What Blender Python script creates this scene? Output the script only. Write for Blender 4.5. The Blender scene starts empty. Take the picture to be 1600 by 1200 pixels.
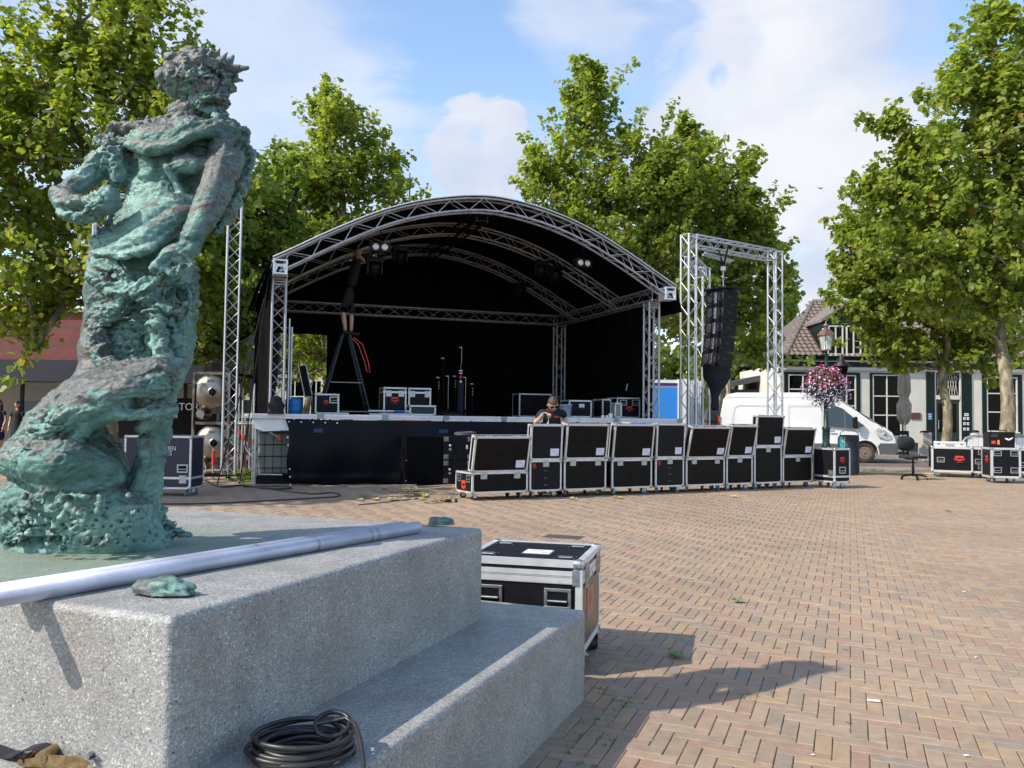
import bpy, bmesh, math, random
import numpy as np
from mathutils import Vector, Matrix, noise as mnoise
rnd = random.Random(7)
npr = np.random.RandomState(11)
SC = bpy.context.scene
COL = SC.collection
R = math.radians
# ------------------------------------------------------------------ camera
CH, FPX = 1.3, 1330.0
PITCH, ROLL = math.atan(53/1330.0), 0.0125
cam_d = bpy.data.cameras.new('camera')
cam = bpy.data.objects.new('camera', cam_d)
COL.objects.link(cam)
CM = Matrix.Rotation(math.pi/2+PITCH, 3, 'X') @ Matrix.Rotation(ROLL, 3, 'Z')
cam.rotation_euler = CM.to_euler()
cam.location = (0, 0, CH)
cam_d.sensor_width = 36.0
cam_d.lens = 36.0*FPX/1600.0
cam_d.clip_start = 0.05
cam_d.clip_end = 3000
SC.camera = cam
# ------------------------------------------------------------------ light
SUN_DIR = Vector((-2.9, -1.3, 2.74)).normalized()      # towards the sun
SUN_EL = math.asin(SUN_DIR.z)
world = bpy.data.worlds.new('World')
SC.world = world
world.use_nodes = True
sun_d = bpy.data.lights.new('sun', 'SUN')
sun_d.energy = 5.0
sun_d.angle = R(0.53)
sun_d.color = (1.0, 0.915, 0.80)
sun = bpy.data.objects.new('sun', sun_d)
COL.objects.link(sun)
sun.rotation_euler = (-SUN_DIR).to_track_quat('-Z', 'Y').to_euler()
sun.location = (-20, -9, 25)
SC.view_settings.view_transform = 'Standard'
SC.view_settings.look = 'None'
SC.view_settings.gamma = 1
SC.view_settings.exposure = 0.2
SC.view_settings.use_curve_mapping = False
SC.cycles.max_bounces = 6
SC.cycles.diffuse_bounces = 3
SC.cycles.glossy_bounces = 3
SC.cycles.transparent_max_bounces = 8
SC.cycles.sample_clamp_indirect = 6
def raydir(px, py):
  return CM @ Vector(((px-800)/FPX, -(py-600)/FPX, -1))
def W(px, py, Z):
  d = raydir(px, py)
  return Vector((0, 0, CH)) + d*(Z/d.y)
def G(px, py, z=0.0):
  d = raydir(px, py)
  return Vector((0, 0, CH)) + d*((z-CH)/d.z)
def proj(p):
  v = CM.transposed() @ (Vector(p)-Vector((0, 0, CH)))
  return 800+FPX*v.x/-v.z, 600-FPX*v.y/-v.z
# sky: a Nishita sky with procedural cloud cover
def build_sky():
  nt = world.node_tree
  N, L = nt.nodes, nt.links
  N.clear()
  out = N.new('ShaderNodeOutputWorld')
  bg = N.new('ShaderNodeBackground')
  bg.inputs['Strength'].default_value = 0.10
  sky = N.new('ShaderNodeTexSky')
  sky.sky_type = 'NISHITA'
  sky.sun_disc = False
  sky.sun_elevation = SUN_EL
  sky.sun_rotation = math.atan2(SUN_DIR.x, SUN_DIR.y)
  sky.air_density = 1.0
  sky.dust_density = 0.6
  sky.ozone_density = 1.6
  tc = N.new('ShaderNodeTexCoord')
  sep = N.new('ShaderNodeSeparateXYZ')
  L.new(tc.outputs['Generated'], sep.inputs[0])
  def math_(op, a, b=None, clamp=False):
    m = N.new('ShaderNodeMath')
    m.operation = op
    m.use_clamp = clamp
    for i, v in enumerate((a, b)):
      if v is None:
        continue
      if isinstance(v, (int, float)):
        m.inputs[i].default_value = v
      else:
        L.new(v, m.inputs[i])
    return m.outputs[0]
  mp = N.new('ShaderNodeMapping')
  mp.inputs['Scale'].default_value = (1, 1, 1.7)
  L.new(tc.outputs['Generated'], mp.inputs[0])
  # domain warp
  w = N.new('ShaderNodeTexNoise')
  w.inputs['Scale'].default_value = 3.0
  w.inputs['Detail'].default_value = 3
  L.new(mp.outputs[0], w.inputs['Vector'])
  vm = N.new('ShaderNodeVectorMath')
  vm.operation = 'MULTIPLY_ADD'
  L.new(w.outputs['Color'], vm.inputs[0])
  vm.inputs[1].default_value = (0.35, 0.35, 0.35)
  L.new(mp.outputs[0], vm.inputs[2])
  n1 = N.new('ShaderNodeTexNoise')
  n1.inputs['Scale'].default_value = 5.0
  n1.inputs['Detail'].default_value = 9
  n1.inputs['Roughness'].default_value = 0.55
  L.new(vm.outputs[0], n1.inputs['Vector'])
  n2 = N.new('ShaderNodeTexNoise')
  n2.inputs['Scale'].default_value = 2.2
  n2.inputs['Detail'].default_value = 6
  n2.inputs['Roughness'].default_value = 0.6
  mp2 = N.new('ShaderNodeMapping')
  mp2.inputs['Location'].default_value = (3.1, 1.7, 0.4)
  mp2.inputs['Rotation'].default_value = (0.3, 0.5, 0.2)
  mp2.inputs['Scale'].default_value = (1, 1, 3.2)
  L.new(vm.outputs[0], mp2.inputs[0])
  L.new(mp2.outputs[0], n2.inputs['Vector'])
  wd = N.new('ShaderNodeVectorMath')
  wd.operation = 'MULTIPLY_ADD'
  L.new(n1.outputs['Color'], wd.inputs[0])
  wd.inputs[1].default_value = (0.16, 0.16, 0.16)
  wd2 = N.new('ShaderNodeVectorMath')
  wd2.operation = 'ADD'
  L.new(tc.outputs['Generated'], wd.inputs[2])
  L.new(wd.outputs[0], wd2.inputs[0])
  wd2.inputs[1].default_value = (-0.08, -0.08, -0.08)
  def blob(px, py, rpx, wgt):
    d = raydir(px, py).normalized()
    vd = N.new('ShaderNodeVectorMath')
    vd.operation = 'DISTANCE'
    L.new(wd2.outputs[0], vd.inputs[0])
    vd.inputs[1].default_value = d
    mr = N.new('ShaderNodeMapRange')
    mr.interpolation_type = 'SMOOTHSTEP'
    mr.inputs['From Min'].default_value = rpx/FPX
    mr.inputs['From Max'].default_value = rpx*0.35/FPX
    mr.inputs['To Min'].default_value = 0
    mr.inputs['To Max'].default_value = wgt
    L.new(vd.outputs['Value'], mr.inputs['Value'])
    return mr.outputs[0]
  # thick cloud cover
  cov = math_('ADD', n1.outputs['Fac'], -0.30)
  for b in [(1130, 110, 330, .20), (1390, 180, 330, .19), (1090, 230, 200, .14), (1270, 330, 260, .22), (1220, 600, 330, .2),
        (725, 225, 105, .36), (690, 195, 60, .22), (790, 275, 100, .28), (740, 290, 90, .16), (860, 20, 90, .14),
        (600, 70, 240, -.26), (860, 130, 150, -.22), (900, 230, 110, -.2), (560, 260, 110, -.16), (1580, 40, 110, -.16),
        (1120, 125, 40, -.2), (1245, 365, 70, -.16), (1200, 480, 90, -.1), (0, 60, 260, .14), (330, 250, 200, .05), (1230, 40, 90, -.08)]:
    cov = math_('ADD', cov, blob(*b))
  mrc = N.new('ShaderNodeMapRange')
  mrc.interpolation_type = 'SMOOTHSTEP'
  mrc.inputs['From Min'].default_value = 0.27
  mrc.inputs['From Max'].default_value = 0.50
  L.new(cov, mrc.inputs['Value'])
  # thin veil
  veil = math_('ADD', n2.outputs['Fac'], -0.25)
  for b in [(420, 170, 330, .22), (480, 300, 300, .2), (100, 100, 400, .25), (880, 30, 120, .2), (640, 60, 160, -.16), (740, 100, 140, -.16), (780, 290, 200, .14), (1000, 90, 120, .1)]:
    veil = math_('ADD', veil, blob(*b))
  mrv = N.new('ShaderNodeMapRange')
  mrv.interpolation_type = 'SMOOTHSTEP'
  mrv.inputs['From Min'].default_value = 0.26
  mrv.inputs['From Max'].default_value = 0.62
  mrv.inputs['To Max'].default_value = 0.6
  L.new(veil, mrv.inputs['Value'])
  cover = math_('MAXIMUM', mrc.outputs[0], mrv.outputs[0], True)
  # horizon whitening
  hz = N.new('ShaderNodeMapRange')
  hz.inputs['From Min'].default_value = 0.30
  hz.inputs['From Max'].default_value = 0.0
  hz.inputs['To Max'].default_value = 0.4
  L.new(sep.outputs['Z'], hz.inputs['Value'])
  cover = math_('MAXIMUM', cover, hz.outputs[0], True)
  # cloud colour, greyer bases where dense
  cr = N.new('ShaderNodeValToRGB')
  cr.color_ramp.elements[0].position = 0.42
  cr.color_ramp.elements[0].color = (CLOUD_LIT[0], CLOUD_LIT[1], CLOUD_LIT[2], 1)
  cr.color_ramp.elements[1].position = 0.66
  cr.color_ramp.elements[1].color = (CLOUD_GREY[0], CLOUD_GREY[1], CLOUD_GREY[2], 1)
  n3 = N.new('ShaderNodeTexNoise')
  n3.inputs['Scale'].default_value = 3.2
  n3.inputs['Detail'].default_value = 5
  mp3 = N.new('ShaderNodeMapping')
  mp3.inputs['Location'].default_value = (7.3, 2.7, 5.1)
  L.new(vm.outputs[0], mp3.inputs[0])
  L.new(mp3.outputs[0], n3.inputs['Vector'])
  L.new(n3.outputs['Fac'], cr.inputs[0])
  sc = N.new('ShaderNodeVectorMath')
  sc.operation = 'MULTIPLY'
  L.new(sky.outputs[0], sc.inputs[0])
  sc.inputs[1].default_value = SKY_TINT
  mix = N.new('ShaderNodeMix')
  mix.data_type = 'RGBA'
  L.new(cover, mix.inputs[0])
  L.new(sc.outputs[0], mix.inputs[6])
  L.new(cr.outputs[0], mix.inputs[7])
  L.new(mix.outputs[2], bg.inputs['Color'])
  L.new(bg.outputs[0], out.inputs[0])
CLOUD_LIT = (7.9, 8.1, 8.6)
CLOUD_GREY = (5.1, 5.9, 7.7)
SKY_TINT = (2.6, 2.55, 2.5)
build_sky()
# ------------------------------------------------------------------ object helpers
def link(o, parent=None):
  COL.objects.link(o)
  if parent is not None:
    o.parent = parent
  return o
def thing(name, label, cat, loc=(0, 0, 0), rz=0.0, group=None):
  o = bpy.data.objects.new(name, None)
  o.empty_display_size = 0.1
  link(o)
  o.location = loc
  o.rotation_euler = (0, 0, rz)
  o['label'] = label
  o['category'] = cat
  if group:
    o['group'] = group
  return o
def tag(o, label, cat, group=None):
  o['label'] = label
  o['category'] = cat
  if group:
    o['group'] = group
  return o
def inst(name, mesh, parent=None, loc=(0, 0, 0), rot=(0, 0, 0), scale=(1, 1, 1), mat=None):
  o = bpy.data.objects.new(name, mesh)
  link(o, parent)
  o.location = loc
  o.rotation_euler = rot
  o.scale = scale
  return o
class B:
  """collects simple shapes into one mesh"""
  def __init__(s):
    s.v, s.f, s.m = [], [], []
    s.sm = []
    s.mi = 0
  def add(s, vs, fs, M=None, smooth=False):
    o = len(s.v)
    for p in vs:
      p = Vector(p)
      s.v.append(tuple(M @ p) if M is not None else tuple(p))
    for f in fs:
      s.f.append([i+o for i in f])
      s.m.append(s.mi)
      s.sm.append(smooth)
    return s
  def box(s, c, d, M=None, rz=0.0, bev=0.0):
    x, y, z = d[0]/2, d[1]/2, d[2]/2
    Mx = Matrix.Translation(c) @ Matrix.Rotation(rz, 4, 'Z')
    if M is not None:
      Mx = M @ Mx
    if bev <= 0:
      vs = [(-x, -y, -z), (x, -y, -z), (x, y, -z), (-x, y, -z), (-x, -y, z), (x, -y, z), (x, y, z), (-x, y, z)]
      fs = [(0, 3, 2, 1), (4, 5, 6, 7), (0, 1, 5, 4), (1, 2, 6, 5), (2, 3, 7, 6), (3, 0, 4, 7)]
      return s.add(vs, fs, Mx)
    bm = bmesh.new()
    bmesh.ops.create_cube(bm, size=1)
    for v in bm.verts:
      v.co = Vector((v.co.x*d[0], v.co.y*d[1], v.co.z*d[2]))
    bmesh.ops.bevel(bm, geom=bm.edges[:], offset=bev, segments=2, profile=.5, affect='EDGES')
    vs = [v.co.copy() for v in bm.verts]
    fs = [[v.index for v in f.verts] for f in bm.faces]
    bm.free()
    return s.add(vs, fs, Mx)
  def bx(s, x0, x1, y0, y1, z0, z1, M=None, bev=0.0):
    return s.box(((x0+x1)/2, (y0+y1)/2, (z0+z1)/2), (x1-x0, y1-y0, z1-z0), M, 0, bev)
  def rod(s, a, b, r, n=8, r2=None, cap=True, M=None):
    a, b = Vector(a), Vector(b)
    if M is not None:
      a, b = M @ a, M @ b
    r2 = r if r2 is None else r2
    q = (b-a).to_track_quat('Z', 'Y')
    vs = []
    for (p, rr) in ((a, r), (b, r2)):
      for i in range(n):
        t = 2*math.pi*i/n
        vs.append(p + q @ Vector((rr*math.cos(t), rr*math.sin(t), 0)))
    fs = [(i, (i+1) % n, n+(i+1) % n, n+i) for i in range(n)]
    s.add(vs, fs, None, True)
    if cap:
      s.add(vs, [tuple(range(n))[::-1], tuple(range(n, 2*n))])
    return s
  def tube(s, pts, r, n=6, cap=True, M=None):
    pts = [Vector(p) for p in pts]
    if M is not None:
      pts = [M @ p for p in pts]
    rs = r if isinstance(r, (list, tuple)) else [r]*len(pts)
    vs = []
    up = Vector((0, 0, 1))
    t0 = (pts[1]-pts[0]).normalized()
    if abs(t0.dot(up)) > .9:
      up = Vector((1, 0, 0))
    nx = t0.cross(up).normalized()
    for i, p in enumerate(pts):
      t = (pts[min(i+1, len(pts)-1)]-pts[max(i-1, 0)])
      if t.length < 1e-9:
        t = t0
      t = t.normalized()
      nx = (nx - t*nx.dot(t))
      nx = nx.normalized() if nx.length > 1e-6 else t.orthogonal().normalized()
      ny = t.cross(nx)
      for k in range(n):
        a = 2*math.pi*k/n
        vs.append(p+(nx*math.cos(a)+ny*math.sin(a))*rs[i])
    fs = []
    for i in range(len(pts)-1):
      for k in range(n):
        fs.append((i*n+k, i*n+(k+1) % n, (i+1)*n+(k+1) % n, (i+1)*n+k))
    s.add(vs, fs, None, True)
    if cap:
      m = len(pts)-1
      s.add(vs, [tuple(range(n))[::-1], tuple(range(m*n, m*n+n))])
    return s
  def lathe(s, prof, n=16, M=None, smooth=True, c=(0, 0, 0)):
    """prof list of (r,z)"""
    vs, fs = [], []
    for (r, z) in prof:
      for k in range(n):
        a = 2*math.pi*k/n
        vs.append((c[0]+r*math.cos(a), c[1]+r*math.sin(a), c[2]+z))
    for i in range(len(prof)-1):
      for k in range(n):
        fs.append((i*n+k, i*n+(k+1) % n, (i+1)*n+(k+1) % n, (i+1)*n+k))
    s.add(vs, fs, M, smooth)
    m = len(prof)-1
    s.add(vs, [tuple(range(n))[::-1], tuple(range(m*n, m*n+n))], M)
    return s
  def prism(s, poly, d0, d1, M=None):
    """poly in xz plane extruded along y d0..d1"""
    n = len(poly)
    vs = [(x, d0, z) for x, z in poly]+[(x, d1, z) for x, z in poly]
    fs = [tuple(range(n)), tuple(range(n, 2*n))[::-1]]
    fs += [((i+1) % n, i, n+i, n+(i+1) % n) for i in range(n)]
    return s.add(vs, fs, M)
  def mesh(s, name, mats):
    me = bpy.data.meshes.new(name)
    me.from_pydata(s.v, [], s.f)
    mats = mats if isinstance(mats, (list, tuple)) else [mats]
    for m in mats:
      me.materials.append(m)
    me.polygons.foreach_set('material_index', s.m)
    me.polygons.foreach_set('use_smooth', s.sm)
    me.update()
    return me
  def build(s, name, mats, parent=None, loc=(0, 0, 0), rot=(0, 0, 0)):
    return inst(name, s.mesh(name, mats), parent, loc, rot)
# ------------------------------------------------------------------ materials
MATS = {}
def mat(name, col, rough=0.6, metal=0.0, var=0.0, vscale=8.0, bump=0.0, bscale=60.0, spec=0.5, col2=None, emit=None, coat=0.0, scuff=0.0):
  if name in MATS:
    return MATS[name]
  m = bpy.data.materials.new(name)
  m.use_nodes = True
  nt = m.node_tree
  N, L = nt.nodes, nt.links
  b = N['Principled BSDF']
  b.inputs['Base Color'].default_value = (*col, 1)
  b.inputs['Roughness'].default_value = rough
  b.inputs['Metallic'].default_value = metal
  b.inputs['Specular IOR Level'].default_value = spec
  b.inputs['Coat Weight'].default_value = coat
  b.inputs['Coat Roughness'].default_value = 0.1
  tc = N.new('ShaderNodeTexCoord')
  if var > 0 or col2 is not None:
    n = N.new('ShaderNodeTexNoise')
    n.inputs['Scale'].default_value = vscale
    n.inputs['Detail'].default_value = 6
    n.inputs['Roughness'].default_value = 0.65
    L.new(tc.outputs['Object'], n.inputs['Vector'])
    r = N.new('ShaderNodeValToRGB')
    c2 = col2 if col2 is not None else tuple(c*(1+var) for c in col)
    c1 = col if col2 is not None else tuple(c*(1-var) for c in col)
    r.color_ramp.elements[0].position = 0.36
    r.color_ramp.elements[0].color = (*c1, 1)
    r.color_ramp.elements[1].position = 0.66
    r.color_ramp.elements[1].color = (*c2, 1)
    L.new(n.outputs['Fac'], r.inputs[0])
    L.new(r.outputs[0], b.inputs['Base Color'])
    mr = N.new('ShaderNodeMapRange')
    mr.inputs['To Min'].default_value = max(0.02, rough-0.1)
    mr.inputs['To Max'].default_value = min(1, rough+0.12)
    L.new(n.outputs['Fac'], mr.inputs['Value'])
    L.new(mr.outputs[0], b.inputs['Roughness'])
  if scuff > 0:
    src = b.inputs['Base Color'].links[0].from_socket
    mp = N.new('ShaderNodeMapping')
    mp.inputs['Scale'].default_value = (1.3, 1.3, 7)
    mp.inputs['Rotation'].default_value = (.2, .5, .3)
    L.new(tc.outputs['Object'], mp.inputs[0])
    n = N.new('ShaderNodeTexNoise')
    n.inputs['Scale'].default_value = 9
    n.inputs['Detail'].default_value = 9
    n.inputs['Roughness'].default_value = 0.8
    L.new(mp.outputs[0], n.inputs['Vector'])
    r = N.new('ShaderNodeMapRange')
    r.inputs['From Min'].default_value = .62
    r.inputs['From Max'].default_value = .72
    r.inputs['To Max'].default_value = scuff
    L.new(n.outputs['Fac'], r.inputs['Value'])
    mx = N.new('ShaderNodeMix')
    mx.data_type = 'RGBA'
    L.new(r.outputs[0], mx.inputs[0])
    L.new(src, mx.inputs[6])
    mx.inputs[7].default_value = (.16, .15, .14, 1)
    L.new(mx.outputs[2], b.inputs['Base Color'])
  if bump > 0:
    n = N.new('ShaderNodeTexNoise')
    n.inputs['Scale'].default_value = bscale
    n.inputs['Detail'].default_value = 5
    L.new(tc.outputs['Object'], n.inputs['Vector'])
    bp = N.new('ShaderNodeBump')
    bp.inputs['Strength'].default_value = bump
    bp.inputs['Distance'].default_value = 0.01
    L.new(n.outputs['Fac'], bp.inputs['Height'])
    L.new(bp.outputs[0], b.inputs['Normal'])
  if emit:
    b.inputs['Emission Color'].default_value = (*emit[0], 1)
    b.inputs['Emission Strength'].default_value = emit[1]
  MATS[name] = m
  return m
ALU = mat('aluminium', (0.62, 0.63, 0.65), 0.42, 0.85, var=0.12, vscale=6)
ALU_W = mat('aluminium_profile', (0.66, 0.66, 0.66), 0.45, 0.55, var=0.12, vscale=20)
STEEL = mat('zinc_steel', (0.45, 0.46, 0.46), 0.35, 0.9, var=0.2, vscale=30)
STAINLESS = mat('stainless', (0.33, 0.30, 0.26), 0.36, 1.0, var=0.1, vscale=3)
BLACKPLY = mat('black_laminate', (0.008, 0.008, 0.010), 0.45, 0, var=0.3, vscale=14, bump=0.25, bscale=350, spec=0.16, scuff=.35)
DARKPLY = mat('dark_laminate', (0.008, 0.007, 0.006), 0.5, 0, var=0.4, vscale=5, bump=0.25, bscale=300, spec=0.12, scuff=.3)
BROWNPLY = mat('brown_laminate', (0.10, 0.055, 0.035), 0.35, 0, var=0.2, vscale=4, bump=0.15, bscale=300, spec=0.6)
BLACK = mat('black_paint', (0.007, 0.007, 0.008), 0.5, 0, var=0.3, vscale=10, spec=.2)
RUBBER = mat('black_rubber', (0.014, 0.014, 0.014), 0.55, 0, var=0.3, vscale=20)
CABLE = mat('cable_rubber', (0.022, 0.020, 0.019), 0.38, 0, var=0.35, vscale=12)
BLUEWHEEL = mat('blue_castor', (0.05, 0.12, 0.22), 0.5, 0)
CURTAIN = mat('black_molton', (0.0045, 0.0045, 0.005), 0.95, 0, var=0.3, vscale=3, spec=0.05)
TARP = mat('black_tarpaulin', (0.004, 0.0045, 0.007), 0.7, 0, var=0.3, vscale=2, spec=0.08)
SKIRT = mat('navy_scrim', (0.002, 0.003, 0.0065), 0.36, 0, var=0.6, vscale=1.3, bump=0.6, bscale=5, spec=0.14)
PAPER = mat('paper_label', (0.72, 0.72, 0.80), 0.6)
INK = mat('printed_ink', (0.05, 0.05, 0.09), 0.7)
REDINK = mat('red_print', (0.62, 0.035, 0.02), 0.5)
WHITEP = mat('white_paint', (0.80, 0.80, 0.78), 0.5, 0, var=0.05, vscale=3)
RED = mat('red_plastic', (0.6, 0.04, 0.02), 0.5)
ORANGE = mat('orange_strap', (0.7, 0.08, 0.03), 0.6)
GLASS_D = mat('dark_window_glass', (0.002, 0.0025, 0.003), 0.06, 0, spec=0.12)
GREEN = mat('dark_green_paint', (0.0035, 0.014, 0.0115), 0.45, 0, var=0.2, vscale=4, spec=.25)
SKIN = mat('skin', (0.55, 0.30, 0.20), 0.55, 0, var=0.08, vscale=12)
HAIR = mat('brown_hair', (0.07, 0.035, 0.02), 0.6, 0, var=0.3, vscale=40)
CLOTH = mat('black_cloth', (0.010, 0.010, 0.014), 0.85, 0, var=0.3, vscale=10, bump=0.4, bscale=14)
WOODP = mat('pale_wood', (0.42, 0.34, 0.24), 0.7, 0, var=0.2, vscale=6)
BLUE = mat('bright_blue_panel', (0.03, 0.26, 0.75), 0.45)
NAVY = mat('navy_panel', (0.035, 0.02, 0.14), 0.5)
# shared unit rod for truss tubes: length 1 along z, radius 1
_ur = B()
_ur.rod((0, 0, 0), (0, 0, 1), 1.0, 8)
UNIT_ROD = {}
def rod_obj(name, a, b, r, m, parent):
  if m.name not in UNIT_ROD:
    UNIT_ROD[m.name] = _ur.mesh('tube', m)
  a, b = Vector(a), Vector(b)
  d = b-a
  o = bpy.data.objects.new(name, UNIT_ROD[m.name])
  COL.objects.link(o)
  o.parent = parent
  o.location = a
  o.rotation_mode = 'QUATERNION'
  o.rotation_quaternion = d.to_track_quat('Z', 'Y')
  o.scale = (r, r, d.length)
  return o
def text_obj(name, s, size, m, parent, loc, rot, align='CENTER', ext=0.001, xs=1.0):
  cu = bpy.data.curves.new(name, 'FONT')
  cu.body = s
  cu.size = size
  cu.align_x = align
  cu.align_y = 'CENTER'
  cu.extrude = ext
  cu.resolution_u = 3
  tmp = bpy.data.objects.new('tmp', cu)
  COL.objects.link(tmp)
  dg = bpy.context.evaluated_depsgraph_get()
  me = bpy.data.meshes.new_from_object(tmp.evaluated_get(dg))
  bpy.data.objects.remove(tmp)
  me.materials.clear()
  me.materials.append(m)
  o = inst(name, me, parent, loc, rot, (xs, 1, 1))
  return o
# ------------------------------------------------------------------ setting: ground
E1 = Vector((0.369, 0.929, 0)).normalized()      # along the paving courses and the plinth, away from the camera
E2 = Vector((E1.y, -E1.x, 0))                    # to the right
PAVE_A = math.atan2(E2.y, E2.x)
PN = Vector((-0.809, 2.068, 0))                  # near corner of the upper plinth block
PS, STEP = 1.87, 0.367
def brick_nodes(nt, rnd_socket, L, N, b):
  """clinker colours from a random value plus grime"""
  tc = N.new('ShaderNodeTexCoord')
  geo = N.new('ShaderNodeNewGeometry')
  r = N.new('ShaderNodeValToRGB')
  els = r.color_ramp.elements
  cols = [(0.0, (0.319, 0.235, 0.158)), (.14, (0.354, 0.261, 0.178)), (.28, (0.325, 0.220, 0.152)), (.42, (0.296, 0.226, 0.160)),
      (.55, (0.338, 0.250, 0.173)), (.68, (0.357, 0.253, 0.155)), (.80, (0.278, 0.220, 0.166)), (.90, (0.338, 0.230, 0.160)), (1.0, (0.302, 0.233, 0.168))]
  els[0].position, els[0].color = cols[0][0], (*cols[0][1], 1)
  els[1].position, els[1].color = cols[-1][0], (*cols[-1][1], 1)
  for p, c in cols[1:-1]:
    e = els.new(p)
    e.color = (*c, 1)
  r.color_ramp.interpolation = 'CONSTANT'
  L.new(rnd_socket, r.inputs[0])
  n = N.new('ShaderNodeTexNoise')
  n.inputs['Scale'].default_value = 14
  n.inputs['Detail'].default_value = 7
  n.inputs['Roughness'].default_value = .7
  L.new(geo.outputs['Position'], n.inputs['Vector'])
  n2 = N.new('ShaderNodeTexNoise')
  n2.inputs['Scale'].default_value = 0.55
  n2.inputs['Detail'].default_value = 5
  L.new(geo.outputs['Position'], n2.inputs['Vector'])
  mr = N.new('ShaderNodeMapRange')
  mr.inputs['From Min'].default_value = .3
  mr.inputs['From Max'].default_value = .7
  mr.inputs['To Min'].default_value = .80
  mr.inputs['To Max'].default_value = 1.14
  L.new(n.outputs['Fac'], mr.inputs['Value'])
  mr2 = N.new('ShaderNodeMapRange')
  mr2.inputs['From Min'].default_value = .3
  mr2.inputs['From Max'].default_value = .7
  mr2.inputs['To Min'].default_value = .88
  mr2.inputs['To Max'].default_value = 1.1
  L.new(n2.outputs['Fac'], mr2.inputs['Value'])
  mu = N.new('ShaderNodeMath')
  mu.operation = 'MULTIPLY'
  L.new(mr.outputs[0], mu.inputs[0])
  L.new(mr2.outputs[0], mu.inputs[1])
  vm = N.new('ShaderNodeVectorMath')
  vm.operation = 'SCALE'
  L.new(r.outputs[0], vm.inputs[0])
  L.new(mu.outputs[0], vm.inputs['Scale'])
  # dark specks and spots of chewing gum
  vo = N.new('ShaderNodeTexVoronoi')
  vo.inputs['Scale'].default_value = 3.4
  L.new(geo.outputs['Position'], vo.inputs['Vector'])
  sp = N.new('ShaderNodeMapRange')
  sp.inputs['From Min'].default_value = .05
  sp.inputs['From Max'].default_value = .075
  sp.inputs['To Min'].default_value = .55
  sp.inputs['To Max'].default_value = 1.0
  L.new(vo.outputs['Distance'], sp.inputs['Value'])
  vm2 = N.new('ShaderNodeVectorMath')
  vm2.operation = 'SCALE'
  L.new(vm.outputs[0], vm2.inputs[0])
  L.new(sp.outputs[0], vm2.inputs['Scale'])
  L.new(vm2.outputs[0], b.inputs['Base Color'])
  b.inputs['Roughness'].default_value = .78
  b.inputs['Specular IOR Level'].default_value = .35
  bp = N.new('ShaderNodeBump')
  bp.inputs['Strength'].default_value = .35
  bp.inputs['Distance'].default_value = .006
  n4 = N.new('ShaderNodeTexNoise')
  n4.inputs['Scale'].default_value = 90
  n4.inputs['Detail'].default_value = 4
  L.new(geo.outputs['Position'], n4.inputs['Vector'])
  L.new(n4.outputs['Fac'], bp.inputs['Height'])
  L.new(bp.outputs[0], b.inputs['Normal'])
def brick_mat(name, island):
  m = bpy.data.materials.new(name)
  m.use_nodes = True
  N, L = m.node_tree.nodes, m.node_tree.links
  b = N['Principled BSDF']
  if island:
    g = N.new('ShaderNodeNewGeometry')
    s = g.outputs['Random Per Island']
  else:
    g = N.new('ShaderNodeObjectInfo')
    s = g.outputs['Random']
  brick_nodes(m.node_tree, s, L, N, b)
  return m
def far_paving_mat():
  """same herringbone carried on in the material where single bricks are a pixel or two"""
  m = bpy.data.materials.new('far_paving')
  m.use_nodes = True
  N, L = m.node_tree.nodes, m.node_tree.links
  b = N['Principled BSDF']
  geo = N.new('ShaderNodeNewGeometry')
  mp = N.new('ShaderNodeMapping')
  mp.vector_type = 'TEXTURE'
  mp.inputs['Rotation'].default_value = (0, 0, PAVE_A)
  L.new(geo.outputs['Position'], mp.inputs[0])
  sc = N.new('ShaderNodeVectorMath')
  sc.operation = 'SCALE'
  sc.inputs['Scale'].default_value = 1/0.0683
  L.new(mp.outputs[0], sc.inputs[0])
  fl = N.new('ShaderNodeVectorMath')
  fl.operation = 'FLOOR'
  L.new(sc.outputs[0], fl.inputs[0])
  wn = N.new('ShaderNodeTexWhiteNoise')
  wn.noise_dimensions = '3D'
  L.new(fl.outputs[0], wn.inputs['Vector'])
  brick_nodes(m.node_tree, wn.outputs['Value'], L, N, b)
  return m
GROUND = mat('ground_soil', (.16, .13, .10), .9, 0, var=.2, vscale=.5)
g = B()
g.add([(-400, -60, -0.02), (400, -60, -0.02), (400, 700, -0.02), (-400, 700, -0.02)], [(0, 1, 2, 3)])
o = g.build('ground', GROUND)
o['kind'] = 'structure'
JOINT = mat('joint_sand', (.095, .077, .055), .95, 0, var=.3, vscale=4)
pb = B()
pb.add([(-16, -1.5, -0.012), (18, -1.5, -0.012), (18, 22.6, -0.012), (-16, 22.6, -0.012)], [(0, 1, 2, 3)])
paving = pb.build('brick_paving', JOINT)
paving['kind'] = 'structure'
far = B()
far.add([(-60, 22.35, -0.004), (60, 22.35, -0.004), (60, 38, -0.004), (-60, 38, -0.004)], [(0, 1, 2, 3)])
far.add([(-60, -6, -0.004), (-15.9, -6, -0.004), (-15.9, 22.35, -0.004), (-60, 22.35, -0.004)], [(0, 1, 2, 3)])
far.add([(17.9, -6, -0.004), (60, -6, -0.004), (60, 22.35, -0.004), (17.9, 22.35, -0.004)], [(0, 1, 2, 3)])
o = far.build('square', far_paving_mat())
o['kind'] = 'structure'
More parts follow.
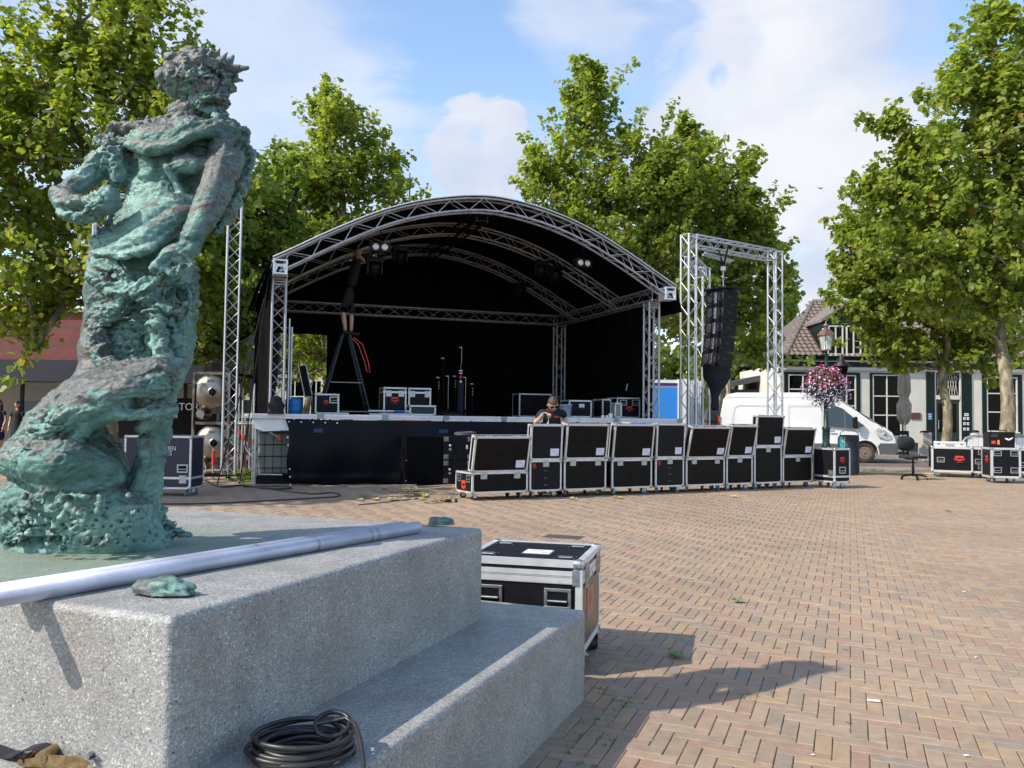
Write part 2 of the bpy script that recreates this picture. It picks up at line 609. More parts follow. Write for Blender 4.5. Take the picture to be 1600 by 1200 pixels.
def bricks():
  Wd = 0.0683
  nn = 3
  jt = 0.0026
  mI, mO = brick_mat('clinker_joined', True), brick_mat('clinker', False)
  cand = []
  # pattern coordinates: u along E2, v along E1; lattice mirrored so the verticals step down to the right
  for Y in range(-330, 460):
    for X in range(-330, 460):
      t = (X+Y) % (2*nn)
      # horizontal brick starts when t==0 (covers X..X+2); vertical brick starts when t==nn (covers Y..Y+2)
      if t == 0:
        hor = True
      elif t == 2*nn-1:
        # x+y in [nn,2nn-1] runs vertically downwards: top cell t = 2nn-1, bottom cell t = nn
        hor = False
      else:
        continue
      if hor:
        u, v = (X+1.5)*Wd, (Y+.5)*Wd
      else:
        u, v = (X+.5)*Wd, (Y-.5)*Wd
      wx, wy = E2.x*u+E1.x*v, E2.y*u+E1.y*v
      if wy < 1.2 or wy > 22.4 or wx < -15.7 or wx > 17.7:
        continue
      if abs(wx) > wy*0.64+0.9:
        continue
      # skip under the plinth
      rx, ry = wx-PN.x, wy-PN.y
      a, c = rx*E2.x+ry*E2.y, rx*E1.x+ry*E1.y
      if -PS-STEP+.12 < a < STEP-.12 and -STEP+.12 < c < PS+STEP-.12:
        continue
      cand.append((wx, wy, hor))
  # the ones that show largest become single bricks
  singles, rest = [], []
  cand.sort(key=lambda k: k[1])
  for k in cand:
    ok = False
    if len(singles) < 300:
      px, py = proj((k[0], k[1], 0))
      if py < 1205 and px < 1610:
        edge = 800+(1200-py)*115/110.0 if py > 1090 else 915
        ok = px > edge-8
    (singles if ok else rest).append(k)
  cb = B()
  L_, W_ = 3*Wd-jt, Wd-jt
  h, ch = .0, .0035
  vs = [(-L_/2, -W_/2, -.012), (L_/2, -W_/2, -.012), (L_/2, W_/2, -.012), (-L_/2, W_/2, -.012),
      (-L_/2, -W_/2, -ch), (L_/2, -W_/2, -ch), (L_/2, W_/2, -ch), (-L_/2, W_/2, -ch),
      (-L_/2+ch, -W_/2+ch, 0), (L_/2-ch, -W_/2+ch, 0), (L_/2-ch, W_/2-ch, 0), (-L_/2+ch, W_/2-ch, 0)]
  fs = [(8, 9, 10, 11)]
  for i in range(4):
    j = (i+1) % 4
    fs += [(i, j, 4+j, 4+i), (4+i, 4+j, 8+j, 8+i)]
  cb.add(vs, fs)
  me = cb.mesh('brick', mO)
  for (x, y, hor) in singles:
    inst('brick', me, paving, (x, y, rnd.uniform(-.0022, .0022)),
       (rnd.uniform(-.006, .006), rnd.uniform(-.004, .004), PAVE_A+(0 if hor else math.pi/2)+rnd.gauss(0, .006)))
  # the rest, one mesh
  base = np.array(vs)
  n = len(rest)
  xs = np.array([k[0] for k in rest])
  ys = np.array([k[1] for k in rest])
  an = np.array([PAVE_A+(0 if k[2] else math.pi/2) for k in rest])+npr.normal(0, .006, n)
  dz = npr.uniform(-.0022, .0022, n)
  ca, sa = np.cos(an)[:, None], np.sin(an)[:, None]
  bx, by = base[None, :, 0], base[None, :, 1]
  tl = npr.uniform(-.005, .005, n)[:, None]
  V = np.stack([xs[:, None]+bx*ca-by*sa, ys[:, None]+bx*sa+by*ca, base[None, :, 2]+dz[:, None]+bx*tl], -1).reshape(-1, 3)
  F = (np.array(fs)[None]+(np.arange(n)*len(vs))[:, None, None]).reshape(-1, 4)
  me2 = np_mesh('brick_field', V, F, mI)
  o = inst('brick_field', me2, paving)
  o['kind'] = 'stuff'
def np_mesh(name, V, F, m, smooth=False):
  me = bpy.data.meshes.new(name)
  k = F.shape[1]
  me.vertices.add(len(V))
  me.vertices.foreach_set('co', np.asarray(V, np.float32).ravel())
  me.loops.add(F.size)
  me.loops.foreach_set('vertex_index', F.astype(np.int32).ravel())
  me.polygons.add(len(F))
  me.polygons.foreach_set('loop_start', np.arange(0, F.size, k, dtype=np.int32))
  me.polygons.foreach_set('loop_total', np.full(len(F), k, np.int32))
  me.polygons.foreach_set('use_smooth', np.full(len(F), bool(smooth)))
  me.materials.append(m)
  me.update(calc_edges=True)
  return me
bricks()
# street at the far side, kerb
ASPH = mat('street_clinker', (.15, .11, .09), .85, 0, var=.25, vscale=2.5, bump=.3, bscale=40)
KERB = mat('kerb_concrete', (.33, .32, .29), .8, 0, var=.15, vscale=6, bump=.2)
st = B()
st.add([(-30, 24.4, 0.001), (60, 24.4, 0.001), (60, 31, 0.001), (-30, 31, 0.001)], [(0, 1, 2, 3)])
o = st.build('street', ASPH)
o['kind'] = 'structure'
kb = B()
kb.bx(5, 60, 31, 31.15, -.02, .10)
kb.bx(5, 60, 24.25, 24.4, -.02, .03)
o = kb.build('kerb', KERB)
o['kind'] = 'structure'
pv = B()
pv.bx(5, 60, 31.15, 36, -.02, .095)
o = pv.build('pavement', far_paving_mat())
o['kind'] = 'structure'
# drain cover set in the paving
dc = G(880, 839)
DR = mat('cast_iron', (.13, .12, .11), .6, .4, var=.3, vscale=30)
t = thing('drain_cover', 'dark cast iron drain cover set flush in the brick paving', 'drain cover', (dc.x, dc.y, 0), PAVE_A)
d = B()
d.bx(-.21, .21, -.13, .13, -.01, .003)
d.build('frame', DR, t)
d = B()
for i in range(9):
  x = -.17+i*.0425
  d.bx(x-.012, x+.012, -.10, .10, .0035, .006)
o = d.build('grating', DR, t)
# ------------------------------------------------------------------ plinth and step (granite-look terrazzo)
def terrazzo():
  m = bpy.data.materials.new('washed_concrete')
  m.use_nodes = True
  N, L = m.node_tree.nodes, m.node_tree.links
  b = N['Principled BSDF']
  geo = N.new('ShaderNodeNewGeometry')
  def vor(scale, feat='F1'):
    v = N.new('ShaderNodeTexVoronoi')
    v.feature = feat
    v.inputs['Scale'].default_value = scale
    L.new(geo.outputs['Position'], v.inputs['Vector'])
    return v
  v1 = vor(215)
  r = N.new('ShaderNodeValToRGB')
  els = r.color_ramp.elements
  els[0].position, els[0].color = 0, (.17, .175, .172, 1)
  els[1].position, els[1].color = .99, (.54, .53, .48, 1)
  for p, c in [(.2, (.235, .238, .228)), (.45, (.275, .275, .258)), (.7, (.305, .303, .282)), (.93, (.37, .365, .335))]:
    e = els.new(p)
    e.color = (*c, 1)
  sepc = N.new('ShaderNodeSeparateColor')
  L.new(v1.outputs['Color'], sepc.inputs[0])
  L.new(sepc.outputs[0], r.inputs[0])
  # pits: dark holes on a coarser scale
  v2 = vor(38)
  pit = N.new('ShaderNodeMapRange')
  pit.inputs['From Min'].default_value = .10
  pit.inputs['From Max'].default_value = .16
  pit.inputs['To Min'].default_value = .35
  L.new(v2.outputs['Distance'], pit.inputs['Value'])
  s2 = N.new('ShaderNodeSeparateColor')
  L.new(v2.outputs['Color'], s2.inputs[0])
  gate = N.new('ShaderNodeMath')
  gate.operation = 'GREATER_THAN'
  gate.inputs[1].default_value = .6
  L.new(s2.outputs[1], gate.inputs[0])
  pm = N.new('ShaderNodeMath')
  pm.operation = 'MAXIMUM'
  L.new(pit.outputs[0], pm.inputs[0])
  L.new(gate.outputs[0], pm.inputs[1])
  # fine mottling plus broad staining
  n = N.new('ShaderNodeTexNoise')
  n.inputs['Scale'].default_value = 5
  n.inputs['Detail'].default_value = 7
  n.inputs['Roughness'].default_value = .62
  L.new(geo.outputs['Position'], n.inputs['Vector'])
  mr = N.new('ShaderNodeMapRange')
  mr.inputs['From Min'].default_value = .3
  mr.inputs['From Max'].default_value = .7
  mr.inputs['To Min'].default_value = .78
  mr.inputs['To Max'].default_value = 1.15
  L.new(n.outputs['Fac'], mr.inputs['Value'])
  mu = N.new('ShaderNodeMath')
  mu.operation = 'MULTIPLY'
  L.new(mr.outputs[0], mu.inputs[0])
  L.new(pm.outputs[0], mu.inputs[1])
  vm = N.new('ShaderNodeVectorMath')
  vm.operation = 'SCALE'
  L.new(r.outputs[0], vm.inputs[0])
  L.new(mu.outputs[0], vm.inputs['Scale'])
  # brown stains
  n5 = N.new('ShaderNodeTexNoise')
  n5.inputs['Scale'].default_value = 3.1
  n5.inputs['Detail'].default_value = 8
  n5.inputs['Roughness'].default_value = .7
  mp = N.new('ShaderNodeMapping')
  mp.inputs['Scale'].default_value = (1, 1, .5)
  mp.inputs['Location'].default_value = (4.2, .7, 1.1)
  L.new(geo.outputs['Position'], mp.inputs[0])
  L.new(mp.outputs[0], n5.inputs['Vector'])
  st = N.new('ShaderNodeMapRange')
  st.inputs['From Min'].default_value = .53
  st.inputs['From Max'].default_value = .74
  st.inputs['To Max'].default_value = .6
  L.new(n5.outputs['Fac'], st.inputs['Value'])
  mx = N.new('ShaderNodeMix')
  mx.data_type = 'RGBA'
  L.new(st.outputs[0], mx.inputs[0])
  L.new(vm.outputs[0], mx.inputs[6])
  mx.inputs[7].default_value = (.20, .155, .12, 1)
  # green copper run-off round the bronze foot
  vd = N.new('ShaderNodeVectorMath')
  vd.operation = 'DISTANCE'
  L.new(geo.outputs['Position'], vd.inputs[0])
  vd.inputs[1].default_value = (-1.50, 3.05, .81)
  ad = N.new('ShaderNodeMath')
  ad.operation = 'MULTIPLY_ADD'
  L.new(n.outputs['Fac'], ad.inputs[0])
  ad.inputs[1].default_value = -.5
  L.new(vd.outputs['Value'], ad.inputs[2])
  gr = N.new('ShaderNodeMapRange')
  gr.inputs['From Min'].default_value = .60
  gr.inputs['From Max'].default_value = .18
  gr.inputs['To Max'].default_value = .5
  L.new(ad.outputs[0], gr.inputs['Value'])
  mx2 = N.new('ShaderNodeMix')
  mx2.data_type = 'RGBA'
  L.new(gr.outputs[0], mx2.inputs[0])
  L.new(mx.outputs[2], mx2.inputs[6])
  mx2.inputs[7].default_value = (.13, .22, .13, 1)
  L.new(mx2.outputs[2], b.inputs['Base Color'])
  b.inputs['Roughness'].default_value = .62
  b.inputs['Specular IOR Level'].default_value = .5
  bp = N.new('ShaderNodeBump')
  bp.inputs['Strength'].default_value = .35
  bp.inputs['Distance'].default_value = .003
  v3 = vor(130)
  a2 = N.new('ShaderNodeMath')
  a2.operation = 'ADD'
  L.new(v3.outputs['Distance'], a2.inputs[0])
  L.new(pm.outputs[0], a2.inputs[1])
  L.new(a2.outputs[0], bp.inputs['Height'])
  L.new(bp.outputs[0], b.inputs['Normal'])
  return m
TERR = terrazzo()
def slab(a0, a1, c0, c1, z0, z1, bev):
  """block in plinth axes, a along E2, c along E1 (from PN)"""
  bm = bmesh.new()
  bmesh.ops.create_cube(bm, size=1)
  for v in bm.verts:
    a = a0 if v.co.x < 0 else a1
    c = c0 if v.co.y < 0 else c1
    z = z0 if v.co.z < 0 else z1
    p = PN+E2*a+E1*c
    v.co = (p.x, p.y, z)
  es = [e for e in bm.edges if not all(abs(v.co.z-z0) < 1e-5 for v in e.verts)]
  bmesh.ops.bevel(bm, geom=es, offset=bev, segments=6, profile=.5, affect='EDGES')
  bmesh.ops.recalc_face_normals(bm, faces=bm.faces)
  return bm
plinth = thing('plinth', 'stepped grey washed-concrete plinth that carries the bronze figure', 'plinth', (0, 0, 0))
for nm, args in (('step', (-PS-STEP, STEP, -STEP, PS+STEP, -.01, .41, .02)), ('block', (-PS, 0, 0, PS, .4105, .81, .022))):
  bm = slab(*args)
  me = bpy.data.meshes.new(nm)
  bm.to_mesh(me)
  bm.free()
  me.materials.append(TERR)
  for p in me.polygons:
    p.use_smooth = False
  inst(nm, me, plinth)
# ------------------------------------------------------------------ bronze figure
def bronze_mat():
  m = bpy.data.materials.new('patinated_bronze')
  m.use_nodes = True
  N, L = m.node_tree.nodes, m.node_tree.links
  b = N['Principled BSDF']
  geo = N.new('ShaderNodeNewGeometry')
  def noise(scale, det=6, rough=.6, loc=(0, 0, 0), sc=(1, 1, 1)):
    mp = N.new('ShaderNodeMapping')
    mp.inputs['Location'].default_value = loc
    mp.inputs['Scale'].default_value = sc
    L.new(geo.outputs['Position'], mp.inputs[0])
    n = N.new('ShaderNodeTexNoise')
    n.inputs['Scale'].default_value = scale
    n.inputs['Detail'].default_value = det
    n.inputs['Roughness'].default_value = rough
    L.new(mp.outputs[0], n.inputs['Vector'])
    return n.outputs['Fac']
  def mr(v, a, b_, c=0, d=1):
    q = N.new('ShaderNodeMapRange')
    for k, x in zip(('From Min', 'From Max', 'To Min', 'To Max'), (a, b_, c, d)):
      q.inputs[k].default_value = x
    L.new(v, q.inputs['Value'])
    return q.outputs[0]
  def mix(f, a, c):
    q = N.new('ShaderNodeMix')
    q.data_type = 'RGBA'
    L.new(f, q.inputs[0])
    for i, x in ((6, a), (7, c)):
      if isinstance(x, tuple):
        q.inputs[i].default_value = (*x, 1)
      else:
        L.new(x, q.inputs[i])
    return q.outputs[2]
  def mth(op, a, b_):
    q = N.new('ShaderNodeMath')
    q.operation = op
    q.use_clamp = True
    for i, x in ((0, a), (1, b_)):
      if isinstance(x, (int, float)):
        q.inputs[i].default_value = x
      else:
        L.new(x, q.inputs[i])
    return q.outputs[0]
  base = mix(mr(noise(5, 7, .65), .35, .65), (.052, .130, .110), (.225, .39, .335))
  base = mix(mr(noise(34, 6, .7, (3, 1, 2)), .45, .72, 0, .75), base, (.055, .135, .115))
  at = N.new('ShaderNodeAttribute')
  at.attribute_name = 'worn'
  raw = mth('ADD', at.outputs['Fac'], mr(noise(16, 8, .75, (9, 2, 5), (1, 1, 1.6)), .3, .7, -.28, .28))
  worn = mr(raw, .28, .48)
  brown = mix(mr(noise(70, 5, .7), .35, .65), (.042, .037, .034), (.16, .153, .145))
  brown = mix(mr(noise(9, 5, .7, (1, 8, 3)), .52, .66, 0, .7), brown, (.17, .115, .085))
  col = mix(mth('MULTIPLY', worn, .85), base, brown)
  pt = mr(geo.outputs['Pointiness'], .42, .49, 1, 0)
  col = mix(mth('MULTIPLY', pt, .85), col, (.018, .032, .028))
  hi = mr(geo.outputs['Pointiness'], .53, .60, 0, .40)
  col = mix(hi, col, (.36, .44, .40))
  L.new(col, b.inputs['Base Color'])
  b.inputs['Metallic'].default_value = .3
  L.new(mr(noise(20), .3, .7, .36, .66), b.inputs['Roughness'])
  bp = N.new('ShaderNodeBump')
  bp.inputs['Strength'].default_value = .55
  bp.inputs['Distance'].default_value = .006
  hgt = N.new('ShaderNodeMath')
  hgt.operation = 'ADD'
  L.new(noise(95, 6, .7), hgt.inputs[0])
  L.new(noise(45, 5, .7, (2, 2, 8), (1, 1, 2.2)), hgt.inputs[1])
  L.new(hgt.outputs[0], bp.inputs['Height'])
  L.new(bp.outputs[0], b.inputs['Normal'])
  return m
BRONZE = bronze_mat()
ZS = 3.28
KS = FPX/ZS
def sp(px, py, d=0.0):
  """a point of the figure: d metres behind its middle plane"""
  p = W(px, py, ZS)
  q = p-Vector((0, 0, CH))
  # keep the figure's own width when a part lies nearer or farther
  return Vector((0, 0, CH))+q*((ZS+d)/ZS)
class Clay:
  def __init__(s):
    s.V, s.F, s.n = [], [], 0
  def add(s, V, F):
    s.V.append(np.asarray(V, float))
    s.F.append(np.asarray(F, int)+s.n)
    s.n += len(V)
_ICO = {}
def ico(sub):
  if sub not in _ICO:
    t = bmesh.new()
    bmesh.ops.create_icosphere(t, subdivisions=sub, radius=1)
    _ICO[sub] = (np.array([v.co[:] for v in t.verts]), np.array([[v.index for v in f.verts] for f in t.faces]))
    t.free()
  return _ICO[sub]
def ball(bm, c, r, sx=1, sy=1, sz=1, rot=None, sub=2):
  V, F = ico(sub)
  bm.add(V*np.array([r*sx, r*sy, r*sz])+np.array(c), F)
def chain(bm, pts, seg=14, flat=1.0):
  """pts: (px,py,d,rpx); smooth tapering limb of overlapping balls"""
  P = [(sp(a, b_, d), r/KS) for a, b_, d, r in pts]
  for (p0, r0), (p1, r1) in zip(P, P[1:]):
    L_ = (p1-p0).length
    n = max(3, int(L_/(min(r0, r1)*.22))+1)
    for i in range(n+1):
      t = i/n
      ball(bm, p0.lerp(p1, t), r0+(r1-r0)*t, 1, flat, 1, sub=2)
def cone(bm, a, b_, r):
  q = (b_-a).to_track_quat('Z', 'Y')
  V, F = [], []
  for p, rr_ in ((a, r), (b_, r*.15)):
    for k in range(8):
      t = math.pi*k/4
      V.append(p+q @ Vector((rr_*math.cos(t), rr_*math.sin(t), 0)))
  V += [a, b_]
  for k in range(8):
    j = (k+1) % 8
    F += [(k, j, 8+j), (k, 8+j, 8+k), (16, j, k), (17, 8+k, 8+j)]
  bm.add(V, F)
def loft(bm, sl, n=28, power=2.3):
  """sl: (py, xl, xr, d, depth_ratio)"""
  V, F = [], []
  for (py, xl, xr, d, dr) in sl:
    c = sp((xl+xr)/2, py, d)
    hw = (xr-xl-7)/2/KS
    for k in range(n):
      a = 2*math.pi*k/n
      ca, sa = math.cos(a), math.sin(a)
      V.append(c+Vector((hw*math.copysign(abs(ca)**(2/power), ca), hw*dr*math.copysign(abs(sa)**(2/power), sa), 0)))
  m = len(sl)-1
  for i in range(m):
    for k in range(n):
      a, b_, c, d = i*n+k, (i+1)*n+k, (i+1)*n+(k+1) % n, i*n+(k+1) % n
      F += [(a, b_, c), (a, c, d)]
  V += [sum((Vector(v) for v in V[:n]), Vector())/n, sum((Vector(v) for v in V[m*n:m*n+n]), Vector())/n]
  for k in range(n):
    j = (k+1) % n
    F += [(k, j, len(V)-2), (m*n+j, m*n+k, len(V)-1)]
  bm.add(V, F)
def smooth01(x, a, b_):
  t = np.clip((x-a)/(b_-a), 0, 1)
  return t*t*(3-2*t)
def figure():
  bm = Clay()
  # trunk of the body down to the knees
  loft(bm, [(186, 262, 330, .03, .7), (198, 228, 365, .02, .55), (212, 208, 378, .02, .55), (238, 206, 372, .02, .6), (262, 203, 338, .02, .65),
        (290, 199, 306, .01, .75), (318, 196, 306, .0, .75), (340, 178, 308, .0, .75), (362, 159, 308, .0, .72),
        (385, 146, 309, .01, .7), (415, 138, 311, .01, .7), (450, 135, 310, .01, .68), (490, 133, 308, .01, .68),
        (530, 126, 305, .01, .68), (565, 122, 300, .0, .68), (595, 110, 287, -.02, .68), (622, 110, 275, -.02, .6), (645, 120, 268, .0, .5)])
  # neck and head
  chain(bm, [(290, 192, .02, 34), (302, 172, .02, 26), (312, 150, .02, 30)])
  ball(bm, sp(308, 126, .02), 43/KS, 1.32, 1.15, 1.0)
  ball(bm, sp(326, 152, -.02), 31/KS, 1, 1, 1.0)
  chain(bm, [(335, 158, -.04, 20), (344, 178, -.05, 11)])
  rr = random.Random(5)
  for i in range(95):          # curls of the hair
    a = rr.uniform(0, 2*math.pi)
    e = rr.uniform(-.55, 1.0)
    v = Vector((math.cos(a)*math.sqrt(max(0, 1-e*e))*1.28, math.sin(a)*math.sqrt(max(0, 1-e*e))*1.15, e*.98))*(41/KS)
    c = sp(308, 124, .02)+v
    ball(bm, c, rr.uniform(5, 13)/KS, rr.uniform(.7, 1.4), 1, rr.uniform(.6, 1.2), sub=1)
  for (x0, y0, x1, y1, r, d) in [(350, 112, 388, 106, 11, .0), (352, 104, 366, 86, 9, .02), (335, 92, 345, 73, 7, .0), (312, 90, 320, 70, 9, -.02), (292, 92, 288, 80, 9, .02),
                   (268, 98, 258, 84, 9, .0), (258, 112, 247, 108, 8, .0), (256, 132, 246, 140, 8, .0), (356, 122, 378, 126, 8, .03), (300, 90, 296, 76, 7, -.05), (345, 98, 356, 80, 6, -.04)]:
    cone(bm, sp(x0, y0, d), sp(x1, y1, d), r/KS)
  # torn collar lying over both shoulders
  chain(bm, [(196, 222, -.07, 11), (232, 234, -.13, 11), (268, 228, -.15, 11), (300, 212, -.15, 10), (340, 203, -.11, 11), (376, 204, -.04, 9), (388, 209, .0, 5)])
  chain(bm, [(205, 212, -.04, 20), (232, 218, -.08, 22), (268, 212, -.10, 22), (300, 200, -.10, 18), (340, 196, -.07, 16), (370, 200, -.03, 12)])
  chain(bm, [(182, 205, -.02, 16), (205, 208, -.03, 20), (232, 205, -.02, 20)])
  cone(bm, sp(192, 200, -.02), sp(196, 176, -.02), 14/KS)
  cone(bm, sp(205, 205, -.03), sp(222, 182, -.0), 14/KS)
  cone(bm, sp(375, 205, -.03), sp(392, 212, -.02), 9/KS)
  chain(bm, [(158, 222, .0, 12), (182, 232, -.03, 24), (190, 262, -.04, 22), (184, 280, -.05, 15)])
  # her bent arm, elbow far out to the left
  chain(bm, [(180, 238, -.02, 24), (150, 266, -.06, 20), (118, 290, -.10, 20), (100, 304, -.12, 22)])
  chain(bm, [(100, 304, -.12, 22), (112, 326, -.16, 22), (140, 330, -.20, 20), (165, 316, -.22, 19), (170, 306, -.22, 14)])
  # the arm that hangs down and rests on the hip
  chain(bm, [(352, 222, -.03, 30), (350, 252, -.07, 29), (340, 292, -.13, 25), (322, 330, -.18, 21), (302, 368, -.21, 19), (292, 386, -.22, 18)])
  chain(bm, [(290, 388, -.22, 17), (272, 402, -.23, 20), (262, 414, -.23, 16)])
  for (x0, y0, x1, y1, r) in [(266, 402, 244, 420, 8), (268, 408, 250, 430, 8), (274, 412, 260, 434, 8), (282, 410, 272, 430, 7), (284, 398, 300, 416, 8)]:
    chain(bm, [(x0, y0, -.26, r), (x1, y1, -.25, r*.8)])
  # cloak edge behind that arm
  chain(bm, [(378, 222, .04, 13), (388, 244, .06, 11), (378, 280, .05, 14), (358, 322, .02, 14), (336, 362, -.03, 13)])
  cone(bm, sp(386, 250, .05), sp(401, 236, .07), 9/KS)
  # bust and waist folds
  ball(bm, sp(292, 256, -.12), 20/KS, 1.3, .8, .9)
  ball(bm, sp(232, 262, -.07), 20/KS, 1, .6, 1.4)
  ball(bm, sp(318, 258, -.10), 15/KS)
  chain(bm, [(262, 262, -.13, 9), (276, 286, -.11, 7), (292, 318, -.10, 8)])
  chain(bm, [(152, 396, -.17, 10), (190, 392, -.21, 15), (232, 372, -.22, 20), (270, 346, -.18, 19), (300, 334, -.12, 14)])
  chain(bm, [(160, 380, -.10, 18), (200, 376, -.13, 24), (236, 352, -.14, 28), (272, 328, -.11, 26), (300, 318, -.07, 18)])
  chain(bm, [(150, 395, -.19, 6), (190, 400, -.24, 8), (235, 388, -.25, 8), (268, 362, -.21, 8)])
  chain(bm, [(176, 366, -.10, 13), (205, 352, -.14, 14), (232, 342, -.12, 13)])
  chain(bm, [(150, 430, -.14, 14), (175, 450, -.20, 12), (215, 452, -.22, 14), (255, 446, -.22, 12), (296, 452, -.15, 12)])
  chain(bm, [(178, 408, -.18, 10), (196, 432, -.21, 9), (190, 468, -.21, 11), (160, 500, -.16, 12)])
  chain(bm, [(232, 462, -.22, 12), (270, 478, -.23, 13), (300, 470, -.14, 12)])
  chain(bm, [(236, 470, -.22, 12), (244, 510, -.24, 12), (250, 548, -.25, 13), (262, 570, -.24, 14)])
  chain(bm, [(152, 520, -.15, 15), (160, 560, -.17, 15), (196, 585, -.20, 14), (215, 566, -.22, 9)])
  chain(bm, [(276, 500, -.17, 16), (278, 540, -.17, 15), (280, 566, -.15, 13)])
  # thigh mass running down to the left
  loft(bm, [(560, 215, 296, -.18, .9), (575, 165, 290, -.20, .8), (595, 118, 280, -.22, .8), (612, 92, 268, -.24, .7), (628, 72, 256, -.25, .65), (645, 52, 245, -.26, .6), (658, 40, 150, -.27, .7),
        (672, 28, 112, -.27, .8), (690, 14, 88, -.26, .9), (705, 6, 70, -.25, .9)], power=2.1)
  chain(bm, [(245, 588, -.30, 30), (205, 606, -.34, 30), (150, 630, -.36, 30), (100, 655, -.36, 30), (62, 682, -.34, 24)])
  chain(bm, [(190, 586, -.26, 15), (235, 574, -.30, 14), (266, 590, -.28, 13), (258, 620, -.26, 14)])
  chain(bm, [(262, 640, -.26, 12), (225, 640, -.34, 12), (180, 645, -.37, 12), (140, 660, -.38, 12), (115, 690, -.38, 10), (85, 702, -.37, 11)])
  # second lobe below it
  chain(bm, [(180, 742, -.22, 18), (150, 732, -.32, 28), (105, 722, -.38, 36), (60, 716, -.36, 34), (28, 716, -.32, 28), (14, 726, -.28, 20)])
  chain(bm, [(184, 748, -.26, 11), (140, 756, -.36, 14), (95, 762, -.40, 13), (66, 757, -.38, 10), (40, 740, -.36, 10), (8, 735, -.3, 9)])
  chain(bm, [(120, 668, -.14, 30), (145, 700, -.12, 30), (172, 726, -.12, 22)])
  chain(bm, [(150, 668, -.06, 22), (166, 700, -.06, 20), (178, 738, -.08, 22)])
  chain(bm, [(232, 655, -.16, 16), (218, 668, -.18, 10)])
  ball(bm, sp(90, 700, -.14), 50/KS, 1.2, 1, .9)
  # the standing leg
  chain(bm, [(256, 610, -.10, 22), (252, 650, -.12, 18), (246, 680, -.13, 19), (236, 715, -.14, 21), (226, 750, -.14, 26), (218, 790, -.12, 32), (222, 826, -.10, 34)])
  chain(bm, [(222, 690, -.18, 9), (226, 720, -.2, 9), (216, 760, -.2, 11)])
  chain(bm, [(242, 806, -.08, 22), (262, 826, -.06, 15), (284, 834, -.04, 9), (296, 837, -.03, 5)])
  # the low rocky mass
  loft(bm, [(728, 40, 176, -.20, .6), (752, 14, 190, -.20, .62), (785, 8, 236, -.18, .62), (815, 10, 248, -.16, .62), (842, 16, 262, -.14, .62), (862, 20, 268, -.12, .62), (872, 22, 268, -.12, .60)], power=2.6)
  for i in range(60):
    x = rr.uniform(12, 215)
    y = rr.uniform(768, 858)
    dd = -.20-.30*math.sqrt(max(0, 1-((x-125)/118)**2))+.02
    ball(bm, sp(x, y, max(dd, -.46)+.02), rr.uniform(4, 8)/KS, sub=1)
  me = np_mesh('raw', np.concatenate(bm.V), np.concatenate(bm.F), BRONZE)
  ob = bpy.data.objects.new('raw', me)
  COL.objects.link(ob)
  md = ob.modifiers.new('r', 'REMESH')
  md.mode = 'VOXEL'
  md.voxel_size = 0.0046
  dg = bpy.context.evaluated_depsgraph_get()
  dg.update()
  ev = bpy.data.meshes.new_from_object(ob.evaluated_get(dg))
  bpy.data.objects.remove(ob)
  nv = len(ev.vertices)
  co = np.empty(nv*3, np.float32)
  no = np.empty(nv*3, np.float32)
  ev.vertices.foreach_get('co', co)
  ev.vertices.foreach_get('normal', no)
  co = co.reshape(-1, 3)
  no = no.reshape(-1, 3)
  RN = mnoise.ridged_multi_fractal
  SMOOTH = [(sp(298, 182, -.06), .07), (sp(262, 300, -.12), .10), (sp(225, 320, -.1), .08), (sp(148, 460, -.05), .10), (sp(140, 530, -.05), .09), (sp(298, 440, -.05), .08), (sp(298, 520, -.05), .09), (sp(290, 580, -.05), .06), (sp(235, 760, -.2), .08), (sp(338, 290, -.2), .09), (sp(315, 345, -.25), .09), (sp(296, 384, -.3), .07), (sp(95, 305, -.15), .09), (sp(130, 285, -.12), .07)]
  WORN = [(sp(345, 260, -.15), .10), (sp(336, 300, -.2), .09), (sp(318, 340, -.25), .09), (sp(300, 375, -.28), .08), (sp(275, 405, -.28), .09), (sp(95, 305, -.15), .09), (sp(120, 300, -.15), .08), (sp(308, 120, -.05), .16), (sp(120, 640, -.4), .13), (sp(90, 715, -.45), .13), (sp(190, 215, -.05), .08)]
  HT = mnoise.fractal
  disp = np.empty(nv)
  worn = np.empty(nv)
  NS = mnoise.noise
  for i in range(nv):
    x, y, z = float(co[i, 0]), float(co[i, 1]), float(co[i, 2])
    p = Vector((x, y, z))
    mask = NS(p*3.1+Vector((4, 7, 1)))*.5+.5            # smooth areas against torn ones
    mask = min(1, max(.14, (mask-.34)*3.0))
    for sc_, sr in SMOOTH:
      dd = (p-sc_).length_squared
      mask *= 1-.85*math.exp(-dd/(sr*sr))
    armb = 0
    for ac_, ar in WORN:
      armb += math.exp(-(p-ac_).length_squared/(ar*ar))
    wv = Vector((NS(p*9), NS(p*9+Vector((5, 5, 5))), NS(p*9+Vector((9, 1, 2)))))
    q = Vector((x*1.0+.45*z, y, z*1.6-.45*x))
    a = NS(p*7.0)*.010-max(0, NS(q*7.5+wv*.5+Vector((1, 6, 3)))-.16)*.10*min(1, mask*1.5)
    b_ = (RN(q*11+wv*.6, .8, 2.2, 5, 1.0, 2.0)-1.15)*.0185
    b2 = (RN(Vector((q.x*20, q.y*20, q.z*38))+wv*1.4, .8, 2.2, 4, 1.0, 2.0)-1.1)*.0058
    c = HT(p*60, .8, 2.0, 3)*.0038
    vd, _ = mnoise.voronoi(q*11+wv*.45)
    e = vd[1]-vd[0]
    crack = math.exp(-(e/.06)**2)*.019*min(1, mask)*max(0, min(1, NS(p*5+Vector((2, 2, 9)))*2.2+.45))
    s = no[i, 2]
    m2 = .25+.75*mask
    disp[i] = a+mask*b_+m2*(b2+c)-crack
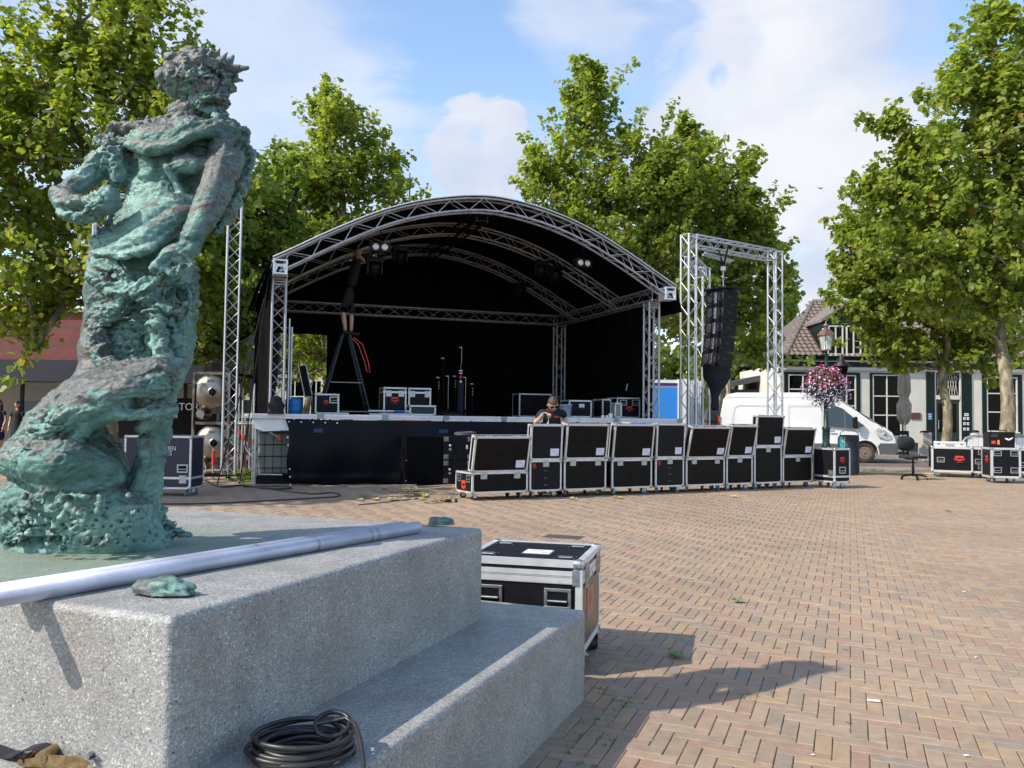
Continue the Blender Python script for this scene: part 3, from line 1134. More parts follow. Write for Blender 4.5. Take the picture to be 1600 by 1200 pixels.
    worn[i] = .13*min(1, armb)+.25+.36*s+NS(p*2.4)*.36+(b_*7)-crack*16+(.16 if z > 2.42 else 0)
    if z < 1.02:                                        # sponge-like pits low down
      d_ = mnoise.voronoi(p*40+wv*.3)[0]
      disp[i] -= (1-min(1, d_[0]*2.4))*.016*min(1, (1.02-z)*12)
      worn[i] -= .10
  # fade at the foot so that it stays on the stone
  f = np.clip((co[:, 2]-.80)/.05, .1, 1)
  co = co+no*(disp*f)[:, None]
  co[:, 2] = np.maximum(co[:, 2], .806)
  ev.vertices.foreach_set('co', co.astype(np.float32).ravel())
  at = ev.attributes.new('worn', 'FLOAT', 'POINT')
  at.data.foreach_set('value', worn.astype(np.float32))
  ev.polygons.foreach_set('use_smooth', np.ones(len(ev.polygons), bool))
  ev.materials.clear()
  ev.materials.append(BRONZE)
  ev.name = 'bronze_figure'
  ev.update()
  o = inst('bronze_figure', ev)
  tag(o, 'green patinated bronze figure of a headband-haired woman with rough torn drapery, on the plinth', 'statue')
  print('figure verts', nv)
figure()
def bronze_scrap(name, p, L_, W_, H_, rz, seed, label):
  bm = bmesh.new()
  bmesh.ops.create_icosphere(bm, subdivisions=4, radius=1)
  rr = random.Random(seed)
  off = Vector((rr.random()*9, rr.random()*9, rr.random()*9))
  for v in bm.verts:
    c = v.co
    r = 1+.30*mnoise.noise(c*1.6+off)+.14*mnoise.noise(c*4+off)+.06*mnoise.noise(c*9+off)
    z = max(c.z, -.12)*r
    arch = -.35*(1-min(1, (c.x*1.3)**2))*max(0, -c.y) if c.z < .2 else 0
    v.co = Vector((c.x*r*L_/2, c.y*r*W_/2, max(0, (z+.12+.10*mnoise.noise(c*3+off)))*H_))
    v.co.z += 0.006*(1+arch)
  me = bpy.data.meshes.new(name)
  bm.to_mesh(me)
  bm.free()
  at = me.attributes.new('worn', 'FLOAT', 'POINT')
  at.data.foreach_set('value', [.42+.3*mnoise.noise(v.co*20) for v in me.vertices])
  for q in me.polygons:
    q.use_smooth = True
  me.materials.append(BRONZE)
  o = inst(name, me, None, p, (0, 0, rz))
  tag(o, label, 'bronze fragment')
pz = .8105
bronze_scrap('bronze_shell', G(257, 930, pz), .175, .085, .036, -.12, 3, 'green bronze shell-like fragment lying on the near corner of the plinth')
bronze_scrap('bronze_shell', G(688, 821, pz), .125, .07, .030, .2, 8, 'small dark green bronze fragment at the far end of the two tubes')
# two aluminium tubes laid across the plinth
TUBEM = mat('bare_aluminium_tube', (.50, .52, .60), .5, .6, var=.14, vscale=5, bump=.1, bscale=30)
STAIN = mat('tube_stain', (.30, .31, .33), .45, .5)
ta, tb_ = G(652, 833, pz), G(205, 912, pz)
td = (tb_-ta).normalized()
rt = .0245
_edge = (ta-PN).dot(E1)/(-td.dot(E1))          # distance along the tubes to the plinth edge
TUBE_L = _edge+.175/abs(td.dot(E1))
tn = Vector((-td.y, td.x, 0))
if tn.y < 0:
  tn = -tn
for k, (off, e0, e1, lab) in enumerate([(0.0, 0.0, TUBE_L, 'near aluminium tube of the two lying side by side across the plinth'),
                    (.056, .03, TUBE_L-.10, 'far aluminium tube of the two lying side by side across the plinth')]):
  base = ta+tn*off
  t = thing('aluminium_tube', lab, 'tube', (base.x, base.y, pz+rt), 0, 'tubes across the plinth')
  bb = B()
  P0, P1 = td*e0, td*e1
  n = 28
  vs, fs = [], []
  q = td.to_track_quat('Z', 'Y')
  for (p, r) in ((P0, rt-.004), (P0, rt), (P1, rt), (P1, rt-.004), (P1-td*.2, rt-.004), (P0+td*.2, rt-.004)):
    for i in range(n):
      a = 2*math.pi*i/n
      vs.append(p+q @ Vector((r*math.cos(a), r*math.sin(a), 0)))
  for s_ in range(3):
    for i in range(n):
      fs.append((s_*n+i, s_*n+(i+1) % n, (s_+1)*n+(i+1) % n, (s_+1)*n+i))
  for i in range(n):
    fs.append((3*n+i, 3*n+(i+1) % n, 4*n+(i+1) % n, 4*n+i))
    fs.append((5*n+i, 5*n+(i+1) % n, (i+1) % n, i))
  bb.add(vs, fs, None, True)
  bb.build('tube_body', TUBEM, t)
  bb = B()
  for e in ((.27, .31, .60, 1.75) if k == 0 else (.8, 2.0)):
    bb = B()
    bb.rod(P0+td*(e-.006), P0+td*(e+.006), rt+.0006, 20, cap=False)
    bb.build('dirt_ring', STAIN, t)
  if k == 0:
    bb = B()
    bb.rod(P0+td*2.02, P0+td*2.05, rt+.0007, 20, cap=False)
    bb.build('tape_ring', mat('grey_tape', (.16, .16, .17), .5), t)
  if k == 1:
    st_ = B()
    m0 = P0+td*2.08
    for i in range(9):
      st_.box(m0+td*(.012*i)+Vector((0, -.005, rt+.0002)), (.005, .020, .0016), rz=math.atan2(td.y, td.x))
    st_.build('sticker', INK, t)
# coil of cable on the step
cc = G(470, 1183, .4115)
t = thing('cable_coil', 'coil of black cable lying on the step with its loose end over the edge', 'cable', (cc.x, cc.y, .4115))
pts = []
rr = random.Random(4)
wn = 13
ph = [rr.uniform(0, 6.28) for _ in range(6)]
for i in range(wn*40+1):
  a = i/40*2*math.pi
  k = i/40
  r = .105+.014*math.sin(k*2.399+ph[0])+.010*math.sin(a*.37+ph[1])
  z = .0075+.0052*k*(.75+.25*math.sin(k*1.7+ph[2]))+.003*math.sin(a*2.0+ph[3]+k)
  pts.append((r*math.cos(a)*1.08+.006*math.sin(k*3.1), r*math.sin(a)*.98+.008*math.cos(k*2.3), z))
B().tube(pts, .0066, 7).build('winding', CABLE, t)
lp = []
for i in range(26):       # a small loop wrapped over the coil, then the free end
  a = i/25*2*math.pi*1.15+2.2
  lp.append((.075+.045*math.cos(a), .03+.03*math.sin(a), .075+.022*math.sin(a*1.0)))
lp += [(.105, .05, .085), (.135, .02, .080), (.158, -.03, .062), (.178, -.09, .03), (.19, -.15, .008), (.20, -.24, -.05), (.205, -.30, -.15)]
B().tube(lp, .0066, 7).build('loose_end', CABLE, t)
# ratchet strap left on the near step
rc = G(84, 1196, .4115)
t = thing('ratchet_strap', 'black webbing strap with brassy metal ratchet buckle on the near step', 'ratchet strap', (rc.x, rc.y, .4115), -.12)
BRASS = mat('zinc_yellow_passivated', (.36, .26, .13), .3, .9, var=.4, vscale=40)
WEB = mat('black_webbing', (.012, .012, .018), .8, 0, var=.3, vscale=60, bump=.5, bscale=400)
for s in (-1, 1):
  b_ = B()
  b_.prism([(-.075, .004), (.03, .004), (.06, .010), (.05, .020), (.02, .024), (-.02, .030), (-.06, .022), (-.082, .014)], s*.024-.0015, s*.024+.0015)
  b_.build('side_plate', BRASS, t)
  b_ = B()
  b_.prism([(-.02, .012), (.10, .020), (.115, .034), (.09, .048), (-.01, .038)], s*.031-.0012, s*.031+.0012, Matrix.Rotation(.10, 4, 'Y'))
  b_.build('handle_plate', BRASS, t)
B().rod((-.012, -.036, .030), (-.012, .036, .030), .016, 12).build('spindle', BRASS, t)
B().rod((.07, -.03, .018), (.07, .03, .018), .005, 10).build('cross_bolt', STEEL, t)
b_ = B()
b_.rod((-.07, -.03, .016), (-.07, .03, .016), .007, 10)
b_.build('anchor_bolt', BRASS, t)
b_ = B()
b_.rod((.108, -.033, .040), (.108, .033, .040), .008, 10)
b_.build('handle_grip', STEEL, t)
def ribbon(pts, w, th, side):
  bb = B()
  vs = []
  for p in pts:
    p = Vector(p)
    vs += [p-side*w/2-Vector((0, 0, th/2)), p+side*w/2-Vector((0, 0, th/2)), p+side*w/2+Vector((0, 0, th/2)), p-side*w/2+Vector((0, 0, th/2))]
  fs = []
  for i in range(len(pts)-1):
    for k in range(4):
      fs.append((i*4+k, i*4+(k+1) % 4, i*4+4+(k+1) % 4, i*4+4+k))
  fs += [(0, 1, 2, 3), tuple(range(len(vs)-4, len(vs)))[::-1]]
  return bb.add(vs, fs)
ribbon([(-.012, 0, .040), (-.04, .0, .045), (-.08, .01, .034), (-.115, .02, .012), (-.15, .035, .006), (-.20, .05, .012), (-.27, .06, .006), (-.4, .05, .003), (-.6, 0, .003)], .046, .003, Vector((.1, 1, 0)).normalized()).build('webbing', WEB, t)
ribbon([(.07, 0, .022), (.09, .03, .03), (.05, .07, .035), (-.02, .085, .03), (-.09, .09, .055), (-.16, .09, .06), (-.2, .085, .03), (-.3, .08, .003), (-.45, .12, .003)], .042, .003, Vector((.25, .5, .7)).normalized()).build('webbing_tail', WEB, t)
ribbon([(.108, 0, .03), (.13, 0, .034), (.15, .005, .02), (.165, .01, .028)], .045, .003, Vector((0, 1, 0))).build('strap_end', mat('grey_webbing', (.18, .19, .22), .6, .2), t)
# ------------------------------------------------------------------ stage with arched roof
SD = Vector((.943, .331, 0)).normalized()     # along the stage front, to the right
SN = Vector((SD.y, -SD.x, 0))                 # out of the stage towards the square
SO = Vector((-4.37, 15.8, 0))                 # left front corner column
STA = math.atan2(SD.y, SD.x)
FH = 1.32                                     # stage floor height
def SP(s, n, z):
  return SO+SD*s+SN*n+Vector((0, 0, z))
def truss(parent, a, b, side, w=.24, bay=.33, rc=.025, rb=.0085, faces=4, m=None, singles=True, ends=True):
  """square lattice truss from a to b (axis), side = direction of one face normal"""
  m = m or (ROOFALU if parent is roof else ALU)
  a, b = Vector(a), Vector(b)
  ax = (b-a)
  Ln = ax.length
  ax.normalize()
  sx = (side-ax*side.dot(ax)).normalized()
  sy = ax.cross(sx)
  h = w/2
  cr = [(-h, -h), (h, -h), (h, h), (-h, h)]
  jb = B()
  for (u, v) in cr:
    o = sx*u+sy*v
    if singles:
      rod_obj('chord', a+o, b+o, rc, m, parent)
    else:
      jb.rod(a+o, b+o, rc, 8)
  n = max(1, round(Ln/bay))
  st = Ln/n
  bb = B()
  for k in range(4):
    if faces < 4 and k not in (0, 1)[:faces]:
      pass
    (u0, v0), (u1, v1) = cr[k], cr[(k+1) % 4]
    for i in range(n):
      p = a+ax*(i*st)
      q = a+ax*((i+1)*st)
      o0, o1 = sx*u0+sy*v0, sx*u1+sy*v1
      if (i+k) % 2 == 0:
        s_, e_ = p+o0, q+o1
      else:
        s_, e_ = p+o1, q+o0
      if singles and k in (0, 1, 3) and faces == 4:
        rod_obj('brace', s_, e_, rb, m, parent)
      else:
        bb.rod(s_, e_, rb, 5, cap=False)
    if ends:
      for t in (0.0, 1.0):
        p = a+(b-a)*t
        bb.rod(p+sx*u0+sy*v0, p+sx*u1+sy*v1, rb*1.2, 5)
  bb.v += []
  if not singles:
    off = len(bb.v)
    bb.v += jb.v
    bb.f += [[i+off for i in f] for f in jb.f]
    bb.m += jb.m
    bb.sm += jb.sm
  if bb.v:
    o = bb.build('lattice', m, parent)
    o['kind'] = 'stuff'
def xtruss(parent, a, b, side, w=.24, bay=.30, rc=.025, rb=.008):
  """like truss() but crossed braces on the two faces seen (ladder of X)"""
  truss(parent, a, b, side, w, bay, rc, rb)
ROOFALU = mat('shade_toned_aluminium', (0.44, 0.44, 0.445), 0.5, 0.7, var=0.2, vscale=6)  # aluminium darkened in colour so the roof interior looks shaded
roof = thing('stage_roof', 'large black arched stage roof on aluminium lattice trusses', 'stage roof', (0, 0, 0))
deck = thing('stage', 'raised black stage deck with silver edge and navy front cloth', 'stage', (0, 0, 0))
ST_W, ST_D = 7.84, 5.2
DECK = mat('black_stage_deck', (.012, .011, .011), .55, 0, var=.4, vscale=3)
MS = Matrix.Translation(SO) @ Matrix.Rotation(STA, 4, 'Z')     # stage axes: x along, y to the back
b_ = B()
b_.bx(-.40, ST_W+.55, -.12, ST_D+.5, FH-.05, FH-.001, MS)
b_.build('floor', DECK, deck)
# silver edge profile in deck-wide lengths with joints
x = -.44
PROF = mat('deck_edge_profile', (.62, .62, .66), .42, .35, var=.12, vscale=9)
JOINTC = mat('deck_clamp', (.22, .27, .33), .45, .6)
k = 0
for x0, x1 in [(-.44, .78), (.80, 2.0), (2.02, 3.2), (3.22, 4.4), (4.42, 5.7), (5.72, 6.9), (6.92, 8.42)]:
  b_ = B()
  b_.bx(x0, x1, -.165, -.122, FH-.085, FH+.004, MS)
  b_.bx(x0, x1, -.172, -.166, FH-.035, FH-.006, MS)
  b_.build('edge_profile', PROF, deck)
  b_ = B()
  b_.bx(x1-.05, x1+.07, -.182, -.173, FH-.08, FH+.006, MS)
  b_.build('clamp', JOINTC, deck)
b_ = B()
b_.bx(-.44, -.40, -.12, ST_D+.5, FH-.085, FH+.003, MS)
b_.bx(ST_W+.555, ST_W+.60, -.12, ST_D+.5, FH-.085, FH+.003, MS)
b_.build('side_profile', PROF, deck)
# legs
for sx_ in (-.35, 1.3, 2.9, 4.5, 6.1, 7.7, 8.3):
  for yy in (.05, 2.4, 4.9):
    p = MS @ Vector((sx_, yy, 0))
    rod_obj('deck_leg', (p.x, p.y, 0), (p.x, p.y, FH-.06), .025, STEEL, deck)
# front cloth, gathered and slack
vs, fs = [], []
nx, nz = 90, 14
s0, s1 = .16, 8.25
for j in range(nz+1):
  for i in range(nx+1):
    t, u = i/nx, j/nz
    s = s0+(s1-s0)*t
    z = (FH-.10)*(1-u)
    if j == nz:
      z = .015+.02*math.sin(i*.5)
    if i == 0:
      s += .12*u
    if i <= 1:
      s += .05*math.sin(u*7)
    n = .17+.035*math.sin(s*2.1+u*2)*u+.02*math.sin(s*7+u*3.1)*u+.05*math.sin(u*3.14)
    if j == nz-1:
      n += .03
    vs.append(SP(s, n, z))
for j in range(nz):
  for i in range(nx):
    a = j*(nx+1)+i
    fs.append((a, a+1, a+nx+2, a+nx+1))
B().add(vs, fs, None, True).build('front_cloth', SKIRT, deck)
EYE = mat('white_eyelet', (.7, .7, .72), .5)
for i in range(5):
  p = SP(.22+.22*i, .185, FH-.14-.004*i)
  b_ = B()
  b_.rod(p, p+SN*.008, .014, 8)
  b_.build('eyelet', EYE, deck)
for i in range(8):
  p = SP(.19+.012*i, .20, FH-.28-.145*i)
  b_ = B()
  b_.rod(p, p+SN*.02, .016, 8)
  b_.build('eyelet', EYE, deck)
# blue ratchet tensioners glimpsed behind the cloth edge
for s in (.75, 3.15, 4.95):
  b_ = B()
  b_.box(SP(s, .215, FH-.30), (.17, .008, .075), rz=STA)
  b_.build('blue_tag', mat('blue_webbing', (.006, .03, .09), .5), deck)
# white corner board and blue at the left end
b_ = B()
b_.prism([(-.42, FH-.085), (.17, FH-.085), (.26, FH-.30), (-.22, FH-.32), (-.40, FH-.26)], -.10, -.06, MS)
b_.build('corner_board', WHITEP, deck)
# ---- roof structure
ZE = 4.0          # truss axis height at the eaves
def front_col(s, n, z0=FH):
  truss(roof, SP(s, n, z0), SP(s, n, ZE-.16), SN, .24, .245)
front_col(0.0, 0.0)
front_col(7.82, 0.0)
for s in (0.0, 7.82):
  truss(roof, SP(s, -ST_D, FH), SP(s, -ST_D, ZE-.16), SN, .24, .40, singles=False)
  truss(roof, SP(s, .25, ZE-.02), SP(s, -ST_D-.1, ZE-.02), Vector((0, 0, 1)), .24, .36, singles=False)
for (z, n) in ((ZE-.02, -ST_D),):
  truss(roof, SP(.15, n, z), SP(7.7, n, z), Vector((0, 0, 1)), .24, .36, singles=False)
# sleeve blocks on the columns
for s in (0.0, 7.82):
  for zz in (ZE-.28,):
    b_ = B()
    for dz in (0, .05, .10):
      for (a, c) in ((-.14, -.14), (-.14, .14), (.14, -.14), (.14, .14)):
        pass
      pts = [SP(s+a, c, zz+dz) for a, c in ((-.13, -.13), (.13, -.13), (.13, .13), (-.13, .13), (-.13, -.13))]
      for p, q in zip(pts, pts[1:]):
        b_.rod(p, q, .012, 6)
    b_.build('sleeve', ALU, roof)
PROFILE = [(-4.12, 4.12), (-4.0, 4.17), (-3.55, 4.44), (-3.08, 4.70), (-2.4, 5.05), (-1.93, 5.25), (-1.4, 5.42), (-.85, 5.545), (-.3, 5.625), (0, 5.64)]
PROFILE += [(-x, z) for x, z in PROFILE[-2::-1]]
CS = 3.97
def prof_pts(n=36, inset=0.0):
  xs = np.array([p[0] for p in PROFILE])
  zs = np.array([p[1] for p in PROFILE])
  # smooth resample
  t = np.linspace(-4.12, 4.12, 200)
  z = np.interp(t, xs, zs)
  k = np.ones(17)/17
  zp = np.convolve(np.pad(z, 8, mode='reflect', reflect_type='odd'), k, 'valid')
  L_ = np.concatenate([[0], np.cumsum(np.hypot(np.diff(t), np.diff(zp)))])
  u = np.linspace(0, L_[-1], n+1)
  X, Z = np.interp(u, L_, t), np.interp(u, L_, zp)
  if inset:
    dx, dz = np.gradient(X), np.gradient(Z)
    l = np.hypot(dx, dz)
    X, Z = X+dz/l*inset, Z-dx/l*inset
  return list(zip(X, Z))
def arch(n0, singles, bays=27):
  up = prof_pts(bays)
  lo = prof_pts(bays, .235)
  for (pts, nn) in ((up, n0-.12), (up, n0+.12), (lo, n0-.12), (lo, n0+.12)):
    ch = [SP(CS+x_, nn, z-.022) for x_, z in pts]
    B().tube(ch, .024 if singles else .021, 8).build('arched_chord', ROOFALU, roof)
  jb = B()
  for f, nn in (('front', n0+.12), ('back', n0-.12)):
    for i in range(bays):
      a = up[i] if i % 2 else lo[i]
      c = lo[i+1] if i % 2 else up[i+1]
      p, q = SP(CS+a[0], nn, a[1]-.022), SP(CS+c[0], nn, c[1]-.022)
      if singles:
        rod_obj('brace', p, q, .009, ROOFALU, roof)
      else:
        jb.rod(p, q, .008, 5, cap=False)
  for i in range(bays):
    for pts in (up, lo):
      a, c = pts[i], pts[i+1]
      jb.rod(SP(CS+a[0], n0+(.12 if i % 2 else -.12), a[1]-.022), SP(CS+c[0], n0+(-.12 if i % 2 else .12), c[1]-.022), .008, 5, cap=False)
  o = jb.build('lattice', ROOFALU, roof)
  o['kind'] = 'stuff'
arch(.42, True)
arch(-1.9, False)
arch(-4.4, False)
# ridge truss hanging below the membrane
truss(roof, SP(CS-.1, .25, 5.33), SP(CS-.1, -4.9, 5.33), Vector((0, 0, 1)), .22, .4, singles=False, m=mat('black_truss', (.02, .02, .02), .5, .3))
# end blocks of the front arch, the white boxes with a V notch
for s in (-.02, 7.96):
  b_ = B()
  x0, x1, z0, z1 = -.125, .125, -.14, .13
  n0, n1 = .26, .58
  c = SP(s, 0, ZE-.02)
  Mb = Matrix.Translation((c.x, c.y, c.z)) @ Matrix.Rotation(STA, 4, 'Z')
  t_ = .028
  for (a0, a1, q0, q1) in ((x0, x1, z1-t_, z1), (x0, x1, z0, z0+t_), (x0, x0+t_, z0+t_, z1-t_), (x1-t_, x1, z0+t_, z1-t_)):
    b_.bx(a0, a1, -n1, -n0, q0, q1, Mb)
  b_.build('corner_block', mat('block_aluminium', (.66, .68, .72), .4, .3, var=.1), roof)
  b_ = B()
  b_.prism([(x0+t_, z0+t_), (x0+t_+.02, z0+t_), (-.04, .0), (-.04, .04), (x0+t_, z1-t_-.03)], -n1+.02, -n1+.03, Mb)
  b_.prism([(x1-t_, z0+t_), (x1-t_-.02, z0+t_), (.04, .0), (.04, .04), (x1-t_, z1-t_-.03)], -n1+.02, -n1+.03, Mb)
  b_.bx(-.04, .04, -n1+.02, -n1+.03, -.0, .05, Mb)
  b_.build('gusset', MATS['block_aluminium'], roof)
  b_ = B()
  b_.bx(x0+t_, x1-t_, -n0-.03, -n0-.02, z0+t_, z1-t_, Mb)
  b_.build('block_back', BLACK, roof)
# membrane
up = prof_pts(48, -.012)
vs, fs = [], []
ns = [.56, .42, -.7, -1.9, -3.1, -4.4, -5.5]
for nn in ns:
  for i, (x_, z) in enumerate(up):
    sag = 0.0
    vs.append(SP(CS+x_, nn, z+.008-sag))
m_ = len(up)
for j in range(len(ns)-1):
  for i in range(m_-1):
    a = j*m_+i
    fs.append((a, a+1, a+m_+1, a+m_))
nv = len(vs)
vs += [v+Vector((0, 0, .012)) for v in vs]
fs += [tuple(i+nv for i in f[::-1]) for f in fs]
for i in range(m_-1):
  fs.append((i, i+nv, i+1+nv, i+1))
B().add(vs, fs, None, True).build('membrane', TARP, roof)
# silver keder rail on the front edge
B().tube([SP(CS+x_, .575, z+.012) for x_, z in up], .014, 8).build('keder_rail', ALU_W, roof)
# skirt flaps of the membrane past the eaves
for sg, s in ((-1, -.20), (1, 8.14)):
  b_ = B()
  p = [SP(s, .5, 4.12), SP(s, -5.5, 4.12), SP(s+sg*.22, -5.5, 3.62), SP(s+sg*.22, .35, 3.62)]
  b_.add(p+[q+SD*.01 for q in p], [(0, 1, 2, 3), (7, 6, 5, 4), (0, 4, 5, 1), (1, 5, 6, 2), (2, 6, 7, 3), (3, 7, 4, 0)])
  b_.build('side_flap', TARP, roof)
def curtain(name, p0, p1, z0, z1, amp=.05, n=60, parent=None, m=None, label=None):
  vs, fs = [], []
  d = p1-p0
  nn = Vector((d.y, -d.x, 0)).normalized()
  for j in range(2):
    for i in range(n+1):
      t = i/n
      off = amp*math.sin(i*1.3)+amp*.6*math.sin(i*.47+1)
      vs.append(p0+d*t+nn*off+Vector((0, 0, z0 if j == 0 else z1)))
  for i in range(n):
    fs.append((i, i+1, n+2+i, n+1+i))
  o = B().add(vs, fs, None, True).build(name, m or CURTAIN, parent)
  return o
curtain('back_curtain', SP(1.56, -ST_D-.18, 0), SP(8.0, -ST_D-.18, 0), FH, 3.86, .05, 90, roof)
curtain('valance', SP(-.05, -ST_D-.19, 0), SP(1.62, -ST_D-.19, 0), 3.33, 3.86, .04, 24, roof)
curtain('side_or_added_curtain', SP(8.0, -ST_D-.15, 0), SP(8.02, -.25, 0), FH, 4.17, .035, 70, roof)
curtain('side_or_added_curtain', SP(-.16, -ST_D-.15, 0), SP(-.16, .10, 0), FH, 4.10, .02, 70, roof)  # left curtain, unseen: added to keep the sun off the stage floor
# gable cloth filling the back arch above the truss
vs = [SP(CS+x_, -5.32, z) for x_, z in prof_pts(30, .01)]
vs += [SP(CS+x_, -5.32, 3.8) for x_, z in prof_pts(30, .01)]
n = 31
B().add(vs, [(i, i+1, n+i+1, n+i) for i in range(n-1)]).build('gable_cloth', CURTAIN, roof)
# black guy wires at the left
for a, c in ((SP(-.2, .3, 3.9), SP(-.62, .2, .05)), (SP(-.2, -.2, 3.7), SP(-1.0, .3, .05))):
  rod_obj('guy_strap', a, c, .011, BLACK, roof)
# ---- blinder lights hanging from the front
LENS = mat('lamp_reflector', (.85, .82, .78), .15, .9)
LGL = mat('lamp_glass', (.75, .72, .68), .08, .2)
def blinder(s, n, z, yaw, label):
  c = SP(s, n, z)
  t = thing('blinder_light', label, 'stage light', c, STA+yaw, 'stage lights in the roof')
  b_ = B()
  b_.bx(-.19, .19, -.02, .14, -.085, .085, bev=.008)
  b_.build('housing', BLACK, t)
  b_ = B()
  b_.bx(-.20, .20, -.032, -.021, .075, .092)
  b_.bx(-.20, .20, -.032, -.021, -.092, -.075)
  b_.bx(-.20, -.183, -.032, -.021, -.075, .075)
  b_.bx(.183, .20, -.032, -.021, -.075, .075)
  b_.build('front_frame', BLACK, t)
  for x_ in (-.087, .087):
    L1 = B()
    L1.lathe([(.060, 0), (.058, .012), (.040, .02), (.018, .021), (.014, .014), (.004, .013)], 18, Matrix.Translation((x_, -.022, 0)) @ Matrix.Rotation(R(90), 4, 'X'))
    L1.build('lamp', LGL, t)
    L1 = B()
    L1.lathe([(.066, 0), (.066, .004), (.061, .006), (.061, 0)], 18, Matrix.Translation((x_, -.022, 0)) @ Matrix.Rotation(R(90), 4, 'X'))
    L1.build('lamp_ring', ALU, t)
  b_ = B()
  b_.tube([(-.2, .06, 0), (-.205, .06, .14), (-.1, .06, .20), (.1, .06, .20), (.205, .06, .14), (.2, .06, 0)], .009, 6)
  b_.tube([(0, .06, .2), (.02, .06, .27), (0, .06, .36)], .012, 6)
  b_.build('yoke', BLACK, t)
def arch_s(px, py, n):
  r = raydir(px, py)
  O = SO+SN*n
  det = r.x*(-SD.y)+SD.x*r.y
  tt = (O.x*(-SD.y)+SD.x*O.y)/det
  ss = (r.x*O.y-r.y*O.x)/det
  return ss, CH+tt*r.z
for (px, py, nn, yw, lb) in ((594, 386, .05, -.1, 'twin-lamp blinder light hanging at the left under the stage roof'), (912, 411, .05, .15, 'twin-lamp blinder light hanging at the right under the stage roof')):
  s_, z_ = arch_s(px, py, nn)
  blinder(s_, nn, z_, yw, lb)
def moving_head(px, py, nn, label, yaw=0.0):
  s_, z_ = arch_s(px, py, nn)
  t = thing('moving_head_light', label, 'stage light', SP(s_, nn, z_), STA+yaw, 'stage lights in the roof')
  b_ = B()
  b_.bx(-.17, .17, -.11, .11, .10, .2, bev=.01)
  b_.build('base', BLACK, t)
  b_ = B()
  b_.bx(-.16, -.12, -.07, .07, -.14, .11, bev=.01)
  b_.bx(.12, .16, -.07, .07, -.14, .11, bev=.01)
  b_.build('yoke', BLACK, t)
  b_ = B()
  b_.lathe([(.05, -.17), (.09, -.15), (.11, -.03), (.11, .03), (.09, .08)], 16, Matrix.Rotation(.5, 4, 'X'))
  b_.build('head', BLACK, t)
  b_ = B()
  b_.lathe([(.055, 0), (.05, -.012)], 14, Matrix.Rotation(.5, 4, 'X') @ Matrix.Translation((0, 0, -.175)))
  b_.build('lens', GLASS_D, t)
moving_head(585, 418, -.6, 'dark moving-head light beside the man on the ladder')
moving_head(845, 422, -1.8, 'dark moving-head light, left of the pair right of centre in the roof')
moving_head(868, 430, -1.8, 'dark moving-head light, right of the pair right of centre in the roof', .4)
moving_head(812, 455, -4.2, 'dark moving-head light deep at the back right of the roof')
moving_head(625, 400, -1.8, 'dark moving-head light behind the left blinder')
# ------------------------------------------------------------------ flight cases
_mc = {}
def corner_mesh():
  if 'c' not in _mc:
    b_ = B()
    b_.box((0, 0, 0), (.062, .062, .062), bev=.018)
    b_.mi = 0
    _mc['c'] = b_.mesh('ball_corner', STEEL)
  return _mc['c']
def castor_meshes():
  if 'w' not in _mc:
    b_ = B()
    b_.rod((-.018, 0, .05), (.018, 0, .05), .05, 16)
    _mc['w'] = b_.mesh('castor_wheel', BLUEWHEEL)
    b_ = B()
    b_.box((0, 0, .122), (.085, .085, .006))
    b_.prism([(-.030, .045), (.025, .04), (.035, .118), (-.035, .118)], -.0275, -.0235, Matrix.Rotation(R(90), 4, 'Z'))
    b_.prism([(-.030, .045), (.025, .04), (.035, .118), (-.035, .118)], .0235, .0275, Matrix.Rotation(R(90), 4, 'Z'))
    b_.rod((-.03, 0, .05), (.03, 0, .05), .010, 8)
    _mc['f'] = b_.mesh('castor_fork', STEEL)
    b_ = B()
    b_.rod((-.018, 0, .05), (.018, 0, .05), .05, 16)
    _mc['wb'] = b_.mesh('castor_wheel_black', RUBBER)
  return _mc['w'], _mc['f'], _mc['wb']
def latch_mesh():
  """butterfly latch / recessed handle seen from the front (local -y is out), 0.11 x 0.11"""
  if 'l' not in _mc:
    b_ = B()
    b_.box((0, -.002, 0), (.115, .004, .125), bev=.0018)
    b_.box((0, -.006, .05), (.115, .006, .008))
    b_.box((0, -.006, -.055), (.100, .006, .008))
    b_.box((0, -.008, .012), (.05, .010, .05), bev=.004)
    b_.box((0, -.014, .012), (.012, .006, .04))
    b_.box((-.042, -.006, 0), (.008, .006, .1))
    b_.box((.042, -.006, 0), (.008, .006, .1))
    _mc['l'] = b_.mesh('latch', STEEL)
  return _mc['l']
def handle_mesh():
  if 'h' not in _mc:
    b_ = B()
    for (x_, z, w, h) in ((0, .055, .17, .02), (0, -.055, .17, .02), (-.075, 0, .02, .09), (.075, 0, .02, .09)):
      b_.box((x_, -.003, z), (w, .006, h), bev=.002)
    for sx_ in (-1, 1):
      for sz_ in (-1, 1):
        b_.rod((sx_*.073, -.006, sz_*.052), (sx_*.073, -.009, sz_*.052), .006, 8)
    b_.rod((-.06, -.010, -.012), (.06, -.010, -.012), .008, 8)
    b_.mi = 1
    b_.box((0, -.0008, 0), (.13, .0016, .09))
    _mc['h'] = b_.mesh('handle', [STEEL, BLACK])
  return _mc['h']
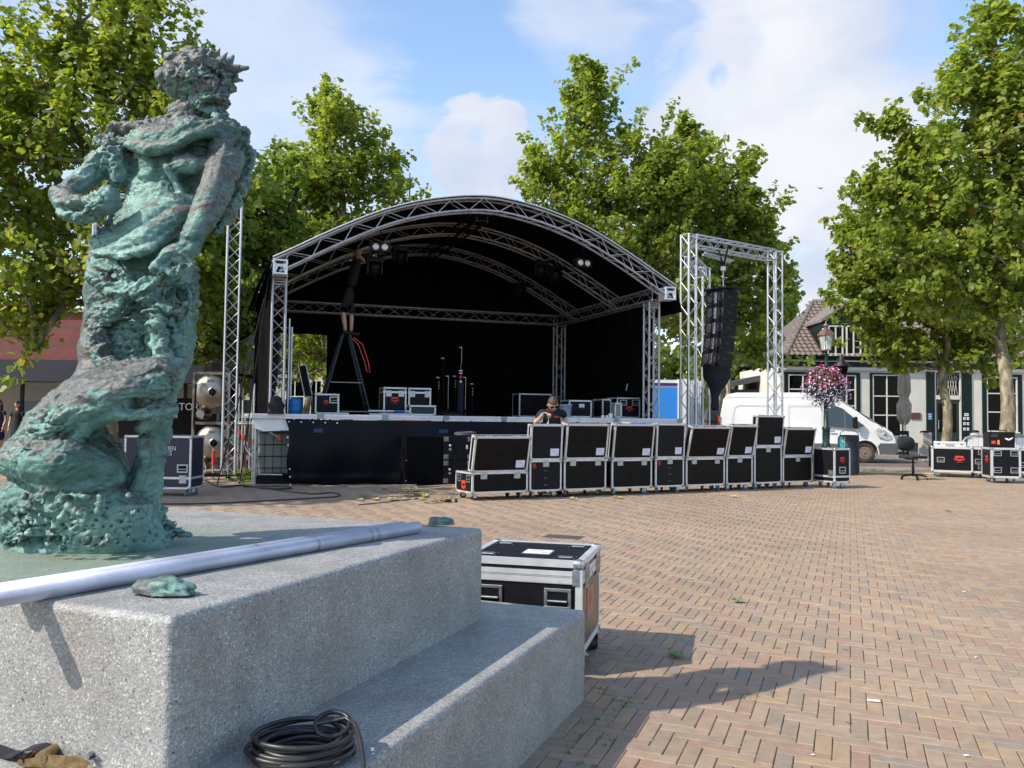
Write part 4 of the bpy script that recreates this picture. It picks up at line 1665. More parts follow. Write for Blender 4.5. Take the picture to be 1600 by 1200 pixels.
def edge_frame(b_, w, d, z0, z1, t=.030, th=.003):
  """aluminium L profile along the twelve edges of a box standing -w/2..w/2, 0..d"""
  e = th
  x0, x1, y0, y1 = -w/2-e, w/2+e, -e, d+e
  Z0, Z1 = z0-e, z1+e
  for (a, c) in ((x0, x0+t), (x1-t, x1)):
    for (p, q) in ((y0, y0+t), (y1-t, y1)):
      b_.bx(a, c, p, q, Z0+t, Z1-t)
  for (lo, hi) in ((Z0, Z0+t), (Z1-t, Z1)):
    b_.bx(x0, x1, y0, y0+t, lo, hi)
    b_.bx(x0, x1, y1-t, y1, lo, hi)
    b_.bx(x0, x0+t, y0+t, y1-t, lo, hi)
    b_.bx(x1-t, x1, y0+t, y1-t, lo, hi)
def corners(parent, w, d, z0, z1, front_only=False):
  me = corner_mesh()
  for sx_ in (-1, 1):
    for y in ((0,) if front_only else (0, d)):
      for z in (z0, z1):
        inst('ball_corner', me, parent, (sx_*(w/2-.020), y+(.020 if y == 0 else -.020), z+(.020 if z == z0 else -.020)))
def castors(parent, w, d, zb, blue=True, inset=.09):
  wm, fm, wb = castor_meshes()
  s = zb/.125
  for sx_ in (-1, 1):
    for y in (inset, d-inset):
      c = bpy.data.objects.new('castor', fm)
      link(c, parent)
      c.location = (sx_*(w/2-inset), y, 0)
      c.rotation_euler = (0, 0, rnd.uniform(-1.5, 1.5))
      c.scale = (1, 1, s)
      inst('wheel', wm if blue else wb, c)
def badge(parent, loc, rot, w=.17, h=.13):
  """red printed company mark: bar of small writing, swoosh and underline"""
  b_ = B()
  b_.box((0, 0, h*.30), (w*.8, .002, h*.26))
  b_.prism([(-w*.5, h*.12), (-w*.15, h*.02), (0, -h*.08), (w*.2, h*.03), (w*.5, h*.08), (w*.25, -h*.16), (0, -h*.28), (-w*.3, -h*.14)], -.001, .001)
  b_.box((0, 0, -h*.42), (w*.6, .002, h*.06))
  b_.box((-w*.44, 0, 0), (w*.06, .002, h*.5))
  b_.box((w*.44, 0, -h*.05), (w*.06, .002, h*.4))
  return b_.build('red_mark', REDINK, parent, loc, rot)
def paper(parent, loc, rot, w=.16, h=.12):
  b_ = B()
  b_.box((0, 0, 0), (w*1.12, .0014, h*1.12))
  o = b_.build('label_pouch', mat('label_pouch', (.22, .22, .28), .3), parent, loc, rot)
  b_ = B()
  b_.box((0, -.0016, 0), (w, .0014, h))
  b_.build('label_paper', PAPER, o)
  b_ = B()
  for i in range(3):
    b_.box((-w*.08+.01*i, -.0027, h*.28-h*.14*i), (w*(.55-.1*i), .0006, h*.035))
  b_.box((w*.30, -.0027, -h*.3), (w*.2, .0006, h*.14))
  b_.build('label_print', mat('label_print', (.25, .27, .40), .6), o)
  return o
# the row stands on one straight line on the paving
RA, RB_ = G(737, 783.0), G(1270, 761.5)
RA.z = RB_.z = 0
RD = (RB_-RA).normalized()
RN_ = Vector((RD.y, -RD.x, 0))      # towards the camera
RANG = math.atan2(RD.y, RD.x)
def row_s(px):
  r = raydir(px, 700)
  det = r.x*(-RD.y)+RD.x*r.y
  return (r.x*RA.y-r.y*RA.x)/det
def row_z(px, py, off=0.0):
  """height of a pixel on the vertical plane of the row"""
  r = raydir(px, py)
  O = RA+RN_*off
  det = r.x*(-RD.y)+RD.x*r.y
  t = (O.x*(-RD.y)+RD.x*O.y)/det
  return CH+t*r.z
ROW = [  # base left px, right px, base top py, base bottom py, lid bottom-left, lid top-left, lid top-right px, lid top py
  (738, 825.5, 738, 772, 737, 742.5, 684, 'd', 2, 'wide low flight case at the left end of the row, lid propped upright'),
  (827.8, 878, 719.5, 768.5, 829.5, 831, 666, 'n', 1, 'narrow open flight case in front of the man coiling cable'),
  (881.5, 947.5, 718, 766.5, 884, 888, 665, 'd', 2, 'open flight case just right of the man, lid leaning slightly right'),
  (956, 1019, 718, 764.5, 958, 962.5, 665, 'd', 2, 'fourth open flight case of the row, right of the gap with a bolt'),
  (1024, 1069, 716, 763, 1026.5, 1028.5, 664.5, 'n', 1, 'narrow open flight case with screw dots below the right stage column'),
  (1072, 1132.5, 716, 760.8, 1075, 1084, 668, 'd', 2, 'wide open flight case whose lid leans strongly to the right'),
  (1135, 1176, 714, 757.6, 1138, 1146, 666, 'd', 1, 'narrow open flight case just left of the tallest one'),
  (1178.5, 1221.5, 698, 756.5, 1183, 1186, 651.5, 'd', 1, 'tallest flight case of the row, its lid higher than all the others'),
  (1223, 1269.5, 713, 754.5, 1225, 1231, 671, 'd', 1, 'open flight case at the right end of the row before the lamp post'),
]
MPL = {'d': DARKPLY, 'n': BLACKPLY}
for k, (x0, x1, yt, yb, lbl, ltl, lty, mk, nl, lab) in enumerate(ROW):
  s0, s1 = row_s(x0), row_s(x1)
  w = s1-s0-.012
  xm = (x0+x1)/2
  zt, zb = row_z(xm, yt), row_z(xm, yb)
  zb = max(zb, .115)
  dpt = .60
  c = RA+RD*((s0+s1)/2)
  t = thing('flight_case', lab, 'flight case', (c.x, c.y, 0), RANG, 'open flight cases in a row before the stage')
  ply = MPL[mk]
  body = B()
  th = .009
  body.bx(-w/2, w/2, 0, th, zb, zt)
  body.bx(-w/2, w/2, dpt-th, dpt, zb, zt)
  body.bx(-w/2, -w/2+th, th, dpt-th, zb, zt)
  body.bx(w/2-th, w/2, th, dpt-th, zb, zt)
  body.bx(-w/2+th, w/2-th, th, dpt-th, zb, zb+th)
  body.build('body', ply, t)
  fr = B()
  edge_frame(fr, w, dpt, zb, zt, .028)
  fr.build('edge_trim', ALU_W, t)
  corners(t, w, dpt, zb, zt)
  castors(t, w, dpt, zb-.002, blue=k > 2)
  for j in range(nl):
    lx = 0 if nl == 1 else (-w*.30 if j == 0 else w*.30)
    inst('latch', latch_mesh(), t, (lx, -.004, zt-.052), scale=(1, 1, .8))
  if k in (0, 1, 4):
    if k == 0:
      badge(t, (-w/2-.0045, dpt*.5, (zt+zb)/2-.06), (0, 0, R(-90)), .16, .2)
      for yy in (.13, .45):
        inst('handle', handle_mesh(), t, (-w/2-.004, yy, zt-.10), (0, 0, R(-90)), (.75, 1, .9))
    else:
      badge(t, (-w/2+.085, -.0015, zt-.09), (0, 0, 0), .06, .09)
      for i_ in range(3):
        for xx in (-.02, .02):
          b_ = B()
          b_.rod((xx, 0, zt-.17-.115*i_), (xx, -.003, zt-.17-.115*i_), .006, 8)
          b_.build('screw', STEEL, t)
  # lid: shallow tray standing on edge on the body, leaning back and skewed sideways
  zl = row_z(ltl, lty, .09)
  lh = (zl-zt)+.02
  Sx = FPX/(RA+RD*s0).y
  lean = (ltl-lbl)/(Sx*RN_.x+(x0-800)/(RA+RD*s0).y*-RN_.y)
  ld = .13 if k != 1 else .11
  lid = bpy.data.objects.new('lid', None)
  link(lid, t)
  lid.location = ((row_s(lbl)-s0)*.5, .012, zt+.008)
  lid.rotation_euler = (math.atan(lean/lh), 0, 0)
  lb = B()
  lw = w
  lb.bx(-lw/2, lw/2, 0, th, 0, lh)
  lb.bx(-lw/2, lw/2, th, ld, 0, th)
  lb.bx(-lw/2, lw/2, th, ld, lh-th, lh)
  lb.bx(-lw/2, -lw/2+th, th, ld, th, lh-th)
  lb.bx(lw/2-th, lw/2, th, ld, th, lh-th)
  lb.build('panel', ply, lid)
  fr = B()
  edge_frame(fr, lw, ld, 0, lh, .030)
  fr.build('trim', ALU_W, lid)
  me = corner_mesh()
  for sx_ in (-1, 1):
    for z in (0.02, lh-.02):
      inst('corner', me, lid, (sx_*(lw/2-.018), .018, z))
  for xx in (-.25, .25):
    b_ = B()
    b_.box((lw*xx, .05, lh+.008), (.12, .05, .008), bev=.002)
    b_.build('lid_catch', STEEL, lid)
  pl_ = paper(lid, (lw/2-.145, -.0045, .125), (0, 0, 0), .155 if k != 4 else .14, .115)
def closed_case(label, loc, rz, w, d, z0, z1, ply, group=None, handles=(), latches=(), marks=(), split=None, blue=True, trim=.03, papers=(), front_open=False):
  t = thing('flight_case', label, 'flight case', loc, rz, group)
  b_ = B()
  b_.bx(-w/2, w/2, 0, d, z0, z1)
  b_.build('body', ply, t)
  fr = B()
  edge_frame(fr, w, d, z0, z1, trim)
  fr.build('edge_trim', ALU_W, t)
  if split:
    for sp_ in split:
      b_ = B()
      b_.bx(-w/2+trim-.003, w/2-trim+.003, -.006, .0, sp_-.018, sp_+.018)
      b_.bx(-w/2-.006, -w/2, trim-.003, d-trim+.003, sp_-.018, sp_+.018)
      b_.bx(w/2, w/2+.006, trim-.003, d-trim+.003, sp_-.018, sp_+.018)
      b_.build('split_profile', ALU_W, t)
  corners(t, w, d, z0, z1)
  if z0 > .08 and loc[2] < .05:
    castors(t, w, d, z0-.002, blue, .10)
  R90 = R(90)
  for (f, x_, z) in handles:
    if f == 'f':
      inst('handle', handle_mesh(), t, (x_, -.003, z))
    elif f == 'l':
      inst('handle', handle_mesh(), t, (-w/2-.003, x_, z), (0, 0, -R90))
    else:
      inst('handle', handle_mesh(), t, (w/2+.003, x_, z), (0, 0, R90))
  for (f, x_, z) in latches:
    if f == 'f':
      inst('latch', latch_mesh(), t, (x_, -.006, z))
    elif f == 'l':
      inst('latch', latch_mesh(), t, (-w/2-.006, x_, z), (0, 0, -R90))
    else:
      inst('latch', latch_mesh(), t, (w/2+.006, x_, z), (0, 0, R90))
  for (f, x_, z, mw, mh) in marks:
    if f == 'f':
      badge(t, (x_, -.0015, z), (0, 0, 0), mw, mh)
    elif f == 'l':
      badge(t, (-w/2-.0015, x_, z), (0, 0, -R90), mw, mh)
    else:
      badge(t, (w/2+.0015, x_, z), (0, 0, R90), mw, mh)
  for (x_, z, mw, mh) in papers:
    paper(t, (x_, -.003, z), (0, 0, 0), mw, mh)
  return t
# corner-on case to the right of the row: near vertical edge at px 1304
cR = G(1304, 764)
th_ = R(25)
fc = cR+Vector((math.cos(th_), math.sin(th_), 0))*.205
closed_case('closed black flight case standing corner-on beside the trash bin, red mark on it', (fc.x, fc.y, 0), th_, .41, .56, .12, .78, BLACKPLY, 'flight cases on castors about the square',
      handles=(('f', 0, .36),), latches=(('l', .10, .30),), marks=(('f', 0, .56, .13, .13),), split=(.235,))
# big case right behind the plinth
nc = Vector((.362, 4.33, 0))
rz_ = -.247
fc = nc-Vector((math.cos(rz_), math.sin(rz_), 0))*.31
big = thing('road_case', 'big silver-edged black flight case with brown end, standing right behind the plinth', 'flight case', (fc.x, fc.y, 0), rz_)
b_ = B()
w_, d_, z0_, z1_ = .62, .62, .105, .575
b_.bx(-w_/2, w_/2, 0, d_, z0_, z1_)
b_.build('body', BLACKPLY, big)
b_ = B()
b_.bx(w_/2+.0005, w_/2+.0015, .01, d_-.01, z0_+.01, z1_-.01)
b_.build('end_panel', BROWNPLY, big)
ALUB = mat('ribbed_aluminium', (.74, .74, .73), .38, .5, var=.08, vscale=8)
fr = B()
edge_frame(fr, w_, d_, z0_, z1_, .034, .004)
fr.build('edge_trim', ALUB, big)
b_ = B()
for (z, hh) in ((.480, .0155), (.4985, .002), (.515, .0135), (.4635, .0012)):
  b_.bx(-w_/2+.03, w_/2-.03, -.0075, -.0005, z-hh*.9, z+hh*.9)
  b_.bx(w_/2+.002, w_/2+.0075, .03, d_-.03, z-hh*.9, z+hh*.9)
b_.build('split_profile', ALUB, big)
for xx in (-w_/2+.012, w_/2-.045):
  b_ = B()
  b_.bx(xx, xx+.034, -.010, -.0076, .455, .535, bev=.001)
  for zz in (.463, .484, .505, .526):
    b_.rod((xx+.017, -.010, zz), (xx+.017, -.0125, zz), .0045, 8)
  b_.build('splice_plate', STEEL, big)
bm_ = B()
bm_.box((0, 0, 0), (.058, .058, .058), bev=.02)
bcm = bm_.mesh('big_corner', STEEL)
for sx_ in (-1, 1):
  for y in (.017, d_-.017):
    for z in (z0_+.017, z1_-.017):
      inst('ball_corner', bcm, big, (sx_*(w_/2-.017), y, z))
wm_, fm_, wb_ = castor_meshes()
for sx_ in (-1, 1):
  for y in (.075, d_-.075):
    cst = inst('castor', fm_, big, (sx_*(w_/2-.03), y, 0), (0, 0, .5), (1.1, 1.1, .83))
    inst('wheel', wb_, cst)
for xx in (-.17, .19):
  inst('handle', handle_mesh(), big, (xx, -.004, .385), scale=(.82, 1, .82))
for yy in (.12, .50):
  inst('latch', latch_mesh(), big, (w_/2+.008, yy, .490), (0, 0, R(90)), (.95, 1, .95))
b_ = B()
b_.rod((-.11, -.001, .43), (-.11, -.006, .43), .008, 12)
b_.build('screw', STEEL, big)
b_ = B()
b_.rod((w_/2, .3, .48), (w_/2+.012, .3, .48), .008, 12)
b_.build('screw', STEEL, big)
b_ = B()
b_.box((w_/2+.003, .28, .33), (.002, .20, .16))
b_.build('faded_sticker', mat('faded_sticker', (.42, .17, .10), .5, 0, var=.15), big)
o_ = badge(big, (w_/2+.0045, .28, .34), (0, 0, R(90)), .09, .09)
# lid top: four dished castor cups and a paper label
for (xx, yy) in ((-.21, .11), (-.21, .50), (.21, .11), (.21, .50)):
  b_ = B()
  b_.bx(xx-.055, xx+.055, yy-.05, yy+.05, z1_+.0005, z1_+.003, bev=.001)
  b_.build('castor_dish', BLACK, big)
  b_ = B()
  b_.box((xx, yy, z1_+.0062), (.07, .05, .006), bev=.0025)
  b_.build('dish_plate', STEEL, big)
  for a in (-1, 1):
    for c in (-1, 1):
      b_ = B()
      b_.rod((xx+a*.048, yy+c*.042, z1_+.003), (xx+a*.048, yy+c*.042, z1_+.0055), .0045, 8)
      b_.build('rivet', STEEL, big)
o_ = paper(big, (.03, .26, z1_+.0012), (R(-90), 0, 0), .14, .13)
# ------------------------------------------------------------------ sound towers
def tower_gate(label, P, Q, h, depth, base=True, group='lattice towers either side of the stage', back=True, singles=True):
  t = thing('truss_tower', label, 'truss tower', (0, 0, 0), 0, group)
  dr = (Q-P).normalized()
  nr = Vector((dr.y, -dr.x, 0))
  for X in (P, Q):
    truss(t, X+Vector((0, 0, .12)), X+Vector((0, 0, h)), nr, .25, .27, singles=singles)
  truss(t, P+Vector((0, 0, h-.125))+dr*.14, Q+Vector((0, 0, h-.125))-dr*.14, nr, .25, .30, rb=.009, singles=singles)
  if back:
    Rr = P+Vector((.73, 1.8, 0))
    bd = (Rr-P).normalized()
    truss(t, Rr+Vector((0, 0, .12)), Rr+Vector((0, 0, h-.45)), nr, .25, .40, singles=False)
    truss(t, P+bd*.18+Vector((0, 0, h-.6)), Rr-bd*.18+Vector((0, 0, h-.6)), Vector((0, 0, 1)), .25, .4, singles=False)
  for X in (P, Q):
    b_ = B()
    ang = math.atan2(dr.y, dr.x)
    b_.box(X+Vector((0, 0, .10)), (.9, .09, .07), rz=ang)
    b_.box(X+Vector((0, 0, .10)), (.09, .9, .07), rz=ang)
    b_.build('base_frame', BLACK, t)
    for (a, c) in ((.42, 0), (-.42, 0), (0, .42), (0, -.42)):
      p = X+dr*a+nr*c
      b_ = B()
      b_.rod((p.x, p.y, .02), (p.x, p.y, .28), .017, 8)
      b_.rod((p.x, p.y, .0), (p.x, p.y, .018), .07, 12)
      b_.build('levelling_jack', STEEL, t)
  return t, dr, nr
# right tower: legs at px 1075 and px 1211
TP = W(1075, 660, 19.7)
TQ = W(1211, 660, 21.5)
TP.z = TQ.z = 0
rt_t, rdr, rnr = tower_gate('tall aluminium truss gate right of the stage, from which black loudspeakers hang', TP, TQ, 5.62, 1.2)
# lifting steel under the beam, sling and hoist
mid = W(1128, 400, 20.4)
b_ = B()
for off in (-.12, .12):
  b_.rod(Vector((mid.x-.55, mid.y+off-.5, 5.22)), Vector((mid.x+.35, mid.y+off+.45, 5.22)), .03, 8)
b_.build('hoist_beam', ALU, rt_t)
# left tower, mostly behind the figure
LQ = W(358.5, 660, 17.0)
LQ.z = 0
LPp = LQ-Vector((.95, .315, 0))*2.42
tower_gate('tall aluminium truss tower left of the stage, half hidden by the bronze figure', LPp, LQ, 5.5, 1.2, back=False)
RS = mat('red_jack_sleeve', (.5, .04, .03), .5)
for (px, d_) in ((333, 0), (380, 0)):
  p = W(px, 730, 16.9)
  t = thing('outrigger_prop', 'red-sleeved screw prop at the foot of the left truss tower' if px == 333 else 'red-sleeved screw prop between the left truss tower and the scaffold', 'prop', (p.x, p.y, 0), 0, 'red-sleeved props')
  b_ = B()
  b_.rod((0, 0, 0), (0, 0, .02), .07, 12)
  b_.rod((0, 0, .02), (0, 0, .62), .02, 8)
  b_.build('screw_post', STEEL, t)
  b_ = B()
  b_.rod((0, 0, .28), (0, 0, .58), .032, 10)
  b_.build('sleeve', RS, t)
# line array of five cabinets
ARR = (1128, 20.2)
top = W(1130, 455, 20.2)
arr_yaw = R(-60)            # cabinets face left and towards the square
def array_box(i, z_top, tilt, y_off):
  t = thing('line_array_cabinet', ['topmost', 'second', 'third', 'fourth', 'lowest'][i]+' black loudspeaker cabinet of the hanging array', 'loudspeaker', (top.x-.01-.006*i*i, top.y, z_top), arr_yaw, 'loudspeaker cabinets hanging in the right tower')
  t.rotation_euler = (tilt, 0, arr_yaw)
  t.scale = (.84, .84, 1)
  h = .362
  b_ = B()
  # trapezoid: front (local -y) taller than rear
  vs = [(-.36, -.27, -h), (.36, -.27, -h), (.30, .27, -h*.93), (-.30, .27, -h*.93), (-.36, -.27, 0), (.36, -.27, 0), (.30, .27, -h*.07), (-.30, .27, -h*.07)]
  b_.add(vs, [(0, 3, 2, 1), (4, 5, 6, 7), (0, 1, 5, 4), (1, 2, 6, 5), (2, 3, 7, 6), (3, 0, 4, 7)])
  b_.build('cabinet', BLACK, t)
  # horn mouth in the middle, woofers either side, behind a frame
  b_ = B()
  for (x0, x1, z0, z1) in ((-.36, .36, -.03, -.006), (-.36, .36, -h+.006, -h+.03), (-.36, -.335, -h+.03, -.03), (.335, .36, -h+.03, -.03)):
    b_.bx(x0, x1, -.285, -.271, z0, z1)
  b_.build('front_frame', BLACK, t)
  b_ = B()
  for s in (-1, 1):
    b_.lathe([(.12, 0), (.115, .012), (.06, -.02), (.02, -.01)], 16, Matrix.Translation((s*.21, -.273, -h/2)) @ Matrix.Rotation(R(90), 4, 'X'))
  b_.build('woofers', RUBBER, t)['kind'] = 'stuff'
  b_ = B()
  b_.add([(-.06, -.284, -h+.05), (.06, -.284, -h+.05), (.06, -.284, -.05), (-.06, -.284, -.05), (-.018, -.272, -h+.08), (.018, -.272, -h+.08), (.018, -.272, -.08), (-.018, -.272, -.08)],
       [(0, 1, 5, 4), (1, 2, 6, 5), (2, 3, 7, 6), (3, 0, 4, 7), (4, 5, 6, 7)])
  b_.build('horn', mat('horn_grey', (.16, .16, .17), .3), t)
  b_ = B()
  b_.rod((-.05, -.29, -.09), (-.05, -.286, -.09), .012, 8)
  b_.rod((-.27, -.29, -h+.04), (-.27, -.286, -h+.04), .009, 8)
  b_.build('bolt', ALU, t)
  for s in (-1, 1):
    b_ = B()
    b_.box((s*.362, -.10, -h/2), (.006, .16, .05), bev=.002)
    b_.build('side_handle', RUBBER, t)
zt = top.z
tl = 0.0
for i in range(5):
  array_box(i, zt, -.02-.03*i, 0)
  zt -= .368
t = thing('array_rigging', 'black lifting sling, shackle and flying bar above the hanging loudspeakers', 'rigging', (top.x, top.y, top.z), arr_yaw)
b_ = B()
b_.box((0, 0, .035), (.74, .56, .05), bev=.01)
b_.build('flying_bar', BLACK, t)
b_ = B()
b_.tube([(-.16, 0, 1.05), (-.06, 0, .75), (0, 0, .62)], .022, 8)
b_.tube([(.16, 0, 1.05), (.06, 0, .75), (0, 0, .62)], .022, 8)
b_.build('sling', BLACK, t)
b_ = B()
b_.box((0, 0, .54), (.10, .09, .12), bev=.02)
b_.build('shackle', ALU, t)
b_ = B()
b_.rod((0, 0, .48), (0, 0, .06), .016, 8)
b_.rod((-.05, 0, .36), (.05, 0, .30), .03, 8)
b_.build('hoist_chain', STEEL, t)
# black wrapped chain bag / cloth bundle hanging below the array
t = thing('chain_bag', 'black cloth bundle tapering down below the hanging loudspeakers', 'cloth bag', (0, 0, 0))
bp = [W(1121, 570, 20.15), W(1120, 590, 20.0), W(1119, 603, 20.0), W(1117, 612, 20.0), W(1117, 622, 20.0), W(1117, 634, 20.0), W(1117, 640, 20.0)]
vs, fs = [], []
nr_ = 20
for j, (p, r) in enumerate(zip(bp, (.30, .29, .20, .12, .075, .085, .06))):
  for k in range(nr_):
    a = 2*math.pi*k/nr_
    q = 1+.14*math.sin(3*a+j*.7)+.08*math.sin(7*a+j)
    vs.append(p+Vector((r*q*math.cos(a), r*q*math.sin(a)*.8, .03*math.sin(2*a+j))))
for j in range(len(bp)-1):
  for k in range(nr_):
    fs.append((j*nr_+k, j*nr_+(k+1) % nr_, (j+1)*nr_+(k+1) % nr_, (j+1)*nr_+k))
fs += [tuple(range(nr_)), tuple(range(len(vs)-nr_, len(vs)))[::-1]]
B().add(vs, fs, None, True).build('bundle', CLOTH, t)
# subwoofers on the ground before the cloth
BB = G(633, 789)
sx0 = G(634, 759.5)
sd_, _z = None, None
def on_line(px, n_off):
  s_, z_ = arch_s(px, 700, n_off)
  return s_
s0 = on_line(634, .62)
s1 = on_line(692, .62)
s2 = on_line(742, .62)
zt_ = arch_s(660, 681, .62)[1]
for (a, c, lab, rows) in ((s0, s1-.005, 'plain black subwoofer stack before the stage, left of the one with latches', 1), (s1+.005, s2, 'black cabinet stack with silver latches and dials before the stage', 2)):
  c0 = SP((a+c)/2, .62, 0)
  t = thing('subwoofer_stack', lab, 'subwoofer', (c0.x, c0.y, 0), STA, 'black cabinets at the stage front')
  w = c-a
  hh = zt_-.03
  for r_ in range(2):
    b_ = B()
    b_.bx(-w/2, w/2, 0, .42, .03+r_*hh/2+.002, .03+(r_+1)*hh/2-.002, bev=.006)
    b_.build('cabinet', mat('sub_black', (.003, .0035, .005), .6, 0, var=.3, vscale=3, spec=.1) if rows == 1 else BLACKPLY, t)
    if rows == 1:
      b_ = B()
      b_.bx(-w/2+.03, w/2-.03, -.008, -.0005, .03+r_*hh/2+.03, .03+(r_+1)*hh/2-.03)
      b_.build('grille', CURTAIN, t)
      b_ = B()
      b_.rod((-w/2+.015, -.006, .1+r_*.38), (-w/2+.015, 0, .1+r_*.38), .012, 8)
      b_.build('bolt', STEEL, t)
    else:
      zc = .03+r_*hh/2
      for (xx, zz) in ((-w/2+.06, .06), (-w/2+.06, hh/2-.06), (w/2-.10, .06), (w/2-.10, hh/2-.06)):
        b_ = B()
        b_.box((xx, -.003, zc+zz), (.095, .005, .09), bev=.002)
        b_.box((xx, -.008, zc+zz), (.05, .006, .05), bev=.002)
        b_.rod((xx-.03, -.006, zc+zz+.03), (xx-.03, -.009, zc+zz+.03), .007, 8)
        b_.build('latch', mat('worn_latch', (.26, .26, .25), .4, .7, var=.3, vscale=60), t)
      b_ = B()
      b_.lathe([(.024, 0), (.022, .012), (.01, .014)], 14, Matrix.Translation((-w/2+.14, -.002, zc+hh*.30)) @ Matrix.Rotation(R(90), 4, 'X'))
      b_.build('dial', ALU, t)
      b_ = B()
      b_.lathe([(.026, 0), (.026, .006), (.018, .008), (.018, 0)], 14, Matrix.Translation((-w/2+.14, -.002, zc+hh*.22)) @ Matrix.Rotation(R(90), 4, 'X'))
      b_.build('dial_ring', STEEL, t)
      if r_ == 1:
        b_ = B()
        b_.box((w/2-.16, -.002, zc+hh*.27), (.035, .002, .075))
        b_.build('label_paper', PAPER, t)
# cable coil lying on the cabinets
c0 = SP(s2-.14, .42, zt_+.002)
t = thing('cable_coil', 'flat grey cable coil lying on top of the black cabinets before the stage', 'cable', c0)
pts = []
for i in range(6*26+1):
  a = i/26*2*math.pi
  r = .14+.018*math.sin(i*.13)
  pts.append((r*1.35*math.cos(a), r*math.sin(a), .012+.008*(i/26)+.012*math.sin(a+.4)+.012))
B().tube(pts, .0075, 6).build('winding', mat('grey_cable', (.10, .10, .11), .45), t)
# pale planks on the ground before the cloth
for (pa, pb, z, lab) in (((543, 761.5), (650, 759.5), .03, 'pale wooden board lying under the front cloth, left of the black cabinets'), ((650, 762), (730, 757.5), .02, 'thin pale lath lying at the foot of the black cabinets')):
  A, C_ = G(*pa), G(*pb)
  m_ = (A+C_)/2
  b_ = B()
  b_.box((0, 0, z/2+.001), ((C_-A).length, .10, z))
  o = b_.build('wooden_board', WOODP, None, (m_.x, m_.y, 0), (0, 0, math.atan2(C_.y-A.y, C_.x-A.x)))
  tag(o, lab, 'board')
# ------------------------------------------------------------------ people
def limb_mesh(name, chains, m, sub=2, parent=None):
  """one continuous skinned surface. chains: list of [(x,y,z,r),...]; first point of later chains may be an index tuple ('i',k)"""
  vs, es, rs = [], [], []
  for ch in chains:
    prev = None
    for p in ch:
      if p[0] == 'i':
        prev = p[1]
        continue
      vs.append(p[:3])
      rs.append((p[3], p[4] if len(p) > 4 else p[3]))
      if prev is not None:
        es.append((prev, len(vs)-1))
      prev = len(vs)-1
  me = bpy.data.meshes.new(name)
  me.from_pydata(vs, es, [])
  ob = bpy.data.objects.new(name, me)
  COL.objects.link(ob)
  sk = ob.modifiers.new('s', 'SKIN')
  sk.use_smooth_shade = True
  sv = me.skin_vertices[0].data
  for i, r in enumerate(rs):
    sv[i].radius = r
    sv[i].use_root = (i == 0)
  sb = ob.modifiers.new('b', 'SUBSURF')
  sb.levels = sub
  sb.render_levels = sub
  dg = bpy.context.evaluated_depsgraph_get()
  dg.update()
  ev = bpy.data.meshes.new_from_object(ob.evaluated_get(dg))
  bpy.data.objects.remove(ob)
  ev.name = name
  ev.materials.clear()
  for mm in (m if isinstance(m, (list, tuple)) else [m]):
    ev.materials.append(mm)
  for p in ev.polygons:
    p.use_smooth = True
  return ev
